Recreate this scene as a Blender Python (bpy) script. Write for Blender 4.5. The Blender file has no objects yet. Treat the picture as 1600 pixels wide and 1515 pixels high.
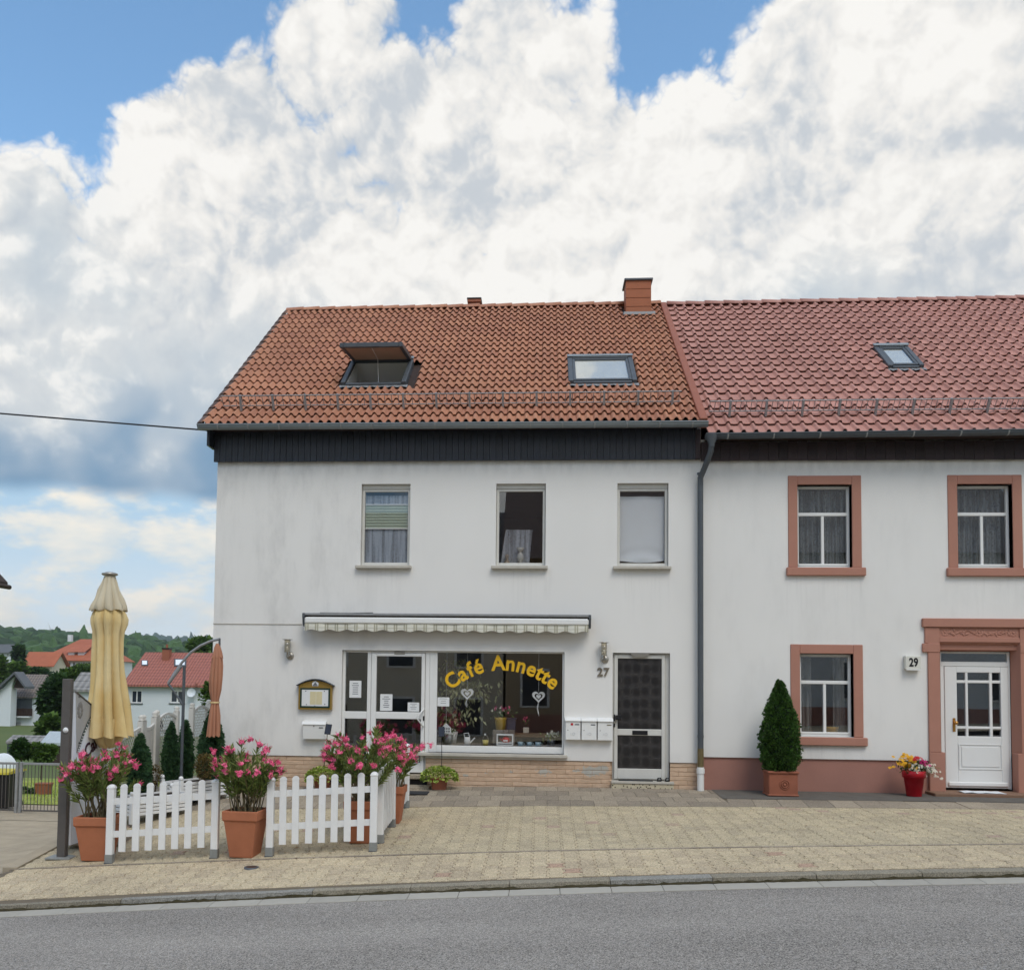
import bpy, bmesh, math, random
from mathutils import Vector, Matrix, Quaternion
random.seed(7)
scene = bpy.context.scene
COL = scene.collection
R = math.radians

# ------------------------------------------------------------------ camera
YAW, PITCH, ROLL = R(4.198), R(2.983), R(0.682)
FPX, PPX, PPY = 1450.0, 740.0, 985.3
CAM = Vector((0.0, -15.4, 1.740))
_fwd = Vector((-math.sin(YAW)*math.cos(PITCH), math.cos(YAW)*math.cos(PITCH), math.sin(PITCH)))
_rt0 = Vector((math.cos(YAW), math.sin(YAW), 0)); _up0 = _rt0.cross(_fwd)
_rt = _rt0*math.cos(ROLL) + _up0*math.sin(ROLL); _up = _up0*math.cos(ROLL) - _rt0*math.sin(ROLL)
cam_data = bpy.data.cameras.new('camera'); cam = bpy.data.objects.new('camera', cam_data); COL.objects.link(cam)
cam.matrix_world = Matrix(((_rt.x, _up.x, -_fwd.x, CAM.x), (_rt.y, _up.y, -_fwd.y, CAM.y), (_rt.z, _up.z, -_fwd.z, CAM.z), (0, 0, 0, 1)))
cam_data.sensor_fit = 'HORIZONTAL'; cam_data.sensor_width = 36.0
cam_data.lens = FPX/1600*36; cam_data.shift_x = (800-PPX)/1600; cam_data.shift_y = (PPY-757.5)/1600
cam_data.clip_start = 0.1; cam_data.clip_end = 12000
scene.camera = cam

def ray(x, y): return _rt*((x-PPX)/FPX) - _up*((y-PPY)/FPX) + _fwd
def P(x, y, Y=0.0):
    d = ray(x, y); t = (Y-CAM.y)/d.y
    return CAM + d*t
def onplane(x, y, p0, n):
    d = ray(x, y); t = (p0-CAM).dot(n)/d.dot(n)
    return CAM + d*t

# ------------------------------------------------------------------ view / render
scene.view_settings.view_transform = 'Standard'; scene.view_settings.look = 'None'
scene.view_settings.exposure = 0.07; scene.view_settings.gamma = 1.0
scene.view_settings.use_curve_mapping = False
scene.render.engine = 'CYCLES'
cy = scene.cycles
cy.use_denoising = True
cy.max_bounces = 7; cy.diffuse_bounces = 3; cy.glossy_bounces = 3; cy.transmission_bounces = 4; cy.transparent_max_bounces = 10; cy.volume_bounces = 0
cy.use_adaptive_sampling = True; cy.adaptive_threshold = 0.02
cy.caustics_reflective = False; cy.caustics_refractive = False

# ------------------------------------------------------------------ node expression helper
class S:
    """a float socket with arithmetic"""
    def __init__(s, nt, o): s.nt, s.o = nt, o
    def m(s, op, *a, clamp=False):
        n = s.nt.nodes.new('ShaderNodeMath'); n.operation = op; n.use_clamp = clamp
        for i, v in enumerate((s,)+a):
            if isinstance(v, S): s.nt.links.new(v.o, n.inputs[i])
            else: n.inputs[i].default_value = v
        return S(s.nt, n.outputs[0])
    def __add__(s, b): return s.m('ADD', b)
    __radd__ = __add__
    def __sub__(s, b): return s.m('SUBTRACT', b)
    def __rsub__(s, b): return (s*-1.0)+b
    def __mul__(s, b): return s.m('MULTIPLY', b)
    __rmul__ = __mul__
    def __truediv__(s, b): return s.m('DIVIDE', b)
    def max(s, b): return s.m('MAXIMUM', b)
    def min(s, b): return s.m('MINIMUM', b)
    def smax(s, b, k): return s.m('SMOOTH_MAX', b, k)
    def abs(s): return s.m('ABSOLUTE')
    def pow(s, b): return s.m('POWER', b)
    def clamp(s): return s.m('ADD', 0.0, clamp=True)
    def step(s, a, b):
        """smoothstep a..b -> 0..1"""
        n = s.nt.nodes.new('ShaderNodeMapRange'); n.interpolation_type = 'SMOOTHSTEP'
        s.nt.links.new(s.o, n.inputs[0]); n.inputs[1].default_value = a; n.inputs[2].default_value = b
        n.inputs[3].default_value = 0; n.inputs[4].default_value = 1
        return S(s.nt, n.outputs[0])
def vec_op(nt, op, a, b=None, scale=None):
    n = nt.nodes.new('ShaderNodeVectorMath'); n.operation = op
    for i, v in enumerate((a, b)):
        if v is None: continue
        if isinstance(v, (tuple, Vector)): n.inputs[i].default_value = tuple(v)
        else: nt.links.new(v, n.inputs[i])
    if scale is not None: n.inputs[3].default_value = scale
    return n
def noise(nt, vec, scale, detail=4, rough=.5, dist=0.0, out=0, lac=2.0):
    n = nt.nodes.new('ShaderNodeTexNoise'); n.inputs['Scale'].default_value = scale
    n.inputs['Detail'].default_value = detail; n.inputs['Roughness'].default_value = rough
    n.inputs['Distortion'].default_value = dist; n.inputs['Lacunarity'].default_value = lac
    nt.links.new(vec, n.inputs['Vector']); return S(nt, n.outputs[out])
def voro(nt, vec, scale, feature='F1', detail=0, rough=.5, smooth=.5, out='Distance', rand=1.0):
    n = nt.nodes.new('ShaderNodeTexVoronoi'); n.feature = feature
    n.inputs['Scale'].default_value = scale
    if 'Detail' in n.inputs: n.inputs['Detail'].default_value = detail; n.inputs['Roughness'].default_value = rough
    if feature == 'SMOOTH_F1': n.inputs['Smoothness'].default_value = smooth
    n.inputs['Randomness'].default_value = rand
    nt.links.new(vec, n.inputs['Vector']); return S(nt, n.outputs[out])
def mixc(nt, f, a, b, blend='MIX'):
    n = nt.nodes.new('ShaderNodeMix'); n.data_type = 'RGBA'; n.blend_type = blend
    for sock, v in ((n.inputs[0], f), (n.inputs[6], a), (n.inputs[7], b)):
        if isinstance(v, S): nt.links.new(v.o, sock)
        elif isinstance(v, (int, float)): sock.default_value = v
        elif isinstance(v, tuple): sock.default_value = v if len(v) == 4 else (*v, 1)
        else: nt.links.new(v, sock)
    return n.outputs[2]

# ------------------------------------------------------------------ sky (world) : blue Nishita sky with one wide bank of cumulus
SUN_EL, SUN_AZ = R(54), R(156)      # behind the photographer, to the right
world = bpy.data.worlds.new('World'); scene.world = world; world.use_nodes = True
wn = world.node_tree; wn.nodes.clear()
tc = wn.nodes.new('ShaderNodeTexCoord')
D = tc.outputs['Generated']
sep = wn.nodes.new('ShaderNodeSeparateXYZ'); wn.links.new(D, sep.inputs[0])
dz = S(wn, sep.outputs[2])
# warp so that cloud edges curl
warp = wn.nodes.new('ShaderNodeTexNoise'); warp.inputs['Scale'].default_value = 8; warp.inputs['Detail'].default_value = 2
wn.links.new(D, warp.inputs['Vector'])
w0 = vec_op(wn, 'SUBTRACT', warp.outputs['Color'], (.5, .5, .5)).outputs[0]
w1 = vec_op(wn, 'SCALE', w0, scale=.035).outputs[0]
DW = vec_op(wn, 'ADD', D, w1).outputs[0]
LOBES = [(20,410,165),(285,235,118),(250,340,100),(405,210,128),(505,105,118),(640,215,150),(800,110,125),(915,75,85),
         (965,225,140),(1075,228,145),(1275,150,140),(1410,90,170),(1590,120,195),(740,300,185),(1010,300,140),(510,270,130)]
field = None
for (lx, ly, lr) in LOBES:
    c = ray(lx, ly).normalized(); rad = lr/FPX*.87
    dn = vec_op(wn, 'DISTANCE', DW, c); dd = S(wn, dn.outputs['Value'])
    h = rad - dd
    field = h if field is None else field.smax(h, .03)
top_n = noise(wn, D, 2.3, 2, .5)
band = (.50 + (top_n-.5)*.20) + S(wn, sep.outputs[0])*.10 - dz            # body of the bank, all round the horizon
field = field.smax(band, .06)
up_n = noise(wn, D, 1.7, 3, .55) - .45              # more cloud higher up, outside the frame
high = (up_n*.55).min(dz*4.0-2.7)
field = field.max(high)
def billow(vec, octs, sc=7.0):
    tot = None
    for i in range(octs):
        n = (noise(wn, vec, sc*2.05**i, 0, .5)-.5).abs()*(2.0*.56**i)
        tot = n if tot is None else tot+n
    return tot
L1, L2 = (-.010, -.002, .015), (-.030, -.004, .045)
off = vec_op(wn, 'ADD', DW, L1).outputs[0]; offb = vec_op(wn, 'ADD', DW, L2).outputs[0]
fn1 = billow(DW, 4, 26.0); fn2 = billow(off, 3, 26.0)
pf1 = voro(wn, DW, 9.5, 'F1')*-1.0; pf2 = voro(wn, off, 9.5, 'F1')*-1.0
pb1 = voro(wn, DW, 3.9, 'F1')*-1.0; pb2 = voro(wn, offb, 3.9, 'F1')*-1.0
h_all = field + (pf1+.52)*.085 + (pb1+.60)*.012 + (fn1-.56)*.034
# relief of the billows towards the light, large and small
relief = (pb1-pb2)*.85 + (pf1-pf2)*1.35 + (fn1-fn2)*.42
soft = noise(wn, D, 3.6, 4, .55)
soft2 = noise(wn, D, 1.9, 2, .5)
base_n = noise(wn, D, 7, 3, .55)
under = dz - (.178 + (base_n-.5)*.035)          # height above the cloud base
alpha = h_all.step(-.004, .022)*under.step(-.006, .014)
# body shade: grey-blue near the base, white at the tops
lift = (dz-.165)*2.3 + (soft-.5)*1.7 + (soft2-.5)*.5
shade = lift.step(-.12, .66)
topw = shade.step(.15, .95)*.8+.2
cA = mixc(wn, shade.step(0, .55), (.155, .30, .47), (.63, .675, .705))
cB = mixc(wn, shade.step(.45, 1.0), cA, (.85, .835, .805))
edge = 1.0-h_all.step(.04, .30)*.55
dk = (relief*(-1.0)*topw*edge).step(-.08, .40)
hi_ = (relief*topw).step(.0, .25)
cC = mixc(wn, hi_*.75, cB, (.95, .935, .90))
cloud = mixc(wn, dk*.72, cC, (.46, .52, .59))
sky = wn.nodes.new('ShaderNodeTexSky'); sky.sky_type = 'NISHITA'; sky.sun_disc = False
sky.sun_elevation = SUN_EL; sky.sun_rotation = SUN_AZ; sky.air_density = 1.0; sky.dust_density = .6; sky.ozone_density = 1.5
skyc = mixc(wn, 1.0, sky.outputs[0], (.185, .225, .225), 'MULTIPLY')
# low, far cumulus under the bank
DS = vec_op(wn, 'MULTIPLY', D, (1, 1, 2.2)).outputs[0]
low = noise(wn, DS, 7.5, 5, .58)
low2 = noise(wn, vec_op(wn, 'ADD', DS, (-.02, 0, .035)).outputs[0], 7.5, 4, .56)
lowmask = (low + (.20-dz)*.35).step(.43, .57)
lowc = mixc(wn, ((low-low2)*3.2+.55).clamp(), (.62, .72, .78), (.95, .90, .80))
hz = mixc(wn, dz.step(.0, .20), (.78, .87, .92), (.42, .63, .82))
hz2 = mixc(wn, lowmask, hz, lowc)
below = (dz*-1.0+.25).step(.0, .07)
bg1 = mixc(wn, below, skyc, hz2)
allc = mixc(wn, alpha, bg1, cloud)
bgn = wn.nodes.new('ShaderNodeBackground'); wn.links.new(allc, bgn.inputs[0]); bgn.inputs[1].default_value = 1.0
wo = wn.nodes.new('ShaderNodeOutputWorld'); wn.links.new(bgn.outputs[0], wo.inputs[0])
world.cycles.sampling_method = 'MANUAL'; world.cycles.sample_map_resolution = 512

# ------------------------------------------------------------------ sun (veiled by cloud)
sd = bpy.data.lights.new('sun', 'SUN'); sd.energy = 1.5; sd.angle = R(26); sd.color = (1.0, .93, .83)
sun = bpy.data.objects.new('sun', sd); COL.objects.link(sun)
sdir = Vector((math.sin(SUN_AZ)*math.cos(SUN_EL), math.cos(SUN_AZ)*math.cos(SUN_EL), math.sin(SUN_EL)))
sun.rotation_euler = sdir.to_track_quat('Z', 'Y').to_euler()
sun.location = (0, -10, 30)

# ------------------------------------------------------------------ object helpers
def link(o): COL.objects.link(o); return o
def WM(o): return (WM(o.parent) @ o.matrix_parent_inverse @ o.matrix_basis) if o.parent else o.matrix_basis.copy()
def child(o, par):
    o.parent = par; o.matrix_parent_inverse = WM(par).inverted()
    return o
def tag(o, label=None, cat=None, group=None, kind=None):
    if label: o['label'] = label
    if cat: o['category'] = cat
    if group: o['group'] = group
    if kind: o['kind'] = kind
    return o
def thing(name, label, cat, loc=(0, 0, 0), group=None):
    e = bpy.data.objects.new(name, None); e.location = loc; e.empty_display_size = .2; link(e)
    return tag(e, label, cat, group)

class MB:
    def __init__(s): s.v = []; s.f = []; s.sm = []; s.mi = []
    def add(s, vs, fs, smooth=False, mi=0, M=None):
        b = len(s.v)
        s.v += [tuple(M @ Vector(v)) if M is not None else tuple(v) for v in vs]
        s.f += [tuple(b+i for i in f) for f in fs]; s.sm += [smooth]*len(fs); s.mi += [mi]*len(fs)
        return s
    def box(s, x0, x1, y0, y1, z0, z1, c=0.0, M=None, mi=0):
        if x0 > x1: x0, x1 = x1, x0
        if y0 > y1: y0, y1 = y1, y0
        if z0 > z1: z0, z1 = z1, z0
        if c <= 0:
            vs = [(x, y, z) for z in (z0, z1) for y in (y0, y1) for x in (x0, x1)]
            fs = [(0, 2, 3, 1), (4, 5, 7, 6), (0, 1, 5, 4), (2, 6, 7, 3), (0, 4, 6, 2), (1, 3, 7, 5)]
            return s.add(vs, fs, mi=mi, M=M)
        c = min(c, (x1-x0)*.45, (y1-y0)*.45, (z1-z0)*.45)
        vs = []; idx = {}
        for zi, (za, zb) in enumerate(((z0, 1), (z1, -1))):
            for yi, (ya, yb) in enumerate(((y0, 1), (y1, -1))):
                for xi, (xa, xb) in enumerate(((x0, 1), (x1, -1))):
                    for ax in range(3):
                        p = [xa+c*xb, ya+c*yb, za+c*zb]; p[ax] = (xa, ya, za)[ax]
                        idx[(xi, yi, zi, ax)] = len(vs); vs.append(tuple(p))
        I = lambda x, y, z, a: idx[(x, y, z, a)]
        fs = [(I(0,0,0,0),I(0,0,1,0),I(0,1,1,0),I(0,1,0,0)), (I(1,0,0,0),I(1,1,0,0),I(1,1,1,0),I(1,0,1,0)),
              (I(0,0,0,1),I(1,0,0,1),I(1,0,1,1),I(0,0,1,1)), (I(0,1,0,1),I(0,1,1,1),I(1,1,1,1),I(1,1,0,1)),
              (I(0,0,0,2),I(0,1,0,2),I(1,1,0,2),I(1,0,0,2)), (I(0,0,1,2),I(1,0,1,2),I(1,1,1,2),I(0,1,1,2))]
        for a in (0, 1):
            for b in (0, 1):
                fs.append((I(a,b,0,0),I(a,b,1,0),I(a,b,1,1),I(a,b,0,1)) if (a+b) % 2 else (I(a,b,0,1),I(a,b,1,1),I(a,b,1,0),I(a,b,0,0)))
                fs.append((I(a,0,b,0),I(a,1,b,0),I(a,1,b,2),I(a,0,b,2)) if (a+b) % 2 == 0 else (I(a,0,b,2),I(a,1,b,2),I(a,1,b,0),I(a,0,b,0)))
                fs.append((I(0,a,b,1),I(1,a,b,1),I(1,a,b,2),I(0,a,b,2)) if (a+b) % 2 else (I(0,a,b,2),I(1,a,b,2),I(1,a,b,1),I(0,a,b,1)))
        for x in (0, 1):
            for y in (0, 1):
                for z in (0, 1):
                    t = (I(x,y,z,0), I(x,y,z,1), I(x,y,z,2))
                    fs.append(t if (x+y+z) % 2 else t[::-1])
        return s.add(vs, fs, mi=mi, M=M)
    def tube(s, path, r, n=8, caps=True, smooth=True, mi=0):
        path = [Vector(p) for p in path]; rr = r if isinstance(r, (list, tuple)) else [r]*len(path)
        vs = []; fs = []; prev = None
        for i, p in enumerate(path):
            t = (path[min(i+1, len(path)-1)] - path[max(i-1, 0)]).normalized()
            if prev is None:
                a = Vector((0, 0, 1)) if abs(t.z) < .9 else Vector((1, 0, 0))
                u = t.cross(a).normalized()
            else:
                u = (prev - t*prev.dot(t)).normalized()
            prev = u; w = t.cross(u)
            for k2 in range(n):
                an = 2*math.pi*k2/n
                vs.append(p + (u*math.cos(an)+w*math.sin(an))*rr[i])
        for i in range(len(path)-1):
            for k2 in range(n):
                a, b = i*n+k2, i*n+(k2+1) % n
                fs.append((a, b, b+n, a+n))
        s.add(vs, fs, smooth, mi)
        if caps:
            s.add(vs[:n], [tuple(range(n))[::-1]], False, mi); s.add(vs[-n:], [tuple(range(n))], False, mi)
        return s
    def lathe(s, prof, n=20, c=(0, 0, 0), smooth=True, mi=0, M=None, square=False):
        vs = []; fs = []
        for (r, z) in prof:
            for k2 in range(n):
                an = 2*math.pi*(k2+(.5 if square else 0))/n
                vs.append((c[0]+r*math.cos(an), c[1]+r*math.sin(an), c[2]+z))
        for i in range(len(prof)-1):
            for k2 in range(n):
                a, b = i*n+k2, i*n+(k2+1) % n
                fs.append((a, b, b+n, a+n))
        return s.add(vs, fs, smooth, mi, M)
    def prism(s, poly, ya, yb, axis='Y', mi=0, M=None, smooth=False):
        """2D polygon extruded; axis Y: poly in x,z ; axis X: poly in y,z ; axis Z: poly in x,y"""
        n = len(poly)
        mk = {'Y': lambda p, t: (p[0], t, p[1]), 'X': lambda p, t: (t, p[0], p[1]), 'Z': lambda p, t: (p[0], p[1], t)}[axis]
        vs = [mk(p, ya) for p in poly]+[mk(p, yb) for p in poly]
        fs = [tuple(range(n)), tuple(range(2*n-1, n-1, -1))]
        s.add(vs, fs, False, mi, M)
        s.add(vs, [(i, i+n, (i+1) % n+n, (i+1) % n) for i in range(n)], smooth, mi, M)
        return s
    def quad(s, a, b, c, d, mi=0): return s.add([a, b, c, d], [(0, 1, 2, 3)], False, mi)
    def mesh(s, name, mats):
        me = bpy.data.meshes.new(name); me.from_pydata(s.v, [], s.f)
        if not isinstance(mats, (list, tuple)): mats = [mats]
        for m in mats:
            if m: me.materials.append(m)
        me.polygons.foreach_set('use_smooth', s.sm); me.polygons.foreach_set('material_index', s.mi)
        me.update(); return me
    def build(s, name, mats, parent=None, fix=True):
        me = s.mesh(name, mats)
        if fix:
            bm = bmesh.new(); bm.from_mesh(me); bmesh.ops.recalc_face_normals(bm, faces=bm.faces); bm.to_mesh(me); bm.free()
        o = bpy.data.objects.new(name, me); link(o)
        if parent: child(o, parent)
        return o
def inst(name, me, M, parent):
    o = bpy.data.objects.new(name, me); o.matrix_basis = M; link(o)
    if parent: child(o, parent)
    return o
def text_mesh(ch, size, extrude=.002, offset=0.0):
    cu = bpy.data.curves.new('t', 'FONT'); cu.body = ch; cu.size = size; cu.extrude = extrude; cu.offset = offset
    cu.align_x = 'CENTER'; cu.resolution_u = 4
    o = bpy.data.objects.new('t', cu); link(o)
    bpy.context.view_layer.update()
    me = bpy.data.meshes.new_from_object(o.evaluated_get(bpy.context.evaluated_depsgraph_get()))
    bpy.data.objects.remove(o); bpy.data.curves.remove(cu)
    return me
def lettering(name, ch, size, M, mat, parent, extrude=.002, offset=0.0):
    me = text_mesh(ch, size, extrude, offset); me.name = name
    me.materials.clear(); me.materials.append(mat)
    return inst(name, me, M, parent)
FACE = Matrix.Rotation(R(90), 4, 'X')           # text in XY -> upright, facing -Y

# ------------------------------------------------------------------ materials
def new_mat(name):
    m = bpy.data.materials.new(name); m.use_nodes = True
    nt = m.node_tree; nt.nodes.clear()
    out = nt.nodes.new('ShaderNodeOutputMaterial'); b = nt.nodes.new('ShaderNodeBsdfPrincipled')
    nt.links.new(b.outputs[0], out.inputs[0])
    return m, nt, b, out
def pos(nt): return nt.nodes.new('ShaderNodeNewGeometry').outputs['Position']
def rnd(nt):
    a = S(nt, nt.nodes.new('ShaderNodeObjectInfo').outputs['Random']); g = S(nt, nt.nodes.new('ShaderNodeNewGeometry').outputs['Random Per Island'])
    return (a+g).m('FRACT')
def add_bump(nt, b, hgt, strength, dist=.01):
    n = nt.nodes.new('ShaderNodeBump'); n.inputs['Strength'].default_value = strength; n.inputs['Distance'].default_value = dist
    nt.links.new(hgt.o, n.inputs['Height']); nt.links.new(n.outputs[0], b.inputs['Normal'])
def scalec(nt, col, f):
    c = nt.nodes.new('ShaderNodeCombineColor')
    for i in range(3): nt.links.new(f.o, c.inputs[i])
    return mixc(nt, 1.0, col, c.outputs[0], 'MULTIPLY')
def pm(name, col, rough=.7, metal=0.0, var=.12, vs=5.0, bump=0.0, bs=80.0, rn=0.0, col2=None, spec=.35, bd=.01, tl=0.0):
    m, nt, b, out = new_mat(name); p = pos(nt)
    n = noise(nt, p, vs, 5, .6)
    f = (n-.5)*(2*var)+1.0
    if rn: f = f + (rnd(nt)-.5)*(2*rn)
    base = (*col, 1)
    if col2: base = mixc(nt, rnd(nt) if rn else noise(nt, p, vs*.6, 3, .5).step(.35, .65), base, (*col2, 1))
    nt.links.new(scalec(nt, base, f), b.inputs['Base Color'])
    b.inputs['Roughness'].default_value = rough; b.inputs['Metallic'].default_value = metal
    b.inputs['Specular IOR Level'].default_value = spec
    if bump: add_bump(nt, b, noise(nt, p, bs, 4, .6), bump, bd)
    if tl:
        t = nt.nodes.new('ShaderNodeBsdfTranslucent'); nt.links.new(scalec(nt, base, f), t.inputs[0])
        mx = nt.nodes.new('ShaderNodeMixShader'); mx.inputs[0].default_value = tl
        nt.links.new(b.outputs[0], mx.inputs[1]); nt.links.new(t.outputs[0], mx.inputs[2]); nt.links.new(mx.outputs[0], out.inputs[0])
    return m

def wall_mat(name, col, stain, xs=None):
    m, nt, b, out = new_mat(name); p = pos(nt)
    g = nt.nodes.new('ShaderNodeSeparateXYZ'); nt.links.new(p, g.inputs[0]); X = S(nt, g.outputs[0]); Z = S(nt, g.outputs[2])
    ps = vec_op(nt, 'MULTIPLY', p, (1, 1, .35)).outputs[0]
    grime = noise(nt, ps, 1.9, 9, .72).step(.44, .74)
    streak = noise(nt, vec_op(nt, 'MULTIPLY', p, (5, 5, .35)).outputs[0], 2.0, 5, .6).step(.5, .8)
    broad = noise(nt, p, .5, 3, .5)
    speck = noise(nt, p, 38, 3, .7).step(.60, .8)
    amt = grime*.62+streak*.13+grime*speck*.6
    if xs: amt = amt*((X*-1.0-1.6).step(.0, 2.2)*.85+.15)
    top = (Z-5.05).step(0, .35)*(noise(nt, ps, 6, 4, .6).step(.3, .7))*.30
    low = ((Z*-1.0)+.75).step(0, .45)*noise(nt, p, 5, 4, .6)*.20
    drip = None
    for (xc, hw, zs) in (((-2.65, .52, 3.57), (-.27, .52, 3.57), (1.64, .52, 3.57)) if xs else ((4.60, .70, 3.46), (7.30, .70, 3.46), (4.62, .70, .88))):
        w_ = (X-xc).abs().step(hw, hw-.12)*(Z-(zs-1.0)).step(0, .95)*(Z-zs).step(.01, -.01)
        drip = w_ if drip is None else drip.max(w_)
    fine_streak = noise(nt, vec_op(nt, 'MULTIPLY', p, (9, 9, .4)).outputs[0], 2.0, 4, .6).step(.46, .75)
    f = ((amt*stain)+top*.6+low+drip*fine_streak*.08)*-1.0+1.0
    f = f*((broad-.5)*.10+1.0)*((noise(nt, p, 90, 2, .5)-.5)*.10+1.0)
    nt.links.new(scalec(nt, (*col, 1), f), b.inputs['Base Color'])
    b.inputs['Roughness'].default_value = .92; b.inputs['Specular IOR Level'].default_value = .15
    add_bump(nt, b, noise(nt, p, 110, 4, .65), .35, .006)
    return m

def tile_mat(name, ca, cb, moss):
    m, nt, b, out = new_mat(name); p = pos(nt)
    r = rnd(nt)
    c = mixc(nt, r, (*ca, 1), (*cb, 1))
    big = noise(nt, p, .55, 3, .5); fn = noise(nt, p, 26, 5, .65)
    f = (big-.5)*.4+1.0+(fn-.5)*.42
    lich = (noise(nt, p, 9, 6, .7).step(.58, .75))*moss
    c2 = mixc(nt, lich, scalec(nt, c, f), (.075, .06, .055, 1))
    nt.links.new(c2, b.inputs['Base Color']); b.inputs['Roughness'].default_value = .62; b.inputs['Specular IOR Level'].default_value = .4
    add_bump(nt, b, fn, .3, .006)
    return m

def paver_mat(name, ca, cb, cc, dark=.5):
    m, nt, b, out = new_mat(name); p = pos(nt); r = rnd(nt)
    c = mixc(nt, r.step(.1, .9), (*ca, 1), (*cb, 1))
    c = mixc(nt, r.step(.982, .986), c, (*cc, 1))
    fl = voro(nt, p, 95, out='Color'); sp = noise(nt, p, 85, 2, .7)
    big = noise(nt, p, .9, 4, .6); md = noise(nt, p, 7, 4, .6)
    f = (fl-.5)*.75+(sp-.5)*.9+(big-.5)*.5+(md-.5)*.3+1.0
    c = scalec(nt, c, f)
    blk = sp.step(.64, .70)*dark
    c = mixc(nt, blk, c, (.03, .027, .024, 1))
    nt.links.new(c, b.inputs['Base Color']); b.inputs['Roughness'].default_value = .9; b.inputs['Specular IOR Level'].default_value = .2
    add_bump(nt, b, noise(nt, p, 150, 3, .6), .5, .004)
    return m

def asphalt_mat():
    m, nt, b, out = new_mat('asphalt'); p = pos(nt)
    v = voro(nt, p, 115, out='Color'); sp = noise(nt, p, 70, 3, .7); big = noise(nt, vec_op(nt, 'MULTIPLY', p, (.35, 1, 1)).outputs[0], 1.1, 4, .6)
    lane = noise(nt, vec_op(nt, 'MULTIPLY', p, (.05, .9, 1)).outputs[0], 1.0, 3, .5)
    f = (v-.5)*1.5+(sp-.5)*1.2+(big-.5)*.6+(lane-.5)*.5+1.0
    c = scalec(nt, (.28, .257, .230, 1), f)
    pale = voro(nt, p, 42, out='Color').step(.90, .95)
    c = mixc(nt, pale*.65, c, (.34, .33, .32, 1))
    nt.links.new(c, b.inputs['Base Color']); b.inputs['Roughness'].default_value = .86; b.inputs['Specular IOR Level'].default_value = .25
    add_bump(nt, b, voro(nt, p, 115), .7, .006)
    return m

def glass_mat(name, tint=(1, 1, 1), refl=1.0, rough=0.0):
    m, nt, b, out = new_mat(name); nt.nodes.remove(b)
    t = nt.nodes.new('ShaderNodeBsdfTransparent'); t.inputs[0].default_value = (*tint, 1)
    g = nt.nodes.new('ShaderNodeBsdfGlossy'); g.inputs['Roughness'].default_value = rough; g.inputs['Color'].default_value = (1, 1, 1, 1)
    lw = nt.nodes.new('ShaderNodeLayerWeight'); lw.inputs[0].default_value = .5
    k = (S(nt, lw.outputs['Facing']).pow(5.0)*.90+.10)*refl        # Schlick, the same from either side of the sheet
    mx = nt.nodes.new('ShaderNodeMixShader'); nt.links.new(k.o, mx.inputs[0]); nt.links.new(t.outputs[0], mx.inputs[1]); nt.links.new(g.outputs[0], mx.inputs[2])
    nt.links.new(mx.outputs[0], out.inputs[0])
    return m

def curtain_mat(name, col, wave, opacity, scale=30.0):
    """net curtain: folds in x, partly see-through weave"""
    m, nt, b, out = new_mat(name); p = pos(nt)
    w = noise(nt, vec_op(nt, 'MULTIPLY', p, (1, 1, .04)).outputs[0], scale, 3, .5)
    pat = voro(nt, vec_op(nt, 'MULTIPLY', p, (1.0, 0, .8)).outputs[0], wave, 'F1').step(.2, .5)
    nt.links.new(scalec(nt, (*col, 1), w*.9+.5), b.inputs['Base Color']); b.inputs['Roughness'].default_value = .9
    t = nt.nodes.new('ShaderNodeBsdfTransparent')
    op = (w.step(.35, .62)*.45+pat*.25+.35)*opacity
    mx = nt.nodes.new('ShaderNodeMixShader'); nt.links.new(op.min(1.0).o, mx.inputs[0])
    nt.links.new(t.outputs[0], mx.inputs[1]); nt.links.new(b.outputs[0], mx.inputs[2]); nt.links.new(mx.outputs[0], out.inputs[0])
    return m

M = {}
M['wall27'] = wall_mat('render_cafe', (.79, .775, .745), .27, xs=True)
M['wall29'] = wall_mat('render_neighbour', (.79, .775, .745), .12)
M['tile27'] = tile_mat('roof_tile_orange', (.455, .210, .120), (.37, .160, .095), .38)
M['tile29'] = tile_mat('roof_tile_pink', (.50, .252, .203), (.41, .195, .155), .28)
M['verge_dark'] = pm('weathered_verge_tile', (.11, .075, .065), .8, var=.3, vs=12, rn=.2)
M['verge_metal'] = pm('red_brown_sheet', (.30, .10, .055), .5, var=.15, vs=4)
M['zinc'] = pm('zinc', (.27, .30, .32), .5, .3, var=.22, vs=3, rn=.05)
M['zinc_dark'] = pm('zinc_dark', (.10, .112, .125), .5, .3, var=.2, vs=5)
M['galv'] = pm('galvanised_steel', (.32, .325, .33), .5, .4, var=.25, vs=9)
M['fascia27'] = pm('dark_stained_wood', (.018, .021, .030), .42, var=.4, vs=9, rn=.15, bump=.2, bs=40, spec=.5)
M['fascia29'] = pm('dark_brown_wood', (.036, .024, .026), .55, var=.35, vs=9, rn=.2, bump=.2, bs=40)
M['pvc'] = pm('white_pvc', (.78, .78, .76), .38, var=.04, vs=3, spec=.5)
M['old_frame'] = pm('aged_white_frame', (.62, .61, .57), .5, var=.12, vs=6)
M['sillstone'] = pm('pale_sill_stone', (.50, .47, .41), .8, var=.2, vs=8, bump=.2)
M['sand'] = pm('red_sandstone_paint', (.42, .205, .150), .85, var=.09, vs=3, bump=.2, bs=120)
M['plinth29'] = pm('pink_plinth_paint', (.37, .185, .145), .88, var=.14, vs=2.2, bump=.25, bs=60)
M['mortar'] = pm('plinth_mortar', (.46, .315, .215), .9, var=.2, vs=8)
M['dark_in'] = pm('dark_interior', (.055, .05, .048), .9)
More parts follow.
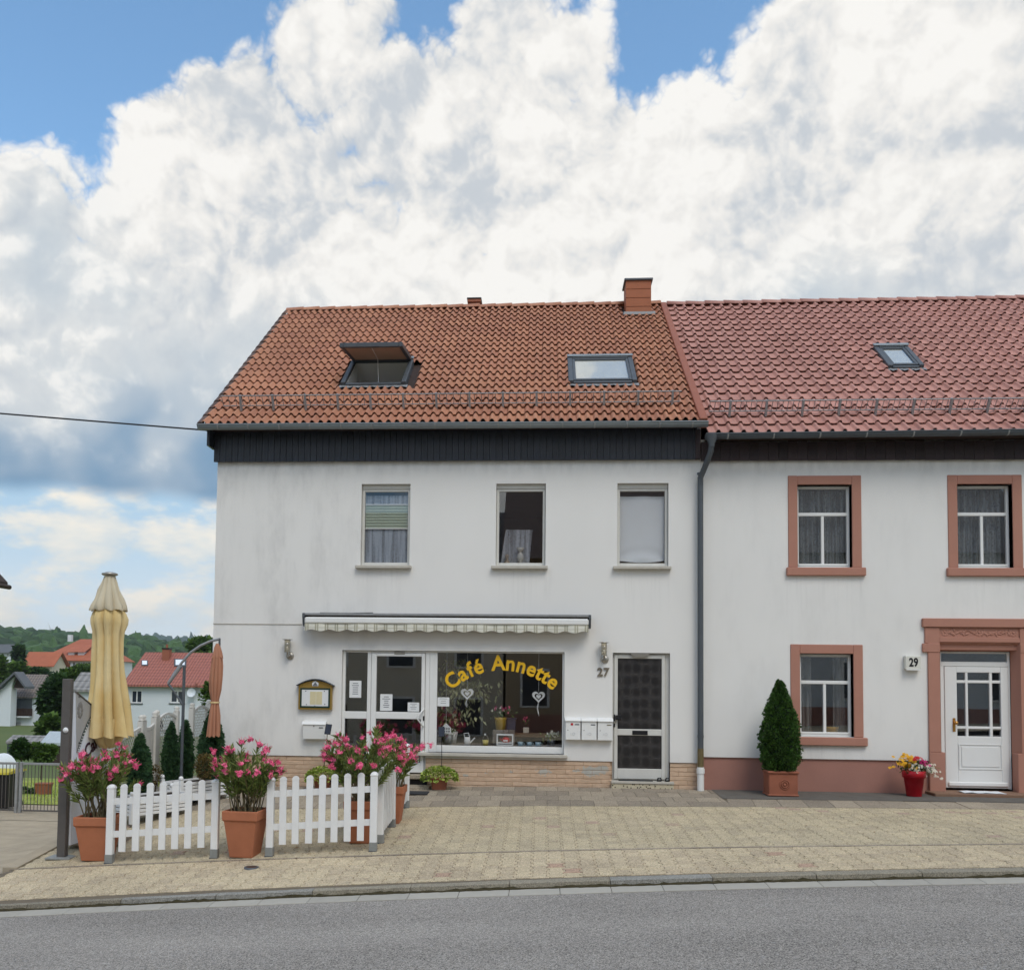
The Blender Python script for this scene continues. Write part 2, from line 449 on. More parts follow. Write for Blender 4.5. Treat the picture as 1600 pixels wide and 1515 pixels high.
M['room'] = pm('room_wall', (.20, .175, .15), .9)
M['floor_in'] = pm('interior_floor', (.12, .08, .05), .6)
M['glass'] = glass_mat('window_glass')
M['glass_dim'] = glass_mat('tinted_glass', (.82, .84, .86), 1.3)
M['glass_lamp'] = glass_mat('lamp_glass', (.9, .86, .76), .8, .1)
M['net29'] = curtain_mat('patterned_net', (.20, .22, .23), 26, .75)
M['net27'] = curtain_mat('plain_net', (.32, .36, .42), 60, 1.0, 22)
M['net_open'] = curtain_mat('sheer_net', (.55, .55, .52), 30, .35, 14)
M['black'] = pm('black_plastic', (.014, .014, .016), .4)
M['rubber'] = pm('dark_rubber_mat', (.035, .036, .04), .9, bump=.3, bs=200)
M['steel'] = pm('brushed_steel', (.42, .40, .36), .35, .8, var=.2, vs=20)
M['brass'] = pm('brass', (.55, .30, .09), .3, .9)
M['gold'] = pm('gold_paint', (.42, .27, .07), .35, .55, var=.1)
M['green_frame'] = pm('dark_green_frame', (.012, .04, .03), .4)
M['paper'] = pm('white_paper', (.75, .76, .76), .8, var=.02)
M['cream_paper'] = pm('cream_paper', (.66, .58, .36), .8, var=.08, vs=30)
M['ink'] = pm('grey_ink', (.10, .11, .13), .8)
M['yellow_letter'] = pm('yellow_foil', (.80, .47, .02), .45, var=.03)
M['terracotta'] = pm('terracotta', (.41, .150, .075), .8, var=.18, vs=5, bump=.12, bs=50)
M['terracotta2'] = pm('rust_terracotta', (.30, .105, .060), .75, var=.25, vs=7, bump=.12, bs=50)
M['soil'] = pm('potting_soil', (.03, .02, .013), .95, var=.4, vs=40, bump=.8, bs=60, bd=.03)
M['red_pot'] = pm('red_plastic_pot', (.44, .008, .018), .4, var=.06)
M['white_paint'] = pm('white_fence_plastic', (.79, .795, .79), .45, var=.09, vs=7, spec=.5)
M['foot_steel'] = pm('post_shoe_steel', (.30, .31, .30), .6, .4, var=.2, vs=30)
M['lattice'] = pm('aged_white_lattice', (.60, .585, .54), .7, var=.15, vs=6)
M['asphalt'] = asphalt_mat()
M['asphalt_strip'] = pm('old_tar_strip', (.125, .115, .10), .9, var=.3, vs=4, bump=.5, bs=120)
M['pave_side'] = paver_mat('yellow_paving_stone', (.54, .445, .30), (.46, .375, .26), (.45, .31, .225))
M['pave_court'] = paver_mat('grey_beige_paving_stone', (.49, .41, .275), (.43, .36, .248), (.42, .31, .235), .4)
M['slab'] = paver_mat('grey_paving_slab', (.35, .295, .225), (.26, .22, .172), (.38, .32, .24), .3)
M['joint'] = pm('joint_sand', (.16, .13, .092), .95, var=.3, vs=20, bump=.4)
M['kerb'] = paver_mat('granite_kerb', (.29, .26, .20), (.25, .225, .175), (.22, .225, .22), .35)
M['kerb_grey'] = paver_mat('new_concrete_kerb', (.27, .262, .235), (.27, .262, .235), (.27, .262, .235), .1)
M['moss'] = pm('moss_dirt', (.05, .042, .02), .95, var=.5, vs=30, bump=.6)
M['gutter_slab'] = pm('pale_gutter_concrete', (.40, .375, .325), .85, var=.13, vs=8, rn=.06, bump=.2, bs=120)
M['drive'] = pm('driveway_concrete', (.40, .335, .245), .92, var=.40, vs=2.2, bump=.5, bs=60)
M['grass'] = pm('grass', (.24, .32, .05), .9, var=.35, vs=1.5, col2=(.32, .36, .07))
M['earth'] = pm('meadow_ground', (.09, .13, .035), .95, var=.4, vs=.05, col2=(.13, .15, .05))
M['bark'] = pm('bark', (.08, .055, .035), .9, var=.4, vs=20)
M['olea_leaf'] = pm('oleander_leaf', (.15, .22, .055), .5, var=.3, vs=9, rn=.25, tl=.38, col2=(.27, .33, .10))
M['olea_stem'] = pm('oleander_stem', (.16, .13, .07), .8)
M['pink'] = pm('pink_petal', (.92, .09, .27), .6, var=.12, vs=30, rn=.12, tl=.3, col2=(.95, .27, .42))
M['petal_white'] = pm('white_petal', (.82, .82, .74), .6, tl=.25)
M['petal_yellow'] = pm('yellow_petal', (.80, .44, .02), .6, var=.15, vs=60, tl=.25)
M['petal_red'] = pm('red_petal', (.62, .02, .03), .6, tl=.25)
M['petal_magenta'] = pm('magenta_petal', (.62, .02, .20), .6, tl=.25)
M['ivy'] = pm('variegated_ivy_leaf', (.20, .34, .03), .5, var=.3, vs=25, rn=.3, tl=.25, col2=(.46, .52, .13))
M['thuja'] = pm('thuja_foliage', (.042, .105, .020), .65, var=.45, vs=9, rn=.40, tl=.15, col2=(.06, .13, .022))
M['juniper'] = pm('juniper_foliage', (.036, .095, .045), .65, var=.45, vs=9, rn=.35, tl=.15, col2=(.05, .11, .04))
M['shrub'] = pm('olive_shrub', (.11, .095, .022), .65, var=.4, vs=12, rn=.35, tl=.15, col2=(.16, .10, .03))
M['leaf_dark'] = pm('tree_leaf_dark', (.024, .062, .018), .7, var=.4, vs=1.2, rn=.35, tl=.2, col2=(.045, .10, .022))
M['leaf_mid'] = pm('tree_leaf_mid', (.06, .125, .025), .7, var=.4, vs=1.2, rn=.35, tl=.2, col2=(.10, .17, .03))
M['forest'] = pm('forest_canopy', (.024, .068, .022), .9, var=.55, vs=.03, rn=.38, col2=(.050, .100, .030), bump=1.0, bs=.5, bd=1.5)
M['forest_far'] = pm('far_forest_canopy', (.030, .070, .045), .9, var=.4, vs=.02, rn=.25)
M['parasol_y'] = pm('yellow_parasol_cloth', (.77, .575, .255), .85, var=.12, vs=3, col2=(.81, .65, .35), tl=.15, bump=.2, bs=8, bd=.03)
M['parasol_top'] = pm('bleached_parasol_cloth', (.66, .58, .42), .85, var=.10, vs=5, tl=.15)
M['parasol_o'] = pm('orange_parasol_cloth', (.50, .235, .145), .85, var=.12, vs=4, tl=.15)
M['grey_post'] = pm('grey_brown_steel_paint', (.115, .105, .098), .6, .1, var=.2, vs=9)
M['sign_face'] = pm('pale_blue_white_sign', (.80, .85, .92), .5, var=.03)
M['sign_grey'] = pm('faded_grey_sign', (.42, .42, .41), .6, var=.08, vs=8)
M['sign_dark'] = pm('dark_purple_print', (.045, .012, .03), .5)
M['sign_green'] = pm('dark_green_print', (.02, .05, .05), .5)
M['sign_ghost'] = pm('faded_print', (.24, .235, .225), .6, var=.35, vs=40)
M['roof_red'] = tile_mat('far_roof_red', (.40, .115, .05), (.36, .105, .05), .1)
M['roof_redtile'] = tile_mat('far_roof_tiles', (.32, .115, .085), (.30, .10, .07), .1)
M['roof_grey'] = tile_mat('far_roof_grey', (.14, .125, .115), (.16, .145, .135), .2)
M['roof_slate'] = tile_mat('far_roof_slate', (.10, .11, .125), (.11, .12, .13), .1)
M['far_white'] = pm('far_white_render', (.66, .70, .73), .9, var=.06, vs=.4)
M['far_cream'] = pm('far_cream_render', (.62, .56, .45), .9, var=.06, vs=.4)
M['far_glass'] = pm('far_window_glass', (.035, .045, .06), .15, spec=.6)
M['brown_wood'] = pm('brown_wood', (.045, .028, .022), .7, var=.3, vs=6)
M['brick_ch'] = pm('chimney_panel', (.36, .125, .06), .7, var=.12, vs=4)
M['brick_small'] = pm('chimney_brick', (.30, .11, .065), .85, var=.25, vs=14)
M['cable'] = pm('black_cable', (.012, .012, .014), .6)
M['cloth_white'] = pm('white_cloth', (.74, .77, .80), .9, var=.06, vs=6)
M['blind_green'] = pm('green_pleated_blind', (.50, .58, .45), .9, tl=.3)
M['plate_door'] = None
# ------------------------------------------------------------------ structured door glass
def patterned_glass():
    m, nt, b, out = new_mat('patterned_door_glass'); p = pos(nt)
    v = voro(nt, vec_op(nt, 'MULTIPLY', p, (1.0, 0, .8)).outputs[0], 6.5, 'F1', rand=.25)
    n = noise(nt, vec_op(nt, 'MULTIPLY', p, (1, 0, .25)).outputs[0], 55, 3, .6)
    ring = (v*60.0+n*5.0).m('SINE').step(.55, 1.0)*v.step(.25, .6)
    c = mixc(nt, ring*.8, (.016, .015, .016, 1), (.13, .115, .105, 1))
    nt.links.new(c, b.inputs['Base Color']); b.inputs['Roughness'].default_value = .32; b.inputs['Specular IOR Level'].default_value = .5
    add_bump(nt, b, ring+n*.6, .5, .004)
    return m
M['plate_door'] = patterned_glass()

# ------------------------------------------------------------------ ground heights
def zk(X):                                   # pavement edge along the street (the street climbs to the right)
    x = max(-9.0, min(9.0, X))
    z = -.275+.06*x-.0018*x*x
    if X < -9: z += (X+9)*.0924
    if X > 9: z += (X-9)*.0276
    return z
def zf(X): return .02*max(-6.3, min(X, 0.0))
EDGE_X = -6.30                                # left edge of the terrace
def gz(X, Y):
    if X < EDGE_X: return zdrive(X, Y)
    if Y <= -6: return zk(X)
    t = min(1.0, (Y+6)/6)
    return zk(X)*(1-t)+zf(X)*t
def zdrive(X, Y):
    t = max(0.0, Y+6)
    u = max(0.0, min(1.0, (Y+5)/5)); b0 = zk(X)*(1-u)+zk(max(X, -9.0))*u
    return b0 - .030*min(t, 9.0) - .085*max(0.0, t-9.0 if t < 40 else 31.0)
def G(x, y, g=None):
    """where the ray through a photo pixel meets the ground"""
    g = g or gz
    d = ray(x, y); lo, hi = 2.0, 2.0
    while hi < 400:
        hi += .05
        q = CAM+d*hi
        if q.z < g(q.x, q.y): break
        lo = hi
    for _ in range(20):
        mid = (lo+hi)/2; q = CAM+d*mid
        if q.z < g(q.x, q.y): hi = mid
        else: lo = mid
    return CAM+d*hi
def onground(x, y):
    q = G(x, y); return Vector((q.x, q.y, gz(q.x, q.y)))

KERB_Y = -6.0
EDGE_Y = -4.62                                # straight joint between pavement and forecourt
# ------------------------------------------------------------------ terrain : one sheet to the horizon
def terrain_z(X, Y):
    if Y < -6.4: return zk(X)-.10 - .0*Y
    if X >= EDGE_X and Y < 12: return min(gz(X, max(Y, -6)), 0)-.16
    d = math.hypot(X-EDGE_X, Y)
    z = zdrive(min(X, EDGE_X-.1), Y)
    if X >= EDGE_X: z = min(z, -.6)
    return z-.09
xs = [-3000, -1500, -800, -400, -220, -140, -90, -60, -40, -28, -20, -15, -12, -10, -8.5, -7.5, -6.8, -6.33, -6.27, -5, -3, -1, 1, 3, 5, 8, 12, 20, 40, 90, 200, 500, 1500, 3000]
ys = [-2000, -600, -200, -90, -50, -30, -20, -15, -10, -7, -6.45, -6.35, -5, -3.5, -2, -.5, 1, 2.5, 4, 6, 9, 11.9, 12.2, 16, 22, 30, 45, 65, 90, 130, 200, 350, 700, 1400, 3000]
mb = MB(); nx = len(xs)
vs = [(x, y, terrain_z(x, y)) for y in ys for x in xs]
fs = [(j*nx+i, j*nx+i+1, (j+1)*nx+i+1, (j+1)*nx+i) for j in range(len(ys)-1) for i in range(nx-1)]
mb.add(vs, fs, True)
tag(mb.build('ground', M['earth']), 'rough green ground falling away behind the houses', 'ground', kind='structure')

def sheet(name, x0, x1, y0, y1, zfn, mat, nx=24, ny=6, kind='structure', label=None, cat=None):
    mb = MB(); vs = []; fs = []
    for j in range(ny+1):
        for i in range(nx+1):
            x = x0+(x1-x0)*i/nx; y = y0+(y1-y0)*j/ny; vs.append((x, y, zfn(x, y)))
    for j in range(ny):
        for i in range(nx):
            a = j*(nx+1)+i; fs.append((a, a+1, a+nx+2, a+nx+1))
    mb.add(vs, fs, True); o = mb.build(name, mat)
    return tag(o, label, cat, kind=kind)
road = sheet('road', -70, 70, -14.6, KERB_Y-.227, lambda x, y: zk(x)-.070+.02*(1-((y+10.5)/4)**2), M['asphalt'], 60, 8, label='grey asphalt road in front of the houses', cat='road')
far_walk = sheet('far_pavement', -70, 70, -19.0, -14.62, lambda x, y: zk(x)+.06, M['pave_court'], 60, 2, label='paved strip on the near side of the road', cat='pavement')

# pavement and forecourt bed
pavement = sheet('pavement', -40, 40, KERB_Y+.0, EDGE_Y-.03, lambda x, y: gz(x, y)-.007 if x > EDGE_X else zk(x)-.007, M['joint'], 90, 3, label='yellowish paved pavement along the road', cat='pavement')
forecourt = sheet('forecourt', EDGE_X, 14, EDGE_Y-.03, -.001, lambda x, y: gz(x, y)-.0055, M['joint'], 60, 10, label='grey beige paved forecourt in front of the houses', cat='forecourt')
driveway = sheet('driveway', -13.5, EDGE_X, EDGE_Y-.03, 2.9, lambda x, y: zdrive(x, y)+.002, M['drive'], 20, 12, label='worn concrete driveway running down to the gate', cat='driveway')

# double-T paving stones --------------------------------------------------
a, b_, g_ = .097, .067, .0795
OUT = [(-a, -g_), (a, -g_), (a, -.056), (b_, -.027), (b_, .027), (a, .056), (a, g_), (-a, g_), (-a, .056), (-b_, .027), (-b_, -.027), (-a, -.056)]
def stone_geom(mb, cx, cy, zfun, outl, zoff=0.0, dep=.03, cham=.005, sc=None):
    n = len(outl)
    top = [(cx+x*.955, cy+y*.955) for x, y in outl]; rim = [(cx+x, cy+y) for x, y in outl]
    vs = [(x, y, zfun(x, y)+zoff) for x, y in top]+[(x, y, zfun(x, y)+zoff-cham) for x, y in rim]+[(x, y, zfun(x, y)+zoff-dep) for x, y in rim]
    fs = [tuple(range(n))]
    for i in range(n):
        j = (i+1) % n
        fs.append((i, i+n, j+n, j)); fs.append((i+n, i+2*n, j+2*n, j+n))
    mb.add(vs, fs)
proto = MB(); stone_geom(proto, 0, 0, lambda x, y: 0.0, OUT)
def slope_frame(x, y):
    e = .05
    nrm = Vector((-(gz(x+e, y)-gz(x-e, y))/(2*e), -(gz(x, y+e)-gz(x, y-e))/(2*e), 1)).normalized()
    q = Vector((0, 0, 1)).rotation_difference(nrm)
    return Matrix.Translation((x, y, gz(x, y))) @ q.to_matrix().to_4x4()
def lay_stones(par, mat, x0, x1, y0, y1, budget, skip=None):
    me = proto.mesh('paving_stone', mat)
    bm = bmesh.new(); bm.from_mesh(me); bmesh.ops.recalc_face_normals(bm, faces=bm.faces); bm.to_mesh(me); bm.free()
    spots = []
    i0 = int(math.floor(x0/.17))-1
    i = i0
    while i*.17 < x1:
        x = i*.17; off = .0825 if i % 2 else 0.0; j = 0
        yy = y0+.0825+off
        while yy+.08 < y1:
            if x-.1 > x0 and x+.1 < x1 and not (skip and skip(x, yy)): spots.append((x, yy))
            yy += .165
        i += 1
    HALF = [(-b_, .003), (b_, .003), (b_, .027), (a, .056), (a, g_), (-a, g_), (-a, .056), (-b_, .027)]
    halves = [(i*.17, y, sg) for i in range(i0, int(x1/.17)+1) if i % 2 and x0 < i*.17-.1 and i*.17+.1 < x1 for y, sg in ((y0, 1), (y1, -1))]
    vis = [s for s in spots if -7.5 < s[0] < 8.5]
    vis.sort(key=lambda s: (s[0]-CAM.x)**2+(s[1]-CAM.y)**2)
    near = set(vis[:budget])
    rest = MB()
    for (x, y) in spots:
        zo = random.uniform(-.0025, .0025)
        if (x, y) in near:
            inst('paving_stone', me, slope_frame(x, y) @ Matrix.Translation((0, 0, zo)), par)
        else:
            stone_geom(rest, x, y, gz, OUT, zo)
    for (x, y, sg) in halves: stone_geom(rest, x, y, gz, [(u, v*sg) for u, v in (HALF if sg > 0 else HALF[::-1])])
    o = rest.build('paving_stones', mat, par, fix=False); tag(o, kind='stuff')
lay_stones(pavement, M['pave_side'], -11.5, 10.5, KERB_Y+.19, EDGE_Y-.035, 300)
lay_stones(forecourt, M['pave_court'], EDGE_X, 10.5, EDGE_Y+.035, -1.78, 300)

# edging strip between pavement and forecourt
for i in range(22):
    x = EDGE_X+i*.8
    mb = MB(); z0, z1 = gz(x, EDGE_Y), gz(x+.8, EDGE_Y)
    ya, yb = EDGE_Y-.028, EDGE_Y+.028
    xa, xb = x+.003, x+.797
    vs = [(xa, ya, z0-.03), (xb, ya, z1-.03), (xb, yb, z1-.03), (xa, yb, z0-.03), (xa, ya, z0+.003), (xb, ya, z1+.003), (xb, yb, z1+.003), (xa, yb, z0+.003)]
    mb.add(vs, [(4, 5, 6, 7), (0, 1, 5, 4), (1, 2, 6, 5), (2, 3, 7, 6), (3, 0, 4, 7)])
    mb.build('edging_strip', M['slab'], forecourt)

# slab rows along the house fronts
def slab(x0, x1, y0, y1, shear=0.0, mat='slab', par=forecourt, name='paving_slab'):
    mb = MB(); gxx = .004; zo = random.uniform(-.003, .003)
    c = [(x0+gxx-shear/2, y1-gxx), (x1-gxx-shear/2, y1-gxx), (x1-gxx+shear/2, y0+gxx), (x0+gxx+shear/2, y0+gxx)][::-1]
    vs = [(x, y, gz(x, y)+zo) for x, y in c]+[(x, y, gz(x, y)-.04) for x, y in c]
    mb.add(vs, [(0, 1, 2, 3)]+[(i, i+4, (i+1) % 4+4, (i+1) % 4) for i in range(4)])
    mb.build(name, M[mat], par)
ROWS = [(-.43, -.02), (-.88, -.43), (-1.30, -.88), (-1.76, -1.30)]
for r, (ya, yb) in enumerate(ROWS):
    x = EDGE_X+.02+(.17 if r % 2 else 0)
    while x < 2.70:
        slab(x, min(x+.345, 2.76), ya, yb); x += .345
x = 2.76
while x < 10:
    slab(x, x+.37, -1.76, -1.0, shear=-.10); x += .37
tar = sheet('tar_strip', 2.76, 12, -1.0, -.001, lambda x, y: gz(x, y)+.004, M['asphalt_strip'], 20, 2, label='dark old tar strip along the foot of the right house', cat='tar strip')

# kerb stones, moss line and gutter slabs ---------------------------------
kerb = sheet('kerb', -40, 40, KERB_Y-.30, KERB_Y+.19, lambda x, y: zk(x)-.115, M['moss'], 60, 1, label='low kerb of long stones with a pale concrete channel', cat='kerb')
def strip_block(name, mat, x0, x1, ya, yb, top, bot, ch=.012, slope=0.0):
    mb = MB()
    def t(x, y): return zk(x)+top+slope*(y-yb)
    vs = []
    for x in (x0, x1):
        vs += [(x, ya, zk(x)+bot), (x, ya, t(x, ya)-ch), (x, ya+ch, t(x, ya)), (x, yb, t(x, yb)), (x, yb, zk(x)+bot)]
    fs = [(i, i+5, i+6, i+1) for i in range(4)]+[(0, 1, 2, 3, 4), (9, 8, 7, 6, 5)]
    mb.add(vs, fs); return mb.build(name, mat, kerb)
x = -12.3; i = 0
while x < 11:
    L = 1.0
    m = M['kerb']
    if -3.9 < x+.5 < -1.9 or .3 < x+.5 < 1.4: m = M['kerb_grey']
    strip_block('kerb_stone', m, x+.004, x+L-.004, KERB_Y, KERB_Y+.165, .0, -.12)
    x += L
mb = MB(); vs = []; fs = []; n = 480
for i in range(n+1):
    x = -12+23*i/n; h_ = .008+.020*random.random()*random.random()+.010*math.sin(x*3.1)**2; w_ = .006+.018*random.random()**2
    vs += [(x, KERB_Y-.003, zk(x)-.056+h_), (x, KERB_Y-.005-w_, zk(x)-.0545+.004*random.random()), (x, KERB_Y-.004, zk(x)-.09)]
for i in range(n): fs += [(i*3, i*3+3, i*3+4, i*3+1), (i*3+1, i*3+4, i*3+5, i*3+2)]
mb.add(vs, fs); tag(mb.build('dirt_line', M['moss'], kerb, fix=False), kind='stuff')
x = -12.3
while x < 11:
    strip_block('channel_slab', M['gutter_slab'], x+.003, x+.497, KERB_Y-.225, KERB_Y-.006, -.058, -.13, .004, .03)
    x += .5
# small manhole lid in the pavement
q = onground(393, 1355)
e = thing('valve_cover', 'small rusty round valve cover set in the pavement', 'manhole cover', q)
mb = MB().lathe([(.0, .012), (.055, .012), (.06, .008), (.06, -.02)], 20, q); mb.build('lid', pm('rusty_iron', (.09, .05, .035), .8, .3, var=.3, vs=40), e)
mb = MB().lathe([(.062, .004), (.062, .010), (.082, .010), (.085, -.02)], 20, q); mb.build('rim', M['zinc_dark'], e)
# fallen petals and leaf bits in the corner by the fence
mb = MB()
for _ in range(170):
    if random.random() < .6: x, y = random.uniform(-4.9, -1.5), random.gauss(-4.35, .22)
    else: x, y = random.uniform(-5, 6), random.uniform(-4.5, -1.9)
    s = random.uniform(.008, .02); an = random.random()*6.28; z = gz(x, y)+.006
    c, sn = math.cos(an)*s, math.sin(an)*s
    mb.add([(x-c, y-sn, z), (x+sn*.6, y-c*.6, z+.004), (x+c, y+sn, z), (x-sn*.6, y+c*.6, z+.003)], [(0, 1, 2, 3)])
litter = mb.build('leaf_litter', pm('dry_petals', (.16, .06, .03), .9, rn=.4, var=.3, vs=50, col2=(.30, .16, .04)), fix=False)
tag(litter, 'dry petals and leaf scraps scattered on the paving', 'leaf litter', kind='stuff')
# ================================================================== HOUSES
def wall_cells(mb, x0, x1, z0, z1, y, holes, depth, mi=0, mir=0):
    X = sorted(set([x0, x1]+[h[0] for h in holes]+[h[1] for h in holes])); Z = sorted(set([z0, z1]+[h[2] for h in holes]+[h[3] for h in holes]))
    X = [x for x in X if x0 <= x <= x1]; Z = [z for z in Z if z0 <= z <= z1]
    def inh(i, j):
        if i < 0 or j < 0 or i >= len(X)-1 or j >= len(Z)-1: return False
        cx, cz = (X[i]+X[i+1])/2, (Z[j]+Z[j+1])/2
        return any(h[0] < cx < h[1] and h[2] < cz < h[3] for h in holes)
    for i in range(len(X)-1):
        for j in range(len(Z)-1):
            a, b, c, d = X[i], X[i+1], Z[j], Z[j+1]
            if not inh(i, j):
                mb.quad((a, y, c), (b, y, c), (b, y, d), (a, y, d), mi)
            else:
                if not inh(i-1, j): mb.quad((a, y, c), (a, y, d), (a, y+depth, d), (a, y+depth, c), mir)
                if not inh(i+1, j): mb.quad((b, y, d), (b, y, c), (b, y+depth, c), (b, y+depth, d), mir)
                if j > 0 and not inh(i, j-1): mb.quad((b, y, c), (a, y, c), (a, y+depth, c), (b, y+depth, c), mir)
                if not inh(i, j+1): mb.quad((a, y, d), (b, y, d), (b, y+depth, d), (a, y+depth, d), mir)
def frame(mb, x0, x1, z0, z1, w, y0, y1, c=.006, wb=None, wt=None):
    wb = w if wb is None else wb; wt = w if wt is None else wt
    mb.box(x0, x0+w, y0, y1, z0, z1, c); mb.box(x1-w, x1, y0, y1, z0, z1, c)
    mb.box(x0+w-.001, x1-w+.001, y0+.002, y1-.002, z0, z0+wb, c); mb.box(x0+w-.001, x1-w+.001, y0+.002, y1-.002, z1-wt, z1, c)
def rect(x0, y0, x1, y1, Y=0.0):
    """photo rectangle -> upright rectangle in the plane Y"""
    a, b, c, d = P(x0, y0, Y), P(x1, y0, Y), P(x1, y1, Y), P(x0, y1, Y)
    return (a.x+d.x)/2, (b.x+c.x)/2, (c.z+d.z)/2, (a.z+b.z)/2     # x0,x1,z0,z1
def pane(name, x0, x1, z0, z1, y, par, mat='glass'):
    mb = MB().box(x0, x1, y, y+.006, z0, z1); return mb.build(name, M[mat], par)

XL, XB, XR = -5.57, 2.60, 12.2          # left corner, party wall, far right end
BACK = 9.4
# ---------------------------------------------------------------- house 27
h27 = thing('cafe_house', 'white two storey house with orange tiled roof and a café shopfront', 'house', (XL, 0, 0))
W1, W2, W3 = rect(564, 756, 640.5, 884), rect(775, 756, 852.5, 884), rect(964.5, 754.5, 1044.5, 884)
zt, zb = 5.02, 3.63
W1, W2, W3 = [(w[0], w[1], zb, zt) for w in (W1, W2, W3)]
SA = rect(533, 1014.5, 666, 1206); SA = (SA[0], SA[1], .165, 2.205)
SB = rect(666, 1016, 881.5, 1180); SB = (SA[1], SB[1], .52, 2.205)
D27 = rect(957, 1019, 1047, 1217); D27 = (D27[0], D27[1], .12, 2.205)
holes = [W1, W2, W3, SA, SB, D27]
PL27 = .425
mb = MB()
wall_cells(mb, XL, XB, PL27, 5.95, 0.0, [(h[0], h[1], max(h[2], PL27), h[3]) for h in holes], .14)
# reveals below plinth height, gable, back and underside drip
for h in (SA, D27):
    for x in (h[0], h[1]): mb.quad((x, 0.0, h[2]-.3), (x, .14, h[2]-.3), (x, .14, PL27), (x, 0.0, PL27))
mb.add([(XL, 0, -1.2), (XL, BACK, -1.2), (XL, BACK, 5.9), (XL, 4.7, 9.80), (XL, 0, 5.95)], [(0, 1, 2, 3, 4)])
mb.quad((XL, BACK, -1.2), (XB, BACK, -1.2), (XB, BACK, 5.9), (XL, BACK, 5.9))
for xa, xb in ((XL, SA[0]), (SB[0], SB[1]), (SB[1], D27[0]), (D27[1], XB)):
    mb.quad((xa, 0, PL27-.0), (xb, 0, PL27-.0), (xb, .05, PL27-.002), (xa, .05, PL27-.002))
wall = mb.build('wall', M['wall27'], h27, fix=False)
mb = MB().box(XL-.002, P(472, 973).x, -.010, -.001, P(400, 974.5).z-.006, P(400, 974.5).z+.006); mb.build('render_joint', M['sillstone'], h27)
# rooms: dark shell so that panes look into real space
mb = MB()
mb.box(XL+.02, XB-.02, .15, 5.0, 2.55, 2.62); mb.box(XL+.02, XB-.02, .15, 5.0, 5.30, 5.36)
mb.box(XL+.02, XB-.02, 4.9, 5.0, -.1, 5.30); mb.box(XB-.06, XB-.02, .15, 5.0, 0, 5.3); mb.box(XL+.02, XL+.06, .15, 5.0, 0, 5.3)
mb.box(.62, .68, .15, 4.9, .0, 2.55); mb.box(-1.55, -1.5, .15, 4.9, 2.62, 5.3); mb.box(.5, .55, .15, 4.9, 2.62, 5.3)
mb.build('inner_walls', M['room'], h27)
mb = MB().box(XL+.02, XB-.02, .15, 5.0, -.02, .10); mb.build('inner_floor', M['floor_in'], h27)
mb = MB().box(SB[0]+.1, .60, .16, .75, .55, .635, .004); mb.build('window_shelf', M['room'], h27)

# plinth of rough painted stones
def plinth_mat():
    m, nt, b, out = new_mat('peach_plinth_paint'); p = pos(nt)
    n = noise(nt, p, 14, 5, .6); f = (n-.5)*.4+1.0+(rnd(nt)-.5)*.10
    c = scalec(nt, (.60, .43, .30, 1), f)
    peel = None
    for (px_, py_, rr) in ((850, 1205, .10), (922, 1205, .15), (938, 1202, .12), (800, 1206, .03), (727, 1211, .04), (762, 1206, .03), (903, 1203, .05)):
        q = P(px_, py_); dn = vec_op(nt, 'DISTANCE', vec_op(nt, 'MULTIPLY', p, (1, 0, 1.9)).outputs[0], (q.x, 0, q.z*1.9))
        h = rr-S(nt, dn.outputs['Value']); peel = h if peel is None else peel.max(h)
    pk = (peel+(noise(nt, p, 16, 5, .65)-.5)*.42).step(-.005, .005)
    chip = noise(nt, vec_op(nt, 'MULTIPLY', p, (1, 1, 2)).outputs[0], 11, 6, .7).step(.70, .71)*.8
    c = mixc(nt, pk.max(chip), c, scalec(nt, (.47, .45, .40, 1), (n-.5)*.4+1.0))
    nt.links.new(c, b.inputs['Base Color']); b.inputs['Roughness'].default_value = .85
    add_bump(nt, b, noise(nt, vec_op(nt, 'MULTIPLY', p, (1, 1, 2.5)).outputs[0], 26, 5, .65), .8, .012)
    return m
M['plinth27'] = plinth_mat()
mb = MB()
for xa, xb in ((XL, SA[0]-.0), (SB[0], D27[0]), (D27[1], XB)):
    mb.box(xa, xb, .028, .14, -.45, PL27-.003)
plinth = mb.build('plinth', M['mortar'], h27)
def stone_block(x0, x1, z0, z1, y=.0285, out=.014):
    mb = MB(); nx_ = 5
    top, bot = [], []
    vs = []; fs = []
    for i in range(nx_+1):
        x = x0+(x1-x0)*i/nx_
        o1, o2 = random.uniform(.4, 1)*out, random.uniform(.5, 1.1)*out
        vs += [(x, y, z0), (x, y-o1, z0+.005), (x, y-o2, z1-.006), (x, y, z1)]
    for i in range(nx_):
        b0 = i*4
        for k3 in range(3): fs.append((b0+k3, b0+4+k3, b0+5+k3, b0+1+k3))
    fs += [(0, 1, 2, 3), (nx_*4+3, nx_*4+2, nx_*4+1, nx_*4)]
    return mb.add(vs, fs)
variants = {}
for k3 in range(6): variants[k3] = [stone_block(0, L, 0, .066, 0, .016).mesh('plinth_stone', M['plinth27']) for L in (.42,)][0]
row_h = .0715
for xa, xb in ((XL+.01, SA[0]), (SB[0], D27[0]), (D27[1], XB)):
    for r in range(9):
        z = PL27-.005-(r+1)*row_h; x = xa-(r % 3)*.145
        if z < -.32: break
        while x < xb:
            L = .435
            a0, a1 = max(x, xa), min(x+L-.008, xb)
            if a1-a0 > .05 and z+row_h > min(zf(a0), zf(a1))-.05:
                inst('plinth_stone', variants[random.randrange(6)], Matrix.Translation((a0, .0285, z)) @ Matrix.Diagonal(((a1-a0)/.42, 1, 1, 1)), plinth)
            x += L

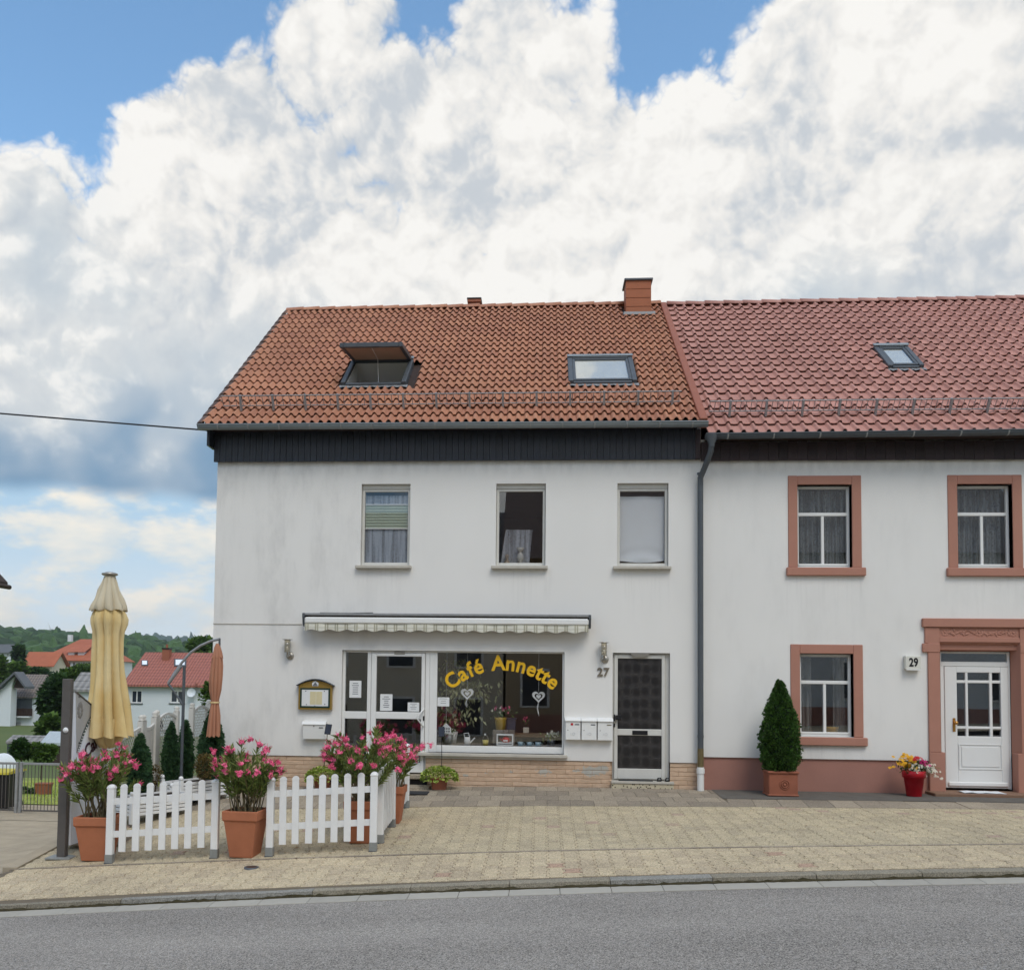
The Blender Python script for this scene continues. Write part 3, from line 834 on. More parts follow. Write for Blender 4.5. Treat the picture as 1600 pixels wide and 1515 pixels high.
# ---------------------------------------------------------------- roofs
def tile_mesh(name, w, L, prof, nseg, t, mat):
    mb = MB(); vs = []; fs = []
    for i in range(nseg+1):
        u = i/nseg; x = u*w; h = prof(u)
        vs += [(x, -.006, h+t-.016), (x, -.010, h+t-.005), (x, .004, h+t), (x, L, h-.004)]
    for i in range(nseg):
        b0 = i*4
        for k3 in range(3): fs.append((b0+k3, b0+4+k3, b0+5+k3, b0+1+k3))
    mb.add(vs, fs, True)
    me = mb.mesh(name, mat)
    return me, vs, fs
def prof27(u):
    v = (u*2) % 1.0 if u < 1 else 0.0
    return .056*math.sin(math.pi*min(1, v/.66))**.85 if v < .66 else -.002
def prof29(u):
    if u < .60: return .003*math.cos(u/.60*2*math.pi)
    v = (u-.60)/.40
    return .050*min(1.0, math.sin(math.pi*v)*1.35)
def make_roof(house, x0, x1, eY, eZ, rY, rZ, w, rows, prof, nseg, mat, skips, budget, deck_mat, ridge_len, ridge_mat, vis, tname='roof_tile'):
    slope = math.hypot(rY-eY, rZ-eZ); sv = Vector((0, rY-eY, rZ-eZ))/slope; nv = Vector((1, 0, 0)).cross(sv)
    MR = Matrix(((1, sv.x, nv.x, x0), (0, sv.y, nv.y, eY), (0, sv.z, nv.z, eZ), (0, 0, 0, 1)))
    W = x1-x0
    mb = MB(); cuts = [(s[0], s[1], s[2], s[3]) for s in skips if len(s) > 4]
    X = sorted(set([0, W]+[c for s in cuts for c in s[:2]])); Sx = sorted(set([.02, slope]+[c for s in cuts for c in s[2:]]))
    for i in range(len(X)-1):
        for j in range(len(Sx)-1):
            cx, cs = (X[i]+X[i+1])/2, (Sx[j]+Sx[j+1])/2
            if any(c[0] < cx < c[1] and c[2] < cs < c[3] for c in cuts): continue
            mb.add([(X[i], Sx[j], -.02), (X[i+1], Sx[j], -.02), (X[i+1], Sx[j+1], -.02), (X[i], Sx[j+1], -.02)], [(0, 1, 2, 3)], M=MR)
    # back slope, eave board and gable ends
    bY = rY+(rY-eY)
    mb.quad((x0, rY, rZ), (x1, rY, rZ), (x1, bY, eZ), (x0, bY, eZ), 1)
    mb.quad((x0, eY+.02, eZ-.03), (x1, eY+.02, eZ-.03), (x1, .05, eZ-.03), (x0, .05, eZ-.03))
    mb.quad((x0, eY+.02, eZ-.03), (x0, eY+.02, eZ), (x1, eY+.02, eZ), (x1, eY+.02, eZ-.03))
    roof = mb.build('roof', [M['brown_wood'], deck_mat], house, fix=False)
    e = slope/rows
    me, vs, fs = tile_mesh(tname, w, e+.03, prof, nseg, .040, mat)
    cells = []
    for r in range(rows):
        for c in range(int(W/w+.02)):
            cx, cs = (c+.5)*w, (r+.5)*e
            if any(s[0] < cx < s[1] and s[2] < cs < s[3] for s in skips): continue
            cells.append((c, r))
    key = lambda q: (MR @ Vector(((q[0]+.5)*w, (q[1]+.5)*e, 0))-CAM).length
    near = set(sorted([q for q in cells if vis(x0+(q[0]+.5)*w, q[1])], key=key)[:budget])
    rest = MB()
    for (c, r) in cells:
        j = Matrix.Translation((c*w+random.uniform(-.003, .003), r*e+random.uniform(-.004, .004), random.uniform(0, .004))) @ Matrix.Rotation(random.uniform(-.006, .006), 4, 'Z')
        if (c, r) in near: inst(tname, me, MR @ j, roof)
        else: rest.add(vs, fs, True, M=MR @ j)
    tag(rest.build('roof_tiles', mat, roof, fix=False), kind='stuff')
    # ridge tiles
    n = int(W/ridge_len)+1; rl = W/n
    mbr = MB(); vs2 = []; fs2 = []
    for i, (xx, rr) in enumerate(((0, .105), (rl*1.06, .092))):
        for k3 in range(9):
            an = math.pi*k3/8; vs2.append((xx, math.cos(an)*rr*1.15, math.sin(an)*rr))
    for k3 in range(8): fs2.append((k3, k3+9, k3+10, k3+1))
    fs2.append(tuple(range(9)))
    mbr.add(vs2, fs2, True); mer = mbr.mesh('ridge_tile', ridge_mat)
    for i in range(n):
        Mx = Matrix.Translation((x1-i*rl if ridge_len < .4 else x0+i*rl, rY, rZ+.005+random.uniform(-.004, .004)))
        if ridge_len < .4: Mx = Mx @ Matrix.Diagonal((-1, 1, 1, 1))
        inst('ridge_tile', mer, Mx @ Matrix.Rotation(R(1.2), 4, 'Y'), roof)
    return roof, MR, sv, nv, slope
E27, R27 = (-.35, 5.945), (4.70, 9.93)
E29, R29 = (-.35, 5.735), (4.70, 9.91)
X27a, X27b = -5.74, 2.53
def roof_uv(x, y, E, Rr, x0):
    p0 = Vector((x0, E[0], E[1])); sv = Vector((0, Rr[0]-E[0], Rr[1]-E[1])).normalized(); nv = Vector((1, 0, 0)).cross(sv)
    q = onplane(x, y, p0, nv); return q.x-x0, (q-p0).dot(sv), q
def roof_rect(pts, E, Rr, x0):
    L = [roof_uv(x, y, E, Rr, x0) for x, y in pts]
    return ((L[0][0]+L[3][0])/2, (L[1][0]+L[2][0])/2, (L[2][1]+L[3][1])/2, (L[0][1]+L[1][1])/2)
SKA = roof_rect([(552, 571), (637, 570), (640, 605), (537, 606)], E27, R27, X27a)
SKA = ((SKA[0]+.0), SKA[1], SKA[2], SKA[3])
SKB = roof_rect([(889, 567), (985, 566), (992, 602), (891, 604)], E27, R27, X27a)
SKC = roof_rect([(1368, 550), (1417, 549), (1436, 578), (1387, 580)], E29, R29, 2.62)
ch = roof_uv(998, 494, E27, R27, X27a)
grow = lambda s, g: (s[0]-g*.4, s[1]+g*.4, s[2]-g*.1, s[3]+g*.7)
skip27 = [grow(SKA, .12), grow(SKB, .12), (ch[0]-.26, ch[0]+.26, ch[1]+.05, 99)]
skip27.append((SKA[0]+.05, SKA[1]-.05, SKA[2]+.05, SKA[3]-.05, 'cut'))
roof27, MR27, sv27, nv27, SL27 = make_roof(h27, X27a, X27b, *E27, *R27, .2852, 20, prof27, 12, M['tile27'], skip27, 300, M['tile27'], .36, M['tile27'], lambda x, r: True)

# left verge tiles and the sheet-metal strip between the roofs
e27 = SL27/20
mb = MB()
prof = [(-.075, -.09), (-.075, .02), (-.05, .055), (.0, .065), (.035, .045)]
vs = []; fs = []
for s_, dz_ in ((-.015, .015), (e27+.02, -.006)):
    vs += [(x, s_, z+dz_) for x, z in prof]
for k3 in range(4): fs.append((k3, k3+5, k3+6, k3+1))
fs.append((0, 1, 2, 3, 4))
mb.add(vs, fs, False); mev = mb.mesh('verge_tile', M['verge_dark'])
for r in range(20): inst('verge_tile', mev, MR27 @ Matrix.Translation((0, r*e27, 0)), roof27)
mb = MB().box(X27b-X27a-.01, X27b-X27a+.115, -.03, SL27, -.10, .075, .01, M=MR27); mb.build('verge_strip', M['verge_metal'], roof27)

def snow_guard(roof, MR, xs0, xs1, s0, mat, step, bar):
    """low fence of two rails and thin bars on brackets, standing on the roof"""
    mb = MB(); tilt = .10
    def pt(x, h): return MR @ Vector((x, s0-h*tilt, h))
    for h in (.085, .27): mb.tube([pt(xs0, h), pt(xs1, h)], .011, 6)
    x = xs0
    while x < xs1: mb.tube([pt(x, .085), pt(x, .27)], .0062, 4, caps=False); x += bar
    g = mb.build('snow_guard', mat, roof.parent)
    x = xs0+.33
    while x < xs1-.05:
        mb = MB()
        q0, q1, q2 = Vector((x, s0-.10, .035)), Vector((x, s0-.055, .05)), Vector((x, s0-.03, .262))
        for dx in (0,):
            mb.prism([(s0-.11, .03), (s0-.070, .03), (s0-.008, .285), (s0-.048, .287)], x-.017, x+.017, 'X', M=MR)
        mb.build('bracket', mat, g)
        x += step
    return g
sg = roof_uv(700, 641, E27, R27, X27a)
snow_guard(roof27, MR27, roof_uv(352, 640, E27, R27, X27a)[0], roof_uv(1064, 640, E27, R27, X27a)[0], sg[1]+.09, M['galv'], .565, .118)

def skylight(house, MR, rc, glass_in, open_=False, mats=None):
    x0, x1, s0, s1 = rc
    mb = MB(); f = .055
    mb.box(x0-.03, x0+f, s0, s1+.02, -.03, .115, .008, M=MR); mb.box(x1-f, x1+.03, s0, s1+.02, -.03, .115, .008, M=MR)
    mb.box(x0+f, x1-f, s1-f, s1+.04, -.03, .125, .008, M=MR); mb.box(x0+f, x1-f, s0-.02, s0+f*.8, -.03, .085, .008, M=MR)
    o = mb.build('skylight', M['zinc_dark'], house)
    mb = MB(); n = 14
    for i in range(n):
        a0 = x0-.06+(x1-x0+.12)*i/n; a1 = x0-.06+(x1-x0+.12)*(i+1)/n
        mb.add([(a0, s0-.11, .045+(.018 if i % 2 else 0)), (a1, s0-.11, .045+(0 if i % 2 else .018)), (a1, s0, .05), (a0, s0, .05)], [(0, 1, 2, 3)], M=MR)
    mb.build('apron', M['galv'], o)
    mb = MB().box(x0-.04, x1+.04, s1-.03, s1+.06, .126, .15, .008, M=MR); mb.build('hood', M['zinc'], o)
    if not open_:
        mb = MB(); frame(mb, 0, 1, 0, 1, .1, 0, 1)
        mb = MB()
        for b in ((x0+f, x0+f+.05, s0+.05, s1-f), (x1-f-.05, x1-f, s0+.05, s1-f), (x0+f+.05, x1-f-.05, s0+.05, s0+.11), (x0+f+.05, x1-f-.05, s1-f-.05, s1-f)):
            mb.box(*b, .03, .105, .006, M=MR)
        mb.build('sash', M['zinc_dark'], o)
        MB().box(x0+f+.05, x1-f-.05, s0+.11, s1-f-.05, .085, .091, M=MR).build('pane', M['glass'], o)
        MB().box(x0+f+.05, x1-f-.05, s0+.11, s1-f-.05, .066, .071, M=MR).build('blind', M['petal_white'], o)
    else:
        # opening: shaft walls and the sash swung up on its top edge
        mb = MB(); d = -.45
        for (ax, bx, as_, bs) in ((x0+f, x0+f+.01, s0+.04, s1-f), (x1-f-.01, x1-f, s0+.04, s1-f), (x0+f, x1-f, s1-f-.01, s1-f)):
            mb.box(ax, bx, as_, bs, d, .06, M=MR)
        mb.build('shaft', M['pvc'], o)
        MB().box(x0+f, x1-f, s0+.04, s1-f, d-.02, d, M=MR).build('shaft_end', M['dark_in'], o)
        L = s1-s0-.02
        MS = MR @ Matrix.Translation((0, s1-.05, .13)) @ Matrix.Rotation(R(-31), 4, 'X') @ Matrix.Diagonal((1, -1, 1, 1))
        mb = MB()
        xa, xb = x0+.0, x1-.0
        mb.box(xa, xa+.07, 0, L, -.03, .05, .008, M=MS); mb.box(xb-.07, xb, 0, L, -.03, .05, .008, M=MS)
        mb.box(xa+.07, xb-.07, 0, .08, -.03, .05, .008, M=MS); mb.box(xa+.07, xb-.07, L-.08, L, -.03, .05, .008, M=MS)
        mb.build('sash', M['zinc_dark'], o)
        MB().box(xa+.07, xb-.07, .08, L-.08, .0, .006, M=MS).build('pane', M['glass_dim'], o)
        MB().box(xa+.07, xb-.07, .08, L-.08, -.022, -.018, M=MS).build('blind', pm('brown_blind', (.50, .36, .27), .8, tl=.5), o)
        cord = [MS @ Vector(((xa+xb)/2, L-.1, -.03)), MS @ Vector(((xa+xb)/2+.02, L*.5, -.12)), MR @ Vector(((xa+xb)/2+.07, s0+.1, -.05))]
        MB().tube(cord, .005, 5).build('cord', M['paper'], o)
    return o
skylight(h27, MR27, SKA, None, True)
skylight(h27, MR27, SKB, None)

# chimneys
c0 = ch[2]; fy = c0.y
xa, xb = P(978, 470, fy).x, P(1017.5, 470, fy).x; ztop = P(997, 435, fy).z
mb = MB().box(xa+.012, xb-.012, fy+.012, fy+.50, 8.9, ztop-.03); chim = mb.build('chimney', M['brown_wood'], h27)
pz = c0.z+.02; ph = (ztop-.04-pz)/4
for i in range(4):
    mb = MB().box(xa, xb, fy, fy+.512, pz+i*ph+.004, pz+(i+1)*ph-.004, .004); mb.build('cladding_panel', M['brick_ch'], chim)
MB().box(xa-.035, xb+.035, fy-.035, fy+.545, ztop-.045, ztop+.0, .008).build('cap', M['zinc_dark'], chim)
MB().box(xa-.06, xb+.08, fy-.09, fy-.002, c0.z+.0, c0.z+.07, .01).build('flashing', M['galv'], chim)
q0, q1, q2 = P(731, 470, 5.6), P(751, 470, 5.6), P(741, 468, 5.6)
mb = MB().box(q0.x+.03, q1.x-.03, 5.6, 5.85, 8.8, q2.z, .004); c2 = mb.build('vent_chimney', M['brick_small'], h27)
MB().box(q0.x-.01, q1.x+.01, 5.56, 5.89, q2.z-.07, q2.z+.0, .01).build('brick_collar', M['brick_small'], c2)
MB().box(q0.x-.02, q1.x+.02, 5.55, 5.9, q2.z+.001, q2.z+.035, .01).build('cap', M['black'], c2)

# eaves: dark boards, gutter
def boards(house, x0, x1, z0, z1, y, w, mat, name='fascia'):
    mb = MB().box(x0, x1, y+.022, -.003, z0+.01, z1); f = mb.build(name, mat, house)
    me = MB().box(.0015, w-.0015, 0, .020, 0, z1-z0, .002).mesh('fascia_board', mat)
    x = x0
    while x < x1-.01:
        s = min(w, x1-x)
        inst('fascia_board', me, Matrix.Translation((x, y+random.uniform(-.002, .002), z0+random.uniform(-.003, .003))) @ Matrix.Diagonal((s/w, 1, 1, 1)), f)
        x += w
    return f
boards(h27, -5.615, 2.50, 5.395, 5.915, -.075, .105, M['fascia27'])
MB().box(2.502, 2.585, -.08, -.001, 5.40, 5.90, .004).build('corner_board', M['fascia29'], h27)
MB().box(-5.66, -5.617, -.30, -.001, 5.62, 5.915).build('verge_board', M['fascia27'], h27)
def gutter(house, x0, x1, z0, z1, y, r, step, mat):
    mb = MB(); vs = []; fs = []
    for (x, z) in ((x0, z0), (x1, z1)):
        for k3 in range(11):
            an = math.pi+math.pi*k3/10; vs.append((x, y+math.cos(an)*r, z+math.sin(an)*r))
    for k3 in range(10): fs.append((k3, k3+11, k3+12, k3+1))
    fs += [tuple(range(11)), tuple(range(21, 10, -1))]
    mb.add(vs, fs, True)
    mb.tube([(x0, y-r, z0+.003), (x1, y-r, z1+.003)], .010, 8)
    g = mb.build('gutter', mat, house, fix=False)
    x = x0+.35
    while x < x1:
        zz = z0+(z1-z0)*(x-x0)/(x1-x0); mb = MB(); path = []
        for k3 in range(9):
            an = math.pi+math.pi*k3/8; path.append((x, y+math.cos(an)*(r+.003), zz+math.sin(an)*(r+.003)))
        for i in range(8):
            a_, b2 = path[i], path[i+1]
            mb.quad((x-.012, a_[1], a_[2]), (x+.012, a_[1], a_[2]), (x+.012, b2[1], b2[2]), (x-.012, b2[1], b2[2]))
        mb.build('gutter_bracket', M['galv'], g, fix=False); x += step
    return g
gutter(h27, -5.76, 2.64, 5.925, 5.905, -.435, .075, .52, M['zinc'])

# ---------------------------------------------------------------- upper windows of the café house
def sill(x0, x1, z, par, t=.05, out=.09, mat='sillstone'):
    return MB().box(x0, x1, -out, .10, z-t, z, .006).build('sill', M[mat], par)
def upper_window(w, tilt=None):
    x0, x1, z0, z1 = w
    mb = MB(); frame(mb, x0+.004, x1-.004, z0+.004, z1-.075, .045, .075, .135, wb=.06, wt=.045)
    mb.box(x0+.004, x1-.004, .060, .13, z1-.075, z1-.003, .004)
    o = mb.build('window', M['old_frame'], h27)
    sill(x0-.07, x1+.04, z0-.001, o)
    pane('pane', x0+.045, x1-.045, z0+.06, z1-.118, .10, o)
    return o, (x0+.05, x1-.05, z0+.064, z1-.12)
o, r = upper_window(W1)
MB().box(r[0], r[1], .145, .15, r[2], r[3]-.05).build('net_curtain', M['net27'], o)
gz0, gz1 = P(600, 823).z, P(600, 787).z
mb = MB(); n = 16
for i in range(n):
    za, zb_ = gz0+(gz1-gz0)*i/n, gz0+(gz1-gz0)*(i+1)/n
    mb.quad((r[0]+.005, .120+.012*(i % 2), za), (r[1]-.005, .120+.012*(i % 2), za), (r[1]-.005, .120+.012*((i+1) % 2), zb_), (r[0]+.005, .120+.012*((i+1) % 2), zb_))
mb.build('pleated_blind', M['blind_green'], o, fix=False)
mb = MB().box(r[0], r[1], .114, .136, gz0-.018, gz0, .003).box(r[0], r[1], .114, .136, gz1, gz1+.018, .003); mb.build('blind_rail', M['pvc'], o)
o, r = upper_window(W2)
mb = MB()
mb.add([(r[0]+.02, .30, r[2]), (r[0]+.10, .32, r[2]+.60), (r[1]-.17, .34, r[2]+.60), (r[1]-.22, .32, r[2])], [(0, 1, 2, 3)])
mb.build('lower_reflection', curtain_mat('reflection_net', (.34, .36, .40), 40, .9, 18), o)  # pale sheet standing in for the reflection in the lower pane
o, r = upper_window(W3)
mb = MB(); vs = []; fs = []; nx_, nz_ = 24, 26
for j in range(nz_+1):
    t = j/nz_; z = r[3]-.07-(r[3]-.07-r[2]-.05)*t
    for i in range(nx_+1):
        u = i/nx_; sag = .10*math.sin(math.pi*u)*max(0, t-.55)*1.3
        y = .17+.012*math.sin(u*9+t*3)*(1-t)+.03*math.sin((t*22+math.sin(u*3.1)*2.5))*max(0, t-.72)*2.2
        vs.append((r[0]+(r[1]-r[0])*u, y, z-sag*(1-t)*1.4-(.05*math.sin(math.pi*u) if t > .8 else 0)*(t-.8)*3))
for j in range(nz_):
    for i in range(nx_):
        a0 = j*(nx_+1)+i; fs.append((a0, a0+1, a0+nx_+2, a0+nx_+1))
mb.add(vs, fs, True); mb.build('hung_cloth', M['cloth_white'], o, fix=False)

# ---------------------------------------------------------------- shopfront
sx0, sx1 = SA[0], SB[1]
mb = MB(); Y0, Y1 = .055, .125
zz0, zz1 = SA[2], SA[3]-.004
xs1, xd0, xd1 = P(573, 1060).x, P(579, 1060).x, P(664, 1060).x          # sidelight post, door leaf
mb.box(sx0+.003, sx0+.05, Y0, Y1, zz0, zz1, .005)
mb.box(xs1, xd0, Y0-.004, Y1, zz0, zz1, .005)
mb.box(sx0+.05, xs1, Y0+.003, Y1-.003, P(550, 1122.5).z, P(550, 1111).z, .005)
mb.box(sx0+.05, xs1, Y0+.003, Y1-.003, zz0, zz0+.10, .005)
mb.box(sx0+.05, xs1, Y0+.003, Y1-.003, zz1-.03, zz1, .005)
mb.box(xd0, xd1, Y0+.003, Y1-.003, zz1-.035, zz1, .005)
xm1 = P(682.5, 1060).x
mb.box(xd1, xd1+.07, Y0-.002, Y1, zz0, zz1, .005); mb.box(xd1+.072, xm1, Y0, Y1, SB[2], zz1, .005)
mb.box(xm1, sx1-.004, Y0+.003, Y1-.003, SB[2]+.002, SB[2]+.115, .006)
mb.box(xm1, sx1-.004, Y0+.003, Y1-.003, zz1-.02, zz1, .004); mb.box(sx1-.03, sx1-.003, Y0, Y1, SB[2], zz1, .004)
shop = mb.build('shopfront', M['pvc'], h27)
pane('pane', sx0+.05, xs1, P(550, 1111).z, zz1-.03, .088, shop, 'glass_dim'); pane('pane', sx0+.05, xs1, zz0+.10, P(550, 1122.5).z, .088, shop, 'glass_dim')
big = pane('display_pane', xm1, sx1-.03, SB[2]+.115, zz1-.02, .088, shop)
MB().box(sx0+.95, sx1+.06, -.07, .10, SB[2]-.055, SB[2]-.0, .008).build('sill', M['sillstone'], shop)
# door leaf
mb = MB(); dx0, dx1, dz0, dz1 = xd0+.006, xd1-.006, zz0+.012, zz1-.04
gx0, gx1 = P(587.5, 1060).x, P(658, 1060).x
ga0, ga1, gb0, gb1 = P(620, 1112).z, P(620, 1025).z, P(620, 1191).z, P(620, 1123).z
mb.box(dx0, gx0, .035, .10, dz0, dz1, .006); mb.box(gx1, dx1, .035, .10, dz0, dz1, .006)
mb.box(gx0, gx1, .037, .098, ga1, dz1, .006); mb.box(gx0, gx1, .037, .098, gb1, ga0, .006); mb.box(gx0, gx1, .037, .098, dz0, gb0, .006)
door = mb.build('cafe_door', M['pvc'], h27)
pane('pane', gx0, gx1, ga0, ga1, .065, door, 'glass_dim'); pane('pane', gx0, gx1, gb0, gb1, .065, door, 'glass_dim')
qa, qb, qc = P(661.5, 1108, -.03), P(651, 1121, -.03), P(661, 1134, -.03)
MB().tube([(qa.x, .034, qa.z), (qa.x-.01, -.03, qa.z-.01), (qb.x, -.035, qb.z), (qc.x-.01, -.03, qc.z+.01), (qc.x, .034, qc.z)], .014, 8).build('pull_handle', M['pvc'], door)
q = P(661.5, 1122); MB().box(q.x-.012, q.x+.012, .028, .036, q.z-.04, q.z+.04, .003).build('lock_plate', M['black'], door)
q = P(624, 1020); MB().box(q.x-.09, q.x+.09, .025, .036, q.z-.018, q.z+.018, .004).build('door_closer_plate', M['steel'], door)
def note(name, x0, y0, x1, y1, par, Y=.055, mat='paper', lines=6):
    a = rect(x0, y0, x1, y1, Y); o = MB().box(a[0], a[1], Y, Y+.003, a[2], a[3]).build(name, M[mat], par)
    mb = MB(); w = a[1]-a[0]; hh = a[3]-a[2]
    for i in range(lines):
        z = a[3]-hh*(.16+.74*i/lines); s = random.uniform(.35, .8)*w*.42; c = (a[0]+a[1])/2
        mb.box(c-s, c+s, Y-.0015, Y, z-hh*.018, z+hh*.018)
    mb.build('print', M['ink'], o)
    return o
note('notice', 546, 1063, 564.5, 1089.5, shop, .078); note('notice', 594, 1084, 613, 1110, door, .05); note('notice', 637, 1097, 655, 1111, door, .05, lines=4)
note('notice', 683.5, 1089, 702, 1103, shop, .078, lines=3)
a = rect(648, 1183, 655, 1190, .05); MB().box(a[0], a[1], .05, .053, a[2], a[3]).build('sticker', M['paper'], door)
# step below the café door
MB().box(sx0-.05, xd1+.10, -.10, .14, .085, .155, .008).build('door_step', M['slab'], h27)
MB().box(sx0-.02, xd1+.06, -.02, .13, -.15, .084).build('dark_step_gap', M['black'], h27)  # black block; the dark of the gap under the step is its colour
MB().box(sx0-.10, xd1+.14, -.34, -.021, -.20, zf(sx0)+.055, .01).build('lower_step', M['slab'], h27)
q = onground(650, 1239)
e = thing('rubber_mat', 'dark rubber foot mat lying in front of the café door', 'doormat', (q.x-.2, q.y, q.z))
mb = MB(); mb.box(q.x-1.0, q.x+.20, q.y-.18, q.y+.18, q.z+.004, q.z+.018, .004); mb.build('mat', M['rubber'], e)
# yellow arched lettering on the pane
word = 'Café Annette'
adv = {'C': .205, 'a': .165, 'f': .105, 'é': .165, ' ': .13, 'A': .21, 'n': .17, 'e': .165, 't': .110}
c1, c2_, c3 = P(713, 1071, .08), P(777, 1046.5, .08), P(858, 1073, .08)
# circle through three baseline points
def circle3(a, b, c):
    ax, ay, bx, by, cx, cy_ = a.x, a.z, b.x, b.z, c.x, c.z
    d = 2*(ax*(by-cy_)+bx*(cy_-ay)+cx*(ay-by))
    ux = ((ax*ax+ay*ay)*(by-cy_)+(bx*bx+by*by)*(cy_-ay)+(cx*cx+cy_*cy_)*(ay-by))/d
    uy = ((ax*ax+ay*ay)*(cx-bx)+(bx*bx+by*by)*(ax-cx)+(cx*cx+cy_*cy_)*(bx-ax))/d
    return ux, uy, math.hypot(ax-ux, ay-uy)
ux, uz, rr = circle3(c1, c2_, c3)
total = sum(adv[c] for c in word); th0 = math.atan2(c1.x-ux, c1.z-uz); th1 = math.atan2(c3.x-ux, c3.z-uz)
pos_ = 0; span = total-adv['C']/2-adv['e']/2
for c in word:
    mid = pos_+adv[c]/2-adv['C']/2; pos_ += adv[c]
    if c == ' ': continue
    th = th0+(th1-th0)*mid/span
    Mx = Matrix.Translation((ux+rr*math.sin(th), .079, uz+rr*math.cos(th))) @ Matrix.Rotation(th, 4, 'Y') @ FACE @ Matrix.Diagonal((.93, 1, 1, 1))
    lettering('letter', c, .35, Mx, M['yellow_letter'], shop, .002, .0095)

# ---------------------------------------------------------------- house door 27
x0, x1, z0, z1 = D27
mb = MB(); frame(mb, x0+.003, x1-.003, z0+.0, z1-.004, .07, .075, .135, wb=.02)
o27 = mb.build('house_door', M['old_frame'], h27)
mb = MB(); ux0, ux1 = P(965.5, 1080).x, P(1034.5, 1080).x
za, zb2, zc, zd = P(1000, 1139).z, P(1000, 1028.5).z, P(1000, 1201).z, P(1000, 1149).z
lx0, lx1, lz0, lz1 = x0+.03, x1-.075, z0+.022, z1-.03
mb.box(lx0, ux0, .045, .10, lz0, lz1, .006); mb.box(ux1, lx1, .045, .10, lz0, lz1, .006)
mb.box(ux0, ux1, .047, .098, zb2, lz1, .006); mb.box(ux0, ux1, .047, .098, zd, za, .006); mb.box(ux0, ux1, .047, .098, lz0, zc, .006)
mb.build('door_leaf', M['old_frame'], o27)
MB().box(ux0, ux1, .062, .08, za, zb2).build('glass_panel', M['plate_door'], o27); MB().box(ux0, ux1, .062, .08, zc, zd).build('glass_panel', M['plate_door'], o27)
a = rect(988, 1141, 1012, 1147.5, .04); mb = MB().box(a[0], a[1], .036, .046, a[2], a[3], .003); mb.build('letter_slot', M['black'], o27)
q = P(962, 1121); mb = MB().box(q.x-.03, q.x-.005, .0, .05, q.z-.055, q.z+.055, .006).box(q.x-.005, q.x+.09, -.03, .012, q.z-.035, q.z+.045, .012); mb.build('door_knob', M['black'], o27)
q = P(960, 1133); MB().box(q.x-.012, q.x+.014, .038, .046, q.z-.03, q.z+.03, .003).build('lock', M['black'], o27)
q = P(1000, 1020, .04); mb = MB()
pr = [(q.x+.155*math.cos(t), z1-.006-.07*abs(math.sin(t))) for t in [math.pi*i/10 for i in range(11)]]
mb.prism(pr, -.0, .07, 'Y'); mb.build('porch_lamp', M['steel'], o27)
mb = MB().box(x0-.02, x1+.06, -.06, .14, z0-.045, z0-.002, .006); st = mb.build('threshold', M['sillstone'], h27)
def terrazzo():
    m, nt, b, out = new_mat('terrazzo_step'); p = pos(nt)
    v = voro(nt, p, 26, 'F1'); r_ = voro(nt, p, 26, out='Color')
    c = mixc(nt, v.step(.33, .30)*r_.step(.5, .55), (.52, .46, .33, 1), (.05, .04, .03, 1))
    c = scalec(nt, c, noise(nt, p, 40, 4, .6)*.6+.7); nt.links.new(c, b.inputs['Base Color']); b.inputs['Roughness'].default_value = .7
    return m
M['terrazzo'] = terrazzo()
MB().box(x0-.015, x0+.68, -.045, .13, -.06, z0-.046, .006).build('step_stone', M['terrazzo'], h27)
MB().box(x0+.684, x1+.055, -.045, .13, -.06, z0-.046, .006).build('step_stone', M['terrazzo'], h27)
MB().box(x0+.1, x1-.28, -.055, .035, z0-.001, z0+.012, .003).build('entrance_mat', M['rubber'], h27)
# ================================================================== house 29
h29 = thing('neighbour_house', 'white terraced house with pink tiled roof and red sandstone window surrounds', 'house', (XB, 0, 0))
PL29 = .525
def opening(x0, y0, x1, y1): return rect(x0, y0, x1, y1)
O4 = opening(1246, 757.5, 1331, 887); O5 = opening(1496, 756, 1582, 887); O6 = opening(1250, 1021, 1333.5, 1151)
zt, zb = (O4[3]+O5[3])/2, (O4[2]+O5[2])/2
O4 = (O4[0], O4[1], zb, zt); O5 = (O5[0], O5[1], zb, zt)
dcx = (P(1476, 1100, .1).x+P(1577, 1100, .1).x)/2; DW_ = .555
OD = (dcx-DW_-.13, dcx+DW_+.13, PL29, 2.44)
O7 = (O5[0]+2.75, O5[1]+2.75, zb, zt)
holes = [O4, O5, O6, OD, O7]
mb = MB(); wall_cells(mb, XB+.002, XR, PL29, 5.74, 0.0, holes, .16)
mb.quad((XR, 0, -1), (XR, BACK, -1), (XR, BACK, 5.74), (XR, 0, 5.74)); mb.add([(XR, 0, 5.7), (XR, BACK, 5.7), (XR, 4.7, 9.8)], [(0, 1, 2)])
mb.quad((XB, BACK, -1), (XR, BACK, -1), (XR, BACK, 5.74), (XB, BACK, 5.74))
for xa, xb in ((XB+.002, OD[0]), (OD[1], XR)): mb.quad((xa, 0, PL29), (xb, 0, PL29), (xb, .05, PL29-.002), (xa, .05, PL29-.002))
mb.build('wall', M['wall29'], h29, fix=False)
mb = MB()
for xa, xb in ((XB+.002, OD[0]), (OD[1], XR)): mb.box(xa, xb, .028, .16, -.4, PL29-.003)
mb.build('plinth', M['plinth29'], h29)
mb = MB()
mb.box(XB+.02, XR-.02, .17, 5, 2.6, 2.66); mb.box(XB+.02, XR-.02, .17, 5, 5.3, 5.36); mb.box(XB+.02, XR-.02, 4.0, 4.1, -.1, 5.3)
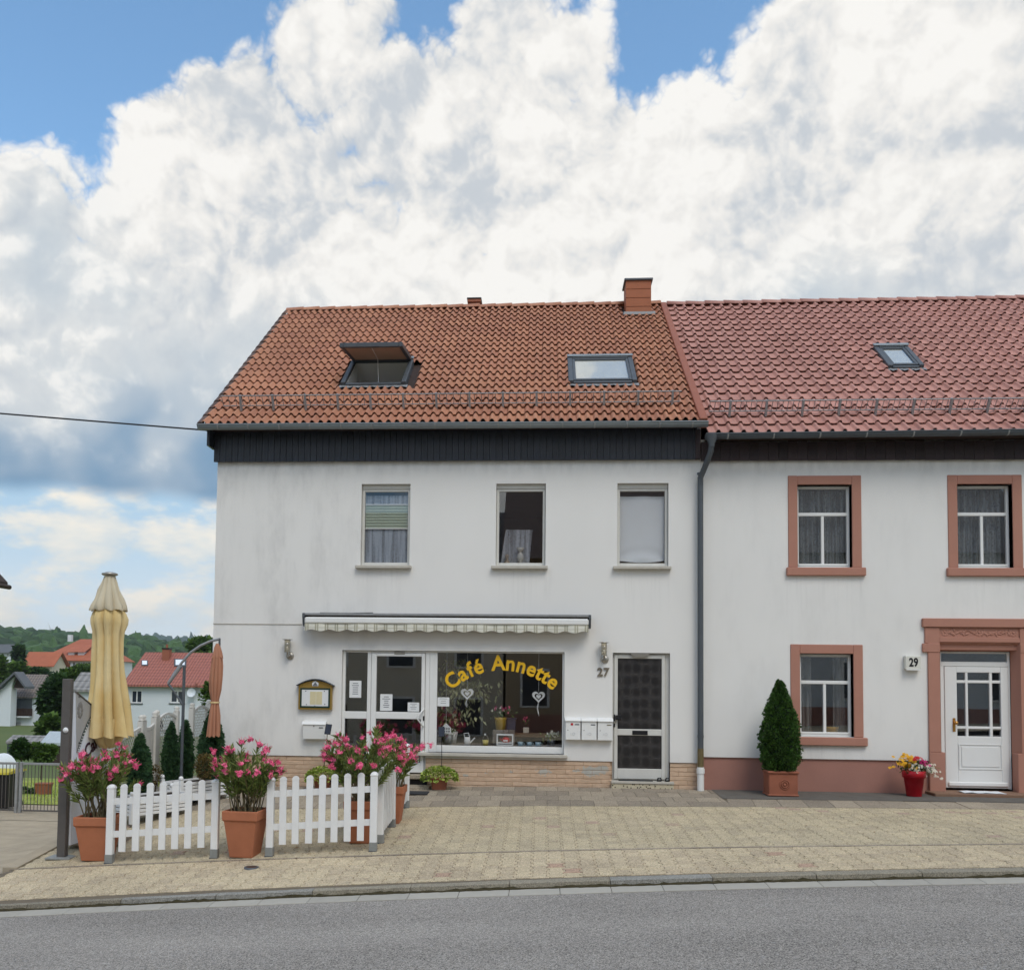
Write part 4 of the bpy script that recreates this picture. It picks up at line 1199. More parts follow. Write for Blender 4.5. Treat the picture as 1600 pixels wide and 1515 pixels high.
mb.box(XR-.06, XR-.02, .17, 4, 0, 5.3); mb.box(XB+.02, XR-.02, .20, 4, -.02, .05); mb.box(OD[0]-.35, OD[0]-.3, .17, 4, .05, 2.6)
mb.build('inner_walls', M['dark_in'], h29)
def stone_window(o, sillpx=None):
    x0, x1, z0, z1 = o; w = .150
    mb = MB(); y0 = -.018
    mb.box(x0-w, x0, y0, .15, z0, z1+w, .008); mb.box(x1, x1+w, y0, .15, z0, z1+w, .008)
    mb.box(x0-.001, x1+.001, y0+.001, .15, z1, z1+w-.001, .008)
    s = mb.build('window_surround', M['sand'], h29)
    MB().box(x0-w-.035, x1+w+.05, -.065, .15, z0-.135, z0-.001, .010).build('sill', M['sand'], s)
    # white window set back in the opening
    mb = MB(); fy0, fy1 = .10, .16
    frame(mb, x0+.003, x1-.003, z0+.002, z1-.003, .045, fy0, fy1, wb=.055)
    zt_ = z0+(z1-z0)*.655
    mb.box(x0+.047, x1-.047, fy0+.006, fy1-.004, zt_-.028, zt_+.028, .006); xm = (x0+x1)/2+.0
    mb.box(xm-.024, xm+.024, fy0+.010, fy1-.004, z0+.055, zt_-.027, .006)
    mb.box(x0+.03, x1-.03, fy0-.012, fy0+.012, z0+.045, z0+.075, .005)
    win = mb.build('window', M['pvc'], h29)
    pane('pane', x0+.048, x1-.048, zt_+.028, z1-.048, .125, win); pane('pane', x0+.048, xm-.024, z0+.055, zt_-.028, .125, win); pane('pane', xm+.024, x1-.048, z0+.055, zt_-.028, .125, win)
    return win, (x0+.05, x1-.05, z0+.06, z1-.05)
def folded(mb, x0, x1, z0, z1, y, amp, n, seed=0):
    vs = []; fs = []; k_ = n*6
    for i in range(k_+1):
        u = i/k_; yy = y+amp*math.sin(u*n*2*math.pi+seed)+amp*.4*math.sin(u*n*4.7+seed)
        vs += [(x0+(x1-x0)*u, yy, z0), (x0+(x1-x0)*u, yy, z1)]
    for i in range(k_): fs.append((2*i, 2*i+2, 2*i+3, 2*i+1))
    mb.add(vs, fs, True)
for i, o in enumerate((O4, O5, O7)):
    win, r = stone_window(o); mb = MB(); folded(mb, r[0], r[1], r[2], r[3], .25, .018, 8, i); mb.build('net_curtain', M['net29'], win, fix=False)
win, r = stone_window(O6)
mb = MB(); folded(mb, r[0], r[0]+.20, r[2], r[3], .24, .03, 3); folded(mb, r[1]-.20, r[1], r[2], r[3], .24, .03, 3); mb.build('side_curtain', M['net_open'], win, fix=False)
q = P(1300, 1143, .32)
e = thing('window_vase', 'small yellow pot standing inside the ground floor window of the right house', 'flowerpot', (q.x, .32, O6[2]))
MB().lathe([(.0, 0), (.07, 0), (.10, .10), (.105, .13), (.09, .13), (.08, .1)], 14, (q.x, .32, O6[2]+.02)).build('pot', pm('ochre_pot', (.40, .24, .06), .6), e)
MB().box(O6[0], O6[1], .18, .45, O6[2]-.02, O6[2]+.012).build('inner_sill', M['pvc'], win)

# doorway of number 29 with sandstone surround ---------------------------
sur = MB()
cx = dcx; ho = cx-P(1450, 1100).x             # half width of the jambs outside
top = P(1520, 980).z; cap = P(1520, 966.3).z; zl = P(1520, 1003, -.03).z; zlo = P(1520, 1017, .1).z
fl = .10
inn = ho-P(1452, 1100).x*0
hi = cx-P(1468.5, 1100).x                     # inner edge in front
for s in (-1, 1):
    X = lambda v: cx+s*v
    # front strip of jamb, then splayed face into the opening (upper part), square block at the foot
    zf0 = P(1480, 1175).z
    sur.box(X(ho), X(hi), -.035, .16, zf0, zlo+.25, .006)
    sur.add([(X(hi), -.035, zf0-.03), (X(hi), -.035, zl), (X(DW_), .16, zlo), (X(DW_), .16, zf0-.03)], [(0, 1, 2, 3) if s > 0 else (3, 2, 1, 0)])
    sur.box(X(ho+.0), X(DW_+.0), -.036, .16, -.05, zf0, .008)
    sur.box(X(ho+.085), X(hi-.0), -.045, .16, P(1450, 1018.5).z, P(1450, 1005).z, .006)
    sur.box(X(ho+.045), X(hi+.0), -.034, .16, P(1450, 1005).z+.002, top-.002, .006)
hx = ho+.085
sur.box(cx-hx, cx+hx, -.06, .16, top, cap, .008)
sur.box(cx-hi, cx+hi, -.012, .16, zl+.075, top-.002)
sur.box(cx-hi, cx+hi, -.034, .0, zl, zl+.075, .004)
sur.add([(cx-hi, -.034, zl), (cx+hi, -.034, zl), (cx+DW_, .16, zlo), (cx-DW_, .16, zlo)], [(0, 1, 2, 3)])
sur.box(cx-hi, cx+hi, .03, .16, zlo+.02, zl+.02)
sr = sur.build('door_surround', M['sand'], h29)
# carved frieze: rosettes and running leaf relief
mb = MB(); zc = (zl+.075+top)/2; hh = (top-zl-.09)/2
for i in range(15):
    x = cx-hi+.09+i*(2*hi-.18)/14
    if i % 7 == 0:
        for k3 in range(8):
            an = k3*math.pi/4; mb.lathe([(.0, .006), (.02, .004), (.028, 0)], 8, (0, 0, 0), M=Matrix.Translation((x+.042*math.cos(an), -.013, zc+.042*math.sin(an))) @ Matrix.Rotation(R(90), 4, 'X'))
        mb.lathe([(0, .014), (.018, .010), (.024, 0)], 10, (0, 0, 0), M=Matrix.Translation((x, -.013, zc)) @ Matrix.Rotation(R(90), 4, 'X'))
    else:
        for k3 in range(4):
            mb.lathe([(0, .012), (.02, .008), (.03, 0)], 8, (0, 0, 0), M=Matrix.Translation((x+random.uniform(-.04, .04), -.013, zc+random.uniform(-.5, .5)*hh)) @ Matrix.Rotation(random.random()*6, 4, 'Y') @ Matrix.Rotation(R(90), 4, 'X') @ Matrix.Diagonal((1.5, .55, 1, 1)))
mb.build('frieze', M['sand'], sr)
# fanlight, frame and door
Yd = .17; zd0 = .075; zdt = zlo-.005
mb = MB(); fx0, fx1 = cx-DW_+.0, cx+DW_
ztr = P(1520, 1035, Yd).z
frame(mb, fx0, fx1, ztr-.06, zdt, .04, Yd, Yd+.07, wb=.075, wt=.03)
mb.box(fx0, fx0+.08, Yd, Yd+.07, zd0, ztr-.06, .006); mb.box(fx1-.035, fx1, Yd, Yd+.07, zd0, ztr-.06, .006)
dr = mb.build('front_door', M['pvc'], h29)
pane('fanlight', fx0+.04, fx1-.04, ztr+.012, zdt-.03, Yd+.03, dr, 'glass_dim')
MB().box(fx0, fx1, Yd+.25, Yd+.26, 0, 2.4).build('hall_backing', M['dark_in'], dr)  # flat near-black sheet closing the view behind the door panes
L0, L1, B0, B1 = fx0+.083, fx1-.038, zd0+.015, ztr-.066
gx = [P(v, 1100, Yd).x for v in (1495, 1563.5)]; gzv = [P(1530, v, Yd).z for v in (1150, 1050.5)]
ccx = [gx[0], P(1508.5, 1100, Yd).x, P(1512.5, 1100, Yd).x, P(1546, 1100, Yd).x, P(1550.5, 1100, Yd).x, gx[1]]
rz = [gzv[0], P(1530, 1138.5, Yd).z, P(1530, 1134.5, Yd).z, P(1530, 1067, Yd).z, P(1530, 1062.5, Yd).z, gzv[1]]
mb = MB(); ya, yb = Yd-.012, Yd+.045
mb.box(L0, gx[0], ya, yb, B0, B1, .006); mb.box(gx[1], L1, ya, yb, B0, B1, .006)
mb.box(gx[0], gx[1], ya+.002, yb, gzv[1], B1, .006); mb.box(gx[0], gx[1], ya+.002, yb, B0, gzv[0], .006)
for k3 in (1, 3): mb.box(ccx[k3], ccx[k3+1], ya+.006, yb-.004, gzv[0], gzv[1], .006); 
for k3 in (1, 3): mb.box(gx[0], gx[1], ya+.008, yb-.006, rz[k3], rz[k3+1], .006)
leaf = mb.build('door_leaf', M['pvc'], dr)
for i in (0, 2, 4):
    for j in (0, 2, 4): pane('pane', ccx[i], ccx[i+1], rz[j], rz[j+1], Yd+.02, dr, 'glass_dim')
pa = rect(1498, 1162, 1566, 1202, Yd-.013)
mb = MB(); frame(mb, pa[0], pa[1], pa[2], pa[3], .018, Yd-.022, Yd-.012, .004); mb.box(pa[0]+.045, pa[1]-.045, Yd-.020, Yd-.012, pa[2]+.045, pa[3]-.045, .006); mb.build('door_panel', M['pvc'], dr)
MB().box(L0+.03, L1-.03, Yd-.04, Yd-.012, B0+.03, B0+.10, .012).build('weather_bar', M['pvc'], dr)
q = P(1491, 1132, Yd-.02); mb = MB().box(q.x-.022, q.x+.022, Yd-.022, Yd-.012, q.z-.11, q.z+.11, .006)
mb.lathe([(.0, .075), (.022, .07), (.032, .05), (.026, .03), (.012, .02), (.012, 0)], 12, (0, 0, 0), M=Matrix.Translation((q.x+.012, Yd-.022, q.z+.035)) @ Matrix.Rotation(R(90), 4, 'X')); mb.build('door_handle', M['brass'], dr)
MB().box(cx-ho-.05, cx+ho+.05, -.34, .17, -.06, .055, .012).build('door_step', pm('worn_sandstone_step', (.22, .13, .085), .85, var=.25, vs=6), h29)
e = thing('white_doormat', 'white rumpled mat on the step of the white panelled door', 'doormat', (cx, -.14, .06))
mb = MB(); vs = []; fs = []
ma, mb_ = P(1500, 1229, -.14).x, P(1566, 1229, -.14).x
for i in range(13):
    for j in range(4):
        u, v = i/12, j/3; vs.append((ma+(mb_-ma)*u+v*.0, -.30+v*.30-.0*u, .060+.012*math.sin(u*9+v*2)**2*(1-u)+.006*random.random()))
for i in range(12):
    for j in range(3): a0 = i*4+j; fs.append((a0, a0+4, a0+5, a0+1))
mb.add(vs, fs, True)
mb2 = MB(); mb2.add(vs, fs, True); mb2.add([(x, y, .0555) for x, y, z in vs], fs); mb2.build('mat', M['cloth_white'], e, fix=False)
# roof of 29
skip29 = [(SKC[0]-.05, SKC[1]+.05, SKC[2]-.02, SKC[3]+.10)]
roof29, MR29, sv29, nv29, SL29 = make_roof(h29, 2.66, XR+.2, *E29, *R29, .1985, 20, prof29, 15, M['tile29'], skip29, 300, M['tile29'], .42, M['tile29'], lambda x, r: x < 7.9+r*.12)
sg = roof_uv(1300, 652, E29, R29, 2.66)
snow_guard(roof29, MR29, .10, XR-2.7, sg[1]+.10, M['galv'], .59, .085)
SKC2 = (SKC[0]-.04, SKC[1]-.04, SKC[2], SKC[3])
skylight(h29, MR29, SKC2, None)
boards(h29, 2.60, XR, 5.37, 5.685, -.06, .155, M['fascia29'])
g29 = gutter(h29, 2.60, XR+.1, 5.705, 5.765, -.435, .072, .72, M['zinc_dark'])
# downpipe between the houses
dp = MB(); px_ = P(1094.5, 1000, -.11).x
pts = [(2.70, -.43, 5.66), (2.70, -.43, 5.56), (2.69, -.40, 5.44), (px_+.05, -.22, 5.22), (px_, -.12, 5.08), (px_, -.11, 4.9), (px_, -.11, .66)]
dp.tube(pts, .047, 12); 
dp.lathe([(.10, .09), (.10, .04), (.05, -.07), (.05, -.12)], 14, (2.70, -.43, 5.63))
pipe = dp.build('downpipe', M['zinc_dark'], h29)
MB().tube([(px_, -.11, .67), (px_, -.11, .36)], .050, 12).build('pipe_section', pm('ochre_stained_pipe', (.17, .13, .06), .6, .2, var=.3, vs=14), pipe)
MB().tube([(px_, -.11, .37), (px_, -.11, -.02)], .056, 12).tube([(px_, -.11, .345), (px_, -.11, .27)], .066, 12).build('pipe_socket', M['pvc'], pipe)
for py_ in (740, 1150): 
    z = P(1094, py_, -.11).z; mb = MB().tube([(px_, -.11, z-.015), (px_, -.11, z+.015)], .054, 12).box(px_-.01, px_+.01, -.07, .002, z-.012, z+.012); mb.build('pipe_clip', M['zinc_dark'], pipe)

# ================================================================== things on the fronts
# awning
e = thing('awning', 'retracted awning with checked scalloped valance above the café front', 'awning', (-2, 0, 2.6))
ax0, ax1 = P(473, 975, -.22).x, P(923, 975, -.22).x; za, zb_ = P(700, 962, -.20).z, P(700, 974, -.20).z
mb = MB().box(ax0-.0, ax1+.0, -.24, -.001, za-.004, za+.035, .006); mb.build('hood', M['galv'], e)
for x in (ax0, ax1-.03):
    mb = MB(); mb.prism([(-.001, za+.03), (-.25, za+.03), (-.25, za-.03), (-.20, za-.17), (-.14, za-.19), (-.001, za-.06)], x-.005, x+.035, 'X'); mb.build('end_bracket', M['zinc_dark'], e)
mb = MB().tube([(ax0+.03, -.10, za-.09), (ax1-.03, -.10, za-.09)], .055, 12); mb.build('fabric_roll', M['black'], e)
mb = MB().box(ax0+.035, ax1-.035, -.255, -.205, zb_-.015, za-.035, .02); mb.build('front_bar', M['pvc'], e)
def check_mat():
    m, nt, b, out = new_mat('checked_awning_cloth'); p = pos(nt)
    g = nt.nodes.new('ShaderNodeSeparateXYZ'); nt.links.new(p, g.inputs[0]); X = S(nt, g.outputs[0]); Z = S(nt, g.outputs[2])
    f1 = (X*(1/.165)).m('FRACT')
    l1 = (f1-.30).abs().step(.055, .035).max((f1-.52).abs().step(.055, .035)); wide = (f1-.41).abs().step(.24, .20)
    f2 = (Z*(1/.062)).m('FRACT'); l2 = (f2-.4).abs().step(.10, .06)
    c = mixc(nt, (l1*.70).max(l2*.45).max(wide*.22), (.70, .685, .60, 1), (.20, .18, .08, 1))
    nt.links.new(c, b.inputs['Base Color']); b.inputs['Roughness'].default_value = .9
    return m
mb = MB(); vs = []; fs = []; n = 300; zv0, zv1 = zb_-.01, P(700, 984.5, -.23).z
for i in range(n+1):
    u = i/n; x = ax0+.04+(ax1-ax0-.08)*u; sc = .5+.5*math.cos(2*math.pi*(x-ax0)/.30)
    yw = -.232+.008*math.sin(x*7)+.004*math.sin(x*21)
    vs += [(x, yw, zv0), (x, yw-.006, (zv0+zv1)/2), (x, yw+.004*math.sin(x*9), zv1-.032*sc)]
for i in range(n):
    for k3 in range(2): fs.append((i*3+k3, i*3+3+k3, i*3+4+k3, i*3+1+k3))
mb.add(vs, fs, True); mb.build('valance', check_mat(), e, fix=False)
# thin wires on the wall above
MB().tube([(P(500, 956).x, -.008, P(500, 957).z), (P(545, 957).x, -.008, P(545, 957.5).z), (P(583, 957).x, -.008, P(583, 957).z)], .006, 5).build('wall_wire', M['cable'], h27)

def wall_lamp(px0, py0, label):
    q = P(px0, py0); 
    e = thing('wall_lamp', label, 'wall lamp', (q.x, 0, q.z-.1), 'steel lantern lamps on the café front')
    x, z = q.x, q.z; y = -.12
    MB().lathe([(0, 0), (.045, 0), (.045, .20), (0, .20)], 14, (x, y, z-.09)).build('glass', M['glass_lamp'], e)
    MB().lathe([(0, .205), (.085, .203), (.088, .209), (.02, .216), (0, .216)], 18, (x, y, z-.09)).build('lid', M['steel'], e)
    mb = MB()
    for k3 in range(4):
        an = math.pi/4+k3*math.pi/2; c, s = math.cos(an)*.051, math.sin(an)*.051
        mb.tube([(x+c, y+s, z-.10), (x+c, y+s, z+.115)], .0045, 5)
    for h in (-.09, -.02, .11): mb.tube([(x+.051*math.cos(t), y+.051*math.sin(t), z+h) for t in [2*math.pi*i/16 for i in range(17)]], .0045, 5)
    mb.build('cage', M['steel'], e)
    MB().lathe([(0, .03), (.05, .03), (.065, .015), (.065, 0)], 18, (0, 0, 0), M=Matrix.Translation((x+.02, 0, z-.155)) @ Matrix.Rotation(R(90), 4, 'X')).build('wall_plate', M['steel'], e)
    MB().tube([(x+.02, -.02, z-.155), (x+.01, -.10, z-.155), (x, y, z-.10)], .016, 8).build('arm', M['steel'], e)
    MB().lathe([(0, 0), (.018, 0), (.022, .05), (.012, .09), (0, .09)], 10, (x, y, z-.085)).build('bulb', M['pvc'], e)
wall_lamp(452, 1010, 'steel lantern lamp on the wall above the golden menu case')
wall_lamp(943, 1015, 'steel lantern lamp on the wall above the house number 27')

# menu case
a = rect(467, 1073, 519, 1108, -.04)
e = thing('menu_case', 'golden arched menu case with dark green frame beside the café door', 'menu case', (a[0], 0, a[2]))
mx0, mx1, mz0, mz1 = a; w = mx1-mx0; zt_ = P(493, 1063, -.05).z; zs = mz1+.03
arch = [(mx0+.0, mz0), (mx1, mz0)]+[(mx1-w*i/12, zs+(zt_-zs)*math.sin(math.pi*i/12)) for i in range(13)]
MB().prism(arch, -.07, -.001, 'Y').build('case', M['gold'], e)
mb = MB(); pts = [(mx1+.035-(w+.07)*i/14, zs-.012+(zt_-zs+.03)*math.sin(math.pi*i/14)) for i in range(15)]
for i in range(14):
    (xa, z1_), (xb, z2_) = pts[i], pts[i+1]
    mb.add([(xa, -.11, z1_), (xb, -.11, z2_), (xb, 0, z2_), (xa, 0, z1_), (xa, -.11, z1_+.014), (xb, -.11, z2_+.014), (xb, 0, z2_+.014), (xa, 0, z1_+.014)], [(0, 1, 2, 3), (4, 5, 6, 7), (0, 1, 5, 4)])
mb.build('hood', M['zinc_dark'], e)
mb = MB(); frame(mb, mx0+.03, mx1-.03, mz0+.03, mz1-.015, .028, -.083, -.071, .004); mb.build('frame', M['green_frame'], e)
MB().box(mx0+.058, mx1-.058, -.076, -.071, mz0+.058, mz1-.043).build('backing', M['paper'], e)
for s in (-.085, .02):
    MB().box((mx0+mx1)/2+s, (mx0+mx1)/2+s+.10, -.079, -.0765, mz0+.085, mz1-.075).build('menu_sheet', M['cream_paper'], e)
for fx, fz in ((.22, .82), (.78, .82), (.25, .22), (.8, .25), (.5, .16)):
    MB().lathe([(0, .008), (.008, .006), (.008, 0)], 8, (0, 0, 0), M=Matrix.Translation((mx0+w*fx, -.0765, mz0+(mz1-mz0)*fz)) @ Matrix.Rotation(R(90), 4, 'X')).build('magnet', M['ink'], e)
xm = (mx0+mx1)/2; zz = zs+.015
MB().prism([(xm-.05, zz-.03), (xm+.05, zz-.03), (xm+.055, zz+.02), (xm+.03, zz+.045), (xm, zz+.06), (xm-.03, zz+.045), (xm-.055, zz+.02)], -.078, -.0705, 'Y').build('crest', M['paper'], e)
MB().box(xm-.04, xm+.04, -.0805, -.0785, zz-.025, zz-.01).prism([(xm-.035, zz-.004), (xm+.035, zz-.004), (xm, zz+.035)], -.0805, -.0785, 'Y').build('crest_print', M['ink'], e)

# white letterbox beside the café door
a = rect(473.5, 1127, 508, 1154, -.10); x0, x1, z0, z1 = a
e = thing('letterbox', 'single white letterbox under the golden menu case', 'letterbox', (x0, 0, z0))
MB().prism([(-.001, z0), (-.10, z0), (-.12, z1-.045), (-.001, z1-.045)], x0, x1, 'X').build('box', M['pvc'], e)
MB().prism([(-.001, z1+.015), (-.10, z1+.002), (-.135, z1-.045), (-.001, z1-.043)], x0-.012, x1+.012, 'X').build('lid', M['pvc'], e)
MB().lathe([(0, .006), (.009, .005), (.009, 0)], 10, (0, 0, 0), M=Matrix.Translation(((x0+x1)/2, -.119, z1-.07)) @ Matrix.Rotation(R(90), 4, 'X')).build('lock', M['black'], e)
MB().box(x1-.10, x1-.03, -.1205, -.116, z1-.105, z1-.09).build('name_label', M['ink'], e)

# three letterboxes beside the house door
names = ('white letterbox with red sticker, left of the three by the house door', 'white letterbox in the middle of the three by the house door', 'white letterbox nearest the house door, right of the three')
for i in range(3):
    a = rect(883.5+i*25.2, 1124+i*.5, 907+i*25.2, 1155.5+i*.5, -.10); x0, x1, z0, z1 = a
    e = thing('letterbox', names[i], 'letterbox', (x0, 0, z0), 'letterboxes by the house door')
    MB().box(x0, x1, -.10, -.001, z0, z1-.004, .006).build('box', M['pvc'], e)
    MB().prism([(-.001, z1+.035), (-.07, z1+.03), (-.118, z1-.012), (-.118, z1-.022), (-.001, z1-.003)], x0-.006, x1+.006, 'X').build('lid', M['pvc'], e)
    MB().lathe([(0, .004), (.007, .003), (.007, 0)], 10, (0, 0, 0), M=Matrix.Translation((x0+.04, -.1, z0+.16)) @ Matrix.Rotation(R(90), 4, 'X')).build('lock', M['black'], e)
    mb = MB().lathe([(.018, .0), (.018, .003), (.023, .003), (.023, 0)], 16, (0, 0, 0), M=Matrix.Translation((x0+.135, -.1, z0+.10)) @ Matrix.Rotation(R(90), 4, 'X')).box(x0+.088, x0+.093, -.102, -.1, z0+.08, z0+.115); mb.build('emblem', pm('pale_grey_print%d' % i, (.5, .5, .5), .5), e)
    MB().box(x1-.095, x1-.02, -.1025, -.1, z1-.085, z1-.068).build('name_label', M['ink'] if i != 2 else pm('olive_print', (.2, .17, .1), .6), e)
    if i == 0: MB().box(x0+.085, x0+.125, -.1028, -.1, z1-.09, z1-.055).build('sticker', M['petal_red'], e)

# house numbers
e = thing('house_number', 'bronze coloured number 27 on the wall between window and house door', 'house number', (P(942, 1050).x, 0, P(942, 1050).z))
for ch_, px0 in (('2', 937.5), ('7', 947.2)):
    q = P(px0, 1055.3); lettering('digit', ch_, .185, Matrix.Translation((q.x, -.012, q.z)) @ FACE, pm('bronze_digit', (.20, .17, .13), .5, .3), e, .010, .005)
a = rect(1415, 1024, 1439, 1045.5, -.09)
e = thing('number_plate', 'white lit-type box with black number 29 beside the sandstone doorway', 'house number', (a[0], 0, a[2]))
MB().box(a[0], a[1], -.09, -.001, a[2], a[3], .008).build('box', pm('cream_box', (.68, .67, .60), .5), e)
MB().box(a[0]+.008, a[1]-.008, -.10, -.0905, a[2]-.012, a[2]+.006).build('lower_edge', M['pvc'], e)
for ch_, px0 in (('2', 1424.0), ('9', 1431.2)):
    q = P(px0, 1040.3, -.09); lettering('digit', ch_, .185, Matrix.Translation((q.x, -.0925, q.z)) @ FACE @ Matrix.Diagonal((.75, 1, 1, 1)), M['black'], e, .002, .006)

# overhead cable to the left corner of the house
pA, pB = P(334, 673, -.02), P(0, 643, -.02)
far = pA+(pB-pA)*4.5
path = [pA.lerp(far, i/24)+Vector((0, 0, -.05*math.sin(math.pi*i/24))) for i in range(25)]
e = thing('power_cable', 'black overhead cable running to the left eave of the café house', 'cable', pA)
MB().tube(path, .014, 6).build('wire', M['cable'], e)
e = thing('utility_pole', 'wooden utility pole left of the driveway carrying the overhead cable', 'utility pole', (far.x-.13, far.y, zdrive(far.x, 0)))
zp = zdrive(far.x, 0)
MB().tube([(far.x-.13, far.y, zp-.3), (far.x-.13, far.y, far.z+.5)], [.14, .10], 10).build('pole', M['bark'], e)
MB().tube([(far.x-.05, far.y, far.z-.04), (far.x-.05, far.y, far.z+.04)], .04, 8).build('insulator', M['pvc'], e)

# shoes on the threshold
sx = P(1036, 1215, -.02)
for i, dx in enumerate((-.06, .07)):
    e = thing('sandal', ('black sandal on the threshold, nearer the glass panel', 'black sandal on the threshold, nearer the door post')[i], 'sandal', (sx.x+dx, -.0, D27[2]), 'pair of sandals')
    b0 = Vector((sx.x+dx, -.005, D27[2]))
    MB().prism([(b0.x-.035, b0.y-.05), (b0.x+.03, b0.y-.05), (b0.x+.04, b0.y+.0), (b0.x+.03, b0.y+.04), (b0.x-.03, b0.y+.04), (b0.x-.04, b0.y)], b0.z+.0, b0.z+.02, 'Z').build('sole', M['black'], e)
    mb = MB().tube([(b0.x-.035, b0.y-.02, b0.z+.015), (b0.x-.02, b0.y-.02, b0.z+.05), (b0.x+.02, b0.y-.015, b0.z+.055), (b0.x+.035, b0.y-.02, b0.z+.015)], .012, 6)
    mb.build('strap', M['black'], e)
# ================================================================== café window display
def leafcloud(mb, n, fn, size, asp=.45, droop=.3, fold=True, mi=0):
    """n single leaves; fn() -> (point, outward direction)"""
    for _ in range(n):
        p, d = fn(); d = d.normalized()
        d = (d+Vector((random.gauss(0, .35), random.gauss(0, .35), random.gauss(0, .35)-droop*.5))).normalized()
        L = size*random.uniform(.65, 1.25); s = d.cross(Vector((random.gauss(0, .4), random.gauss(0, .4), 1)))
        if s.length < .01: s = Vector((1, 0, 0))
        s.normalize(); nrm = s.cross(d)
        w = L*asp*.5
        mid = p+d*L*.5
        vs = [p, mid+s*w+nrm*w*.25, p+d*L-Vector((0, 0, L*droop*.25)), mid-s*w+nrm*w*.25]
        mb.add(vs, [(0, 1, 2), (0, 2, 3)], False, mi)
def rdir():
    v = Vector((random.gauss(0, 1), random.gauss(0, 1), random.gauss(0, 1))); return v.normalized()
ZS = .638
def shelf_spot(px0, Y): return P(px0, 1165, Y).x
# leafy plant on the left
cx0 = P(722, 1100, .55).x
e = thing('window_ficus', 'tall leafy green plant behind the left part of the café window', 'house plant', (cx0, .62, ZS))
MB().lathe([(0, 0), (.10, 0), (.13, .2), (.12, .2), (.11, .17)], 16, (cx0-.2, .6, ZS)).build('pot', M['pvc'], e)
mb = MB()
for k in range(5):
    x = cx0-.2+random.uniform(-.05, .05)
    mb.tube([(x, .6, ZS+.15), (x+random.uniform(-.1, .2), .6, ZS+.7), (x+random.uniform(-.2, .5), .55, ZS+1.4)], [.012, .009, .004], 5)
mb.build('stems', M['bark'], e)
mb = MB()
def fic():
    x = cx0+random.gauss(-.08, .20); z = ZS+random.uniform(.35, 1.45); y = random.uniform(.30, .75)
    if random.random() < .35: x += random.uniform(0, .45); z = ZS+random.uniform(.75, 1.1)
    return Vector((x, y, z)), Vector((random.gauss(0, 1), -.5, -.8))
leafcloud(mb, 560, fic, .09, .5, .5)
mb.build('leaves', pm('pale_ficus_leaf', (.26, .28, .12), .5, var=.3, rn=.35, tl=.2, col2=(.40, .40, .22)), e, fix=False)
# pots with flowers
def bouquet(c, r, cols, n, par, leafm='ivy', ln=60, size=.05):
    mb = MB(); leafcloud(mb, ln, lambda: (c+Vector((random.gauss(0, r*.5), random.gauss(0, r*.4), random.uniform(-r*.7, .02))), rdir()+Vector((0, 0, .3))), size*1.3, .4, .3)
    mb.build('leaves', M['olea_leaf'] if leafm != 'ivy' else M['leaf_mid'], par, fix=False)
    for k in range(n):
        p = c+Vector((random.uniform(-1, 1)*r, random.uniform(-.6, .4)*r, random.uniform(-.25, .6)*r)); mb = MB()
        for j in range(9):
            leafcloud(mb, 1, lambda: (p, rdir()+Vector((0, -.6, .3))), size*.7, .8, 0)
        mb.lathe([(0, size*.28), (size*.26, size*.1), (size*.2, -size*.15), (0, -size*.25)], 8, p)
        mb.build('blossom', M[cols[k % len(cols)]], par, fix=False)
x = P(782, 1140, .45).x
e = thing('yellow_flowerpot', 'yellow pot of pink and white artificial flowers in the café window', 'flowerpot', (x, .45, ZS))
MB().lathe([(.0, .25), (.075, .25), (.10, .42), (.108, .46), (.095, .46), (.09, .42), (0, .42)], 18, (x, .45, ZS)).build('pot', pm('mustard_pot', (.40, .26, .03), .5), e)
MB().box(x-.13, x+.13, .36, .54, ZS, ZS+.25, .01).build('block', M['room'], e)
bouquet(Vector((x+.01, .42, ZS+.58)), .17, ('petal_magenta', 'petal_white', 'pink', 'petal_white', 'petal_magenta'), 15, e)
x = P(797, 1138, .5).x
e = thing('blue_box', 'dark blue box behind the yellow flowerpot in the café window', 'box', (x, .55, ZS))
MB().box(x-.06, x+.09, .50, .60, ZS+.25, ZS+.42, .006).box(x-.075, x+.105, .49, .61, ZS+.42, ZS+.45, .006).build('case', pm('navy_card', (.04, .05, .085), .7), e)
MB().box(x-.05, x+.08, .495, .605, ZS, ZS+.25, .006).build('stand', M['room'], e)
# bench with a small flower behind
xa, xb = P(800, 1147, .62).x, P(855, 1147, .62).x
e = thing('display_bench', 'low brown wooden bench standing in the café window', 'bench', (xa, .65, ZS))
zb_ = P(830, 1145, .6).z
MB().box(xa, xb, .56, .73, zb_-.07, zb_, .006).build('top', pm('bench_wood', (.16, .09, .04), .6, var=.2, vs=10), e)
for xx in (xa+.03, xb-.06): MB().box(xx, xx+.035, .58, .71, ZS, zb_-.071).build('leg', M['brown_wood'], e)
x = P(822, 1132, .6).x
e = thing('small_orchid', 'small pink flower in a cream cube pot on the window bench', 'flowerpot', (x, .62, zb_))
MB().box(x-.05, x+.05, .57, .67, zb_+.001, zb_+.095, .008).build('pot', M['far_cream'], e)
bouquet(Vector((x-.0, .60, zb_+.22)), .075, ('pink', 'petal_magenta', 'pink'), 6, e, 'x', 16, .045)
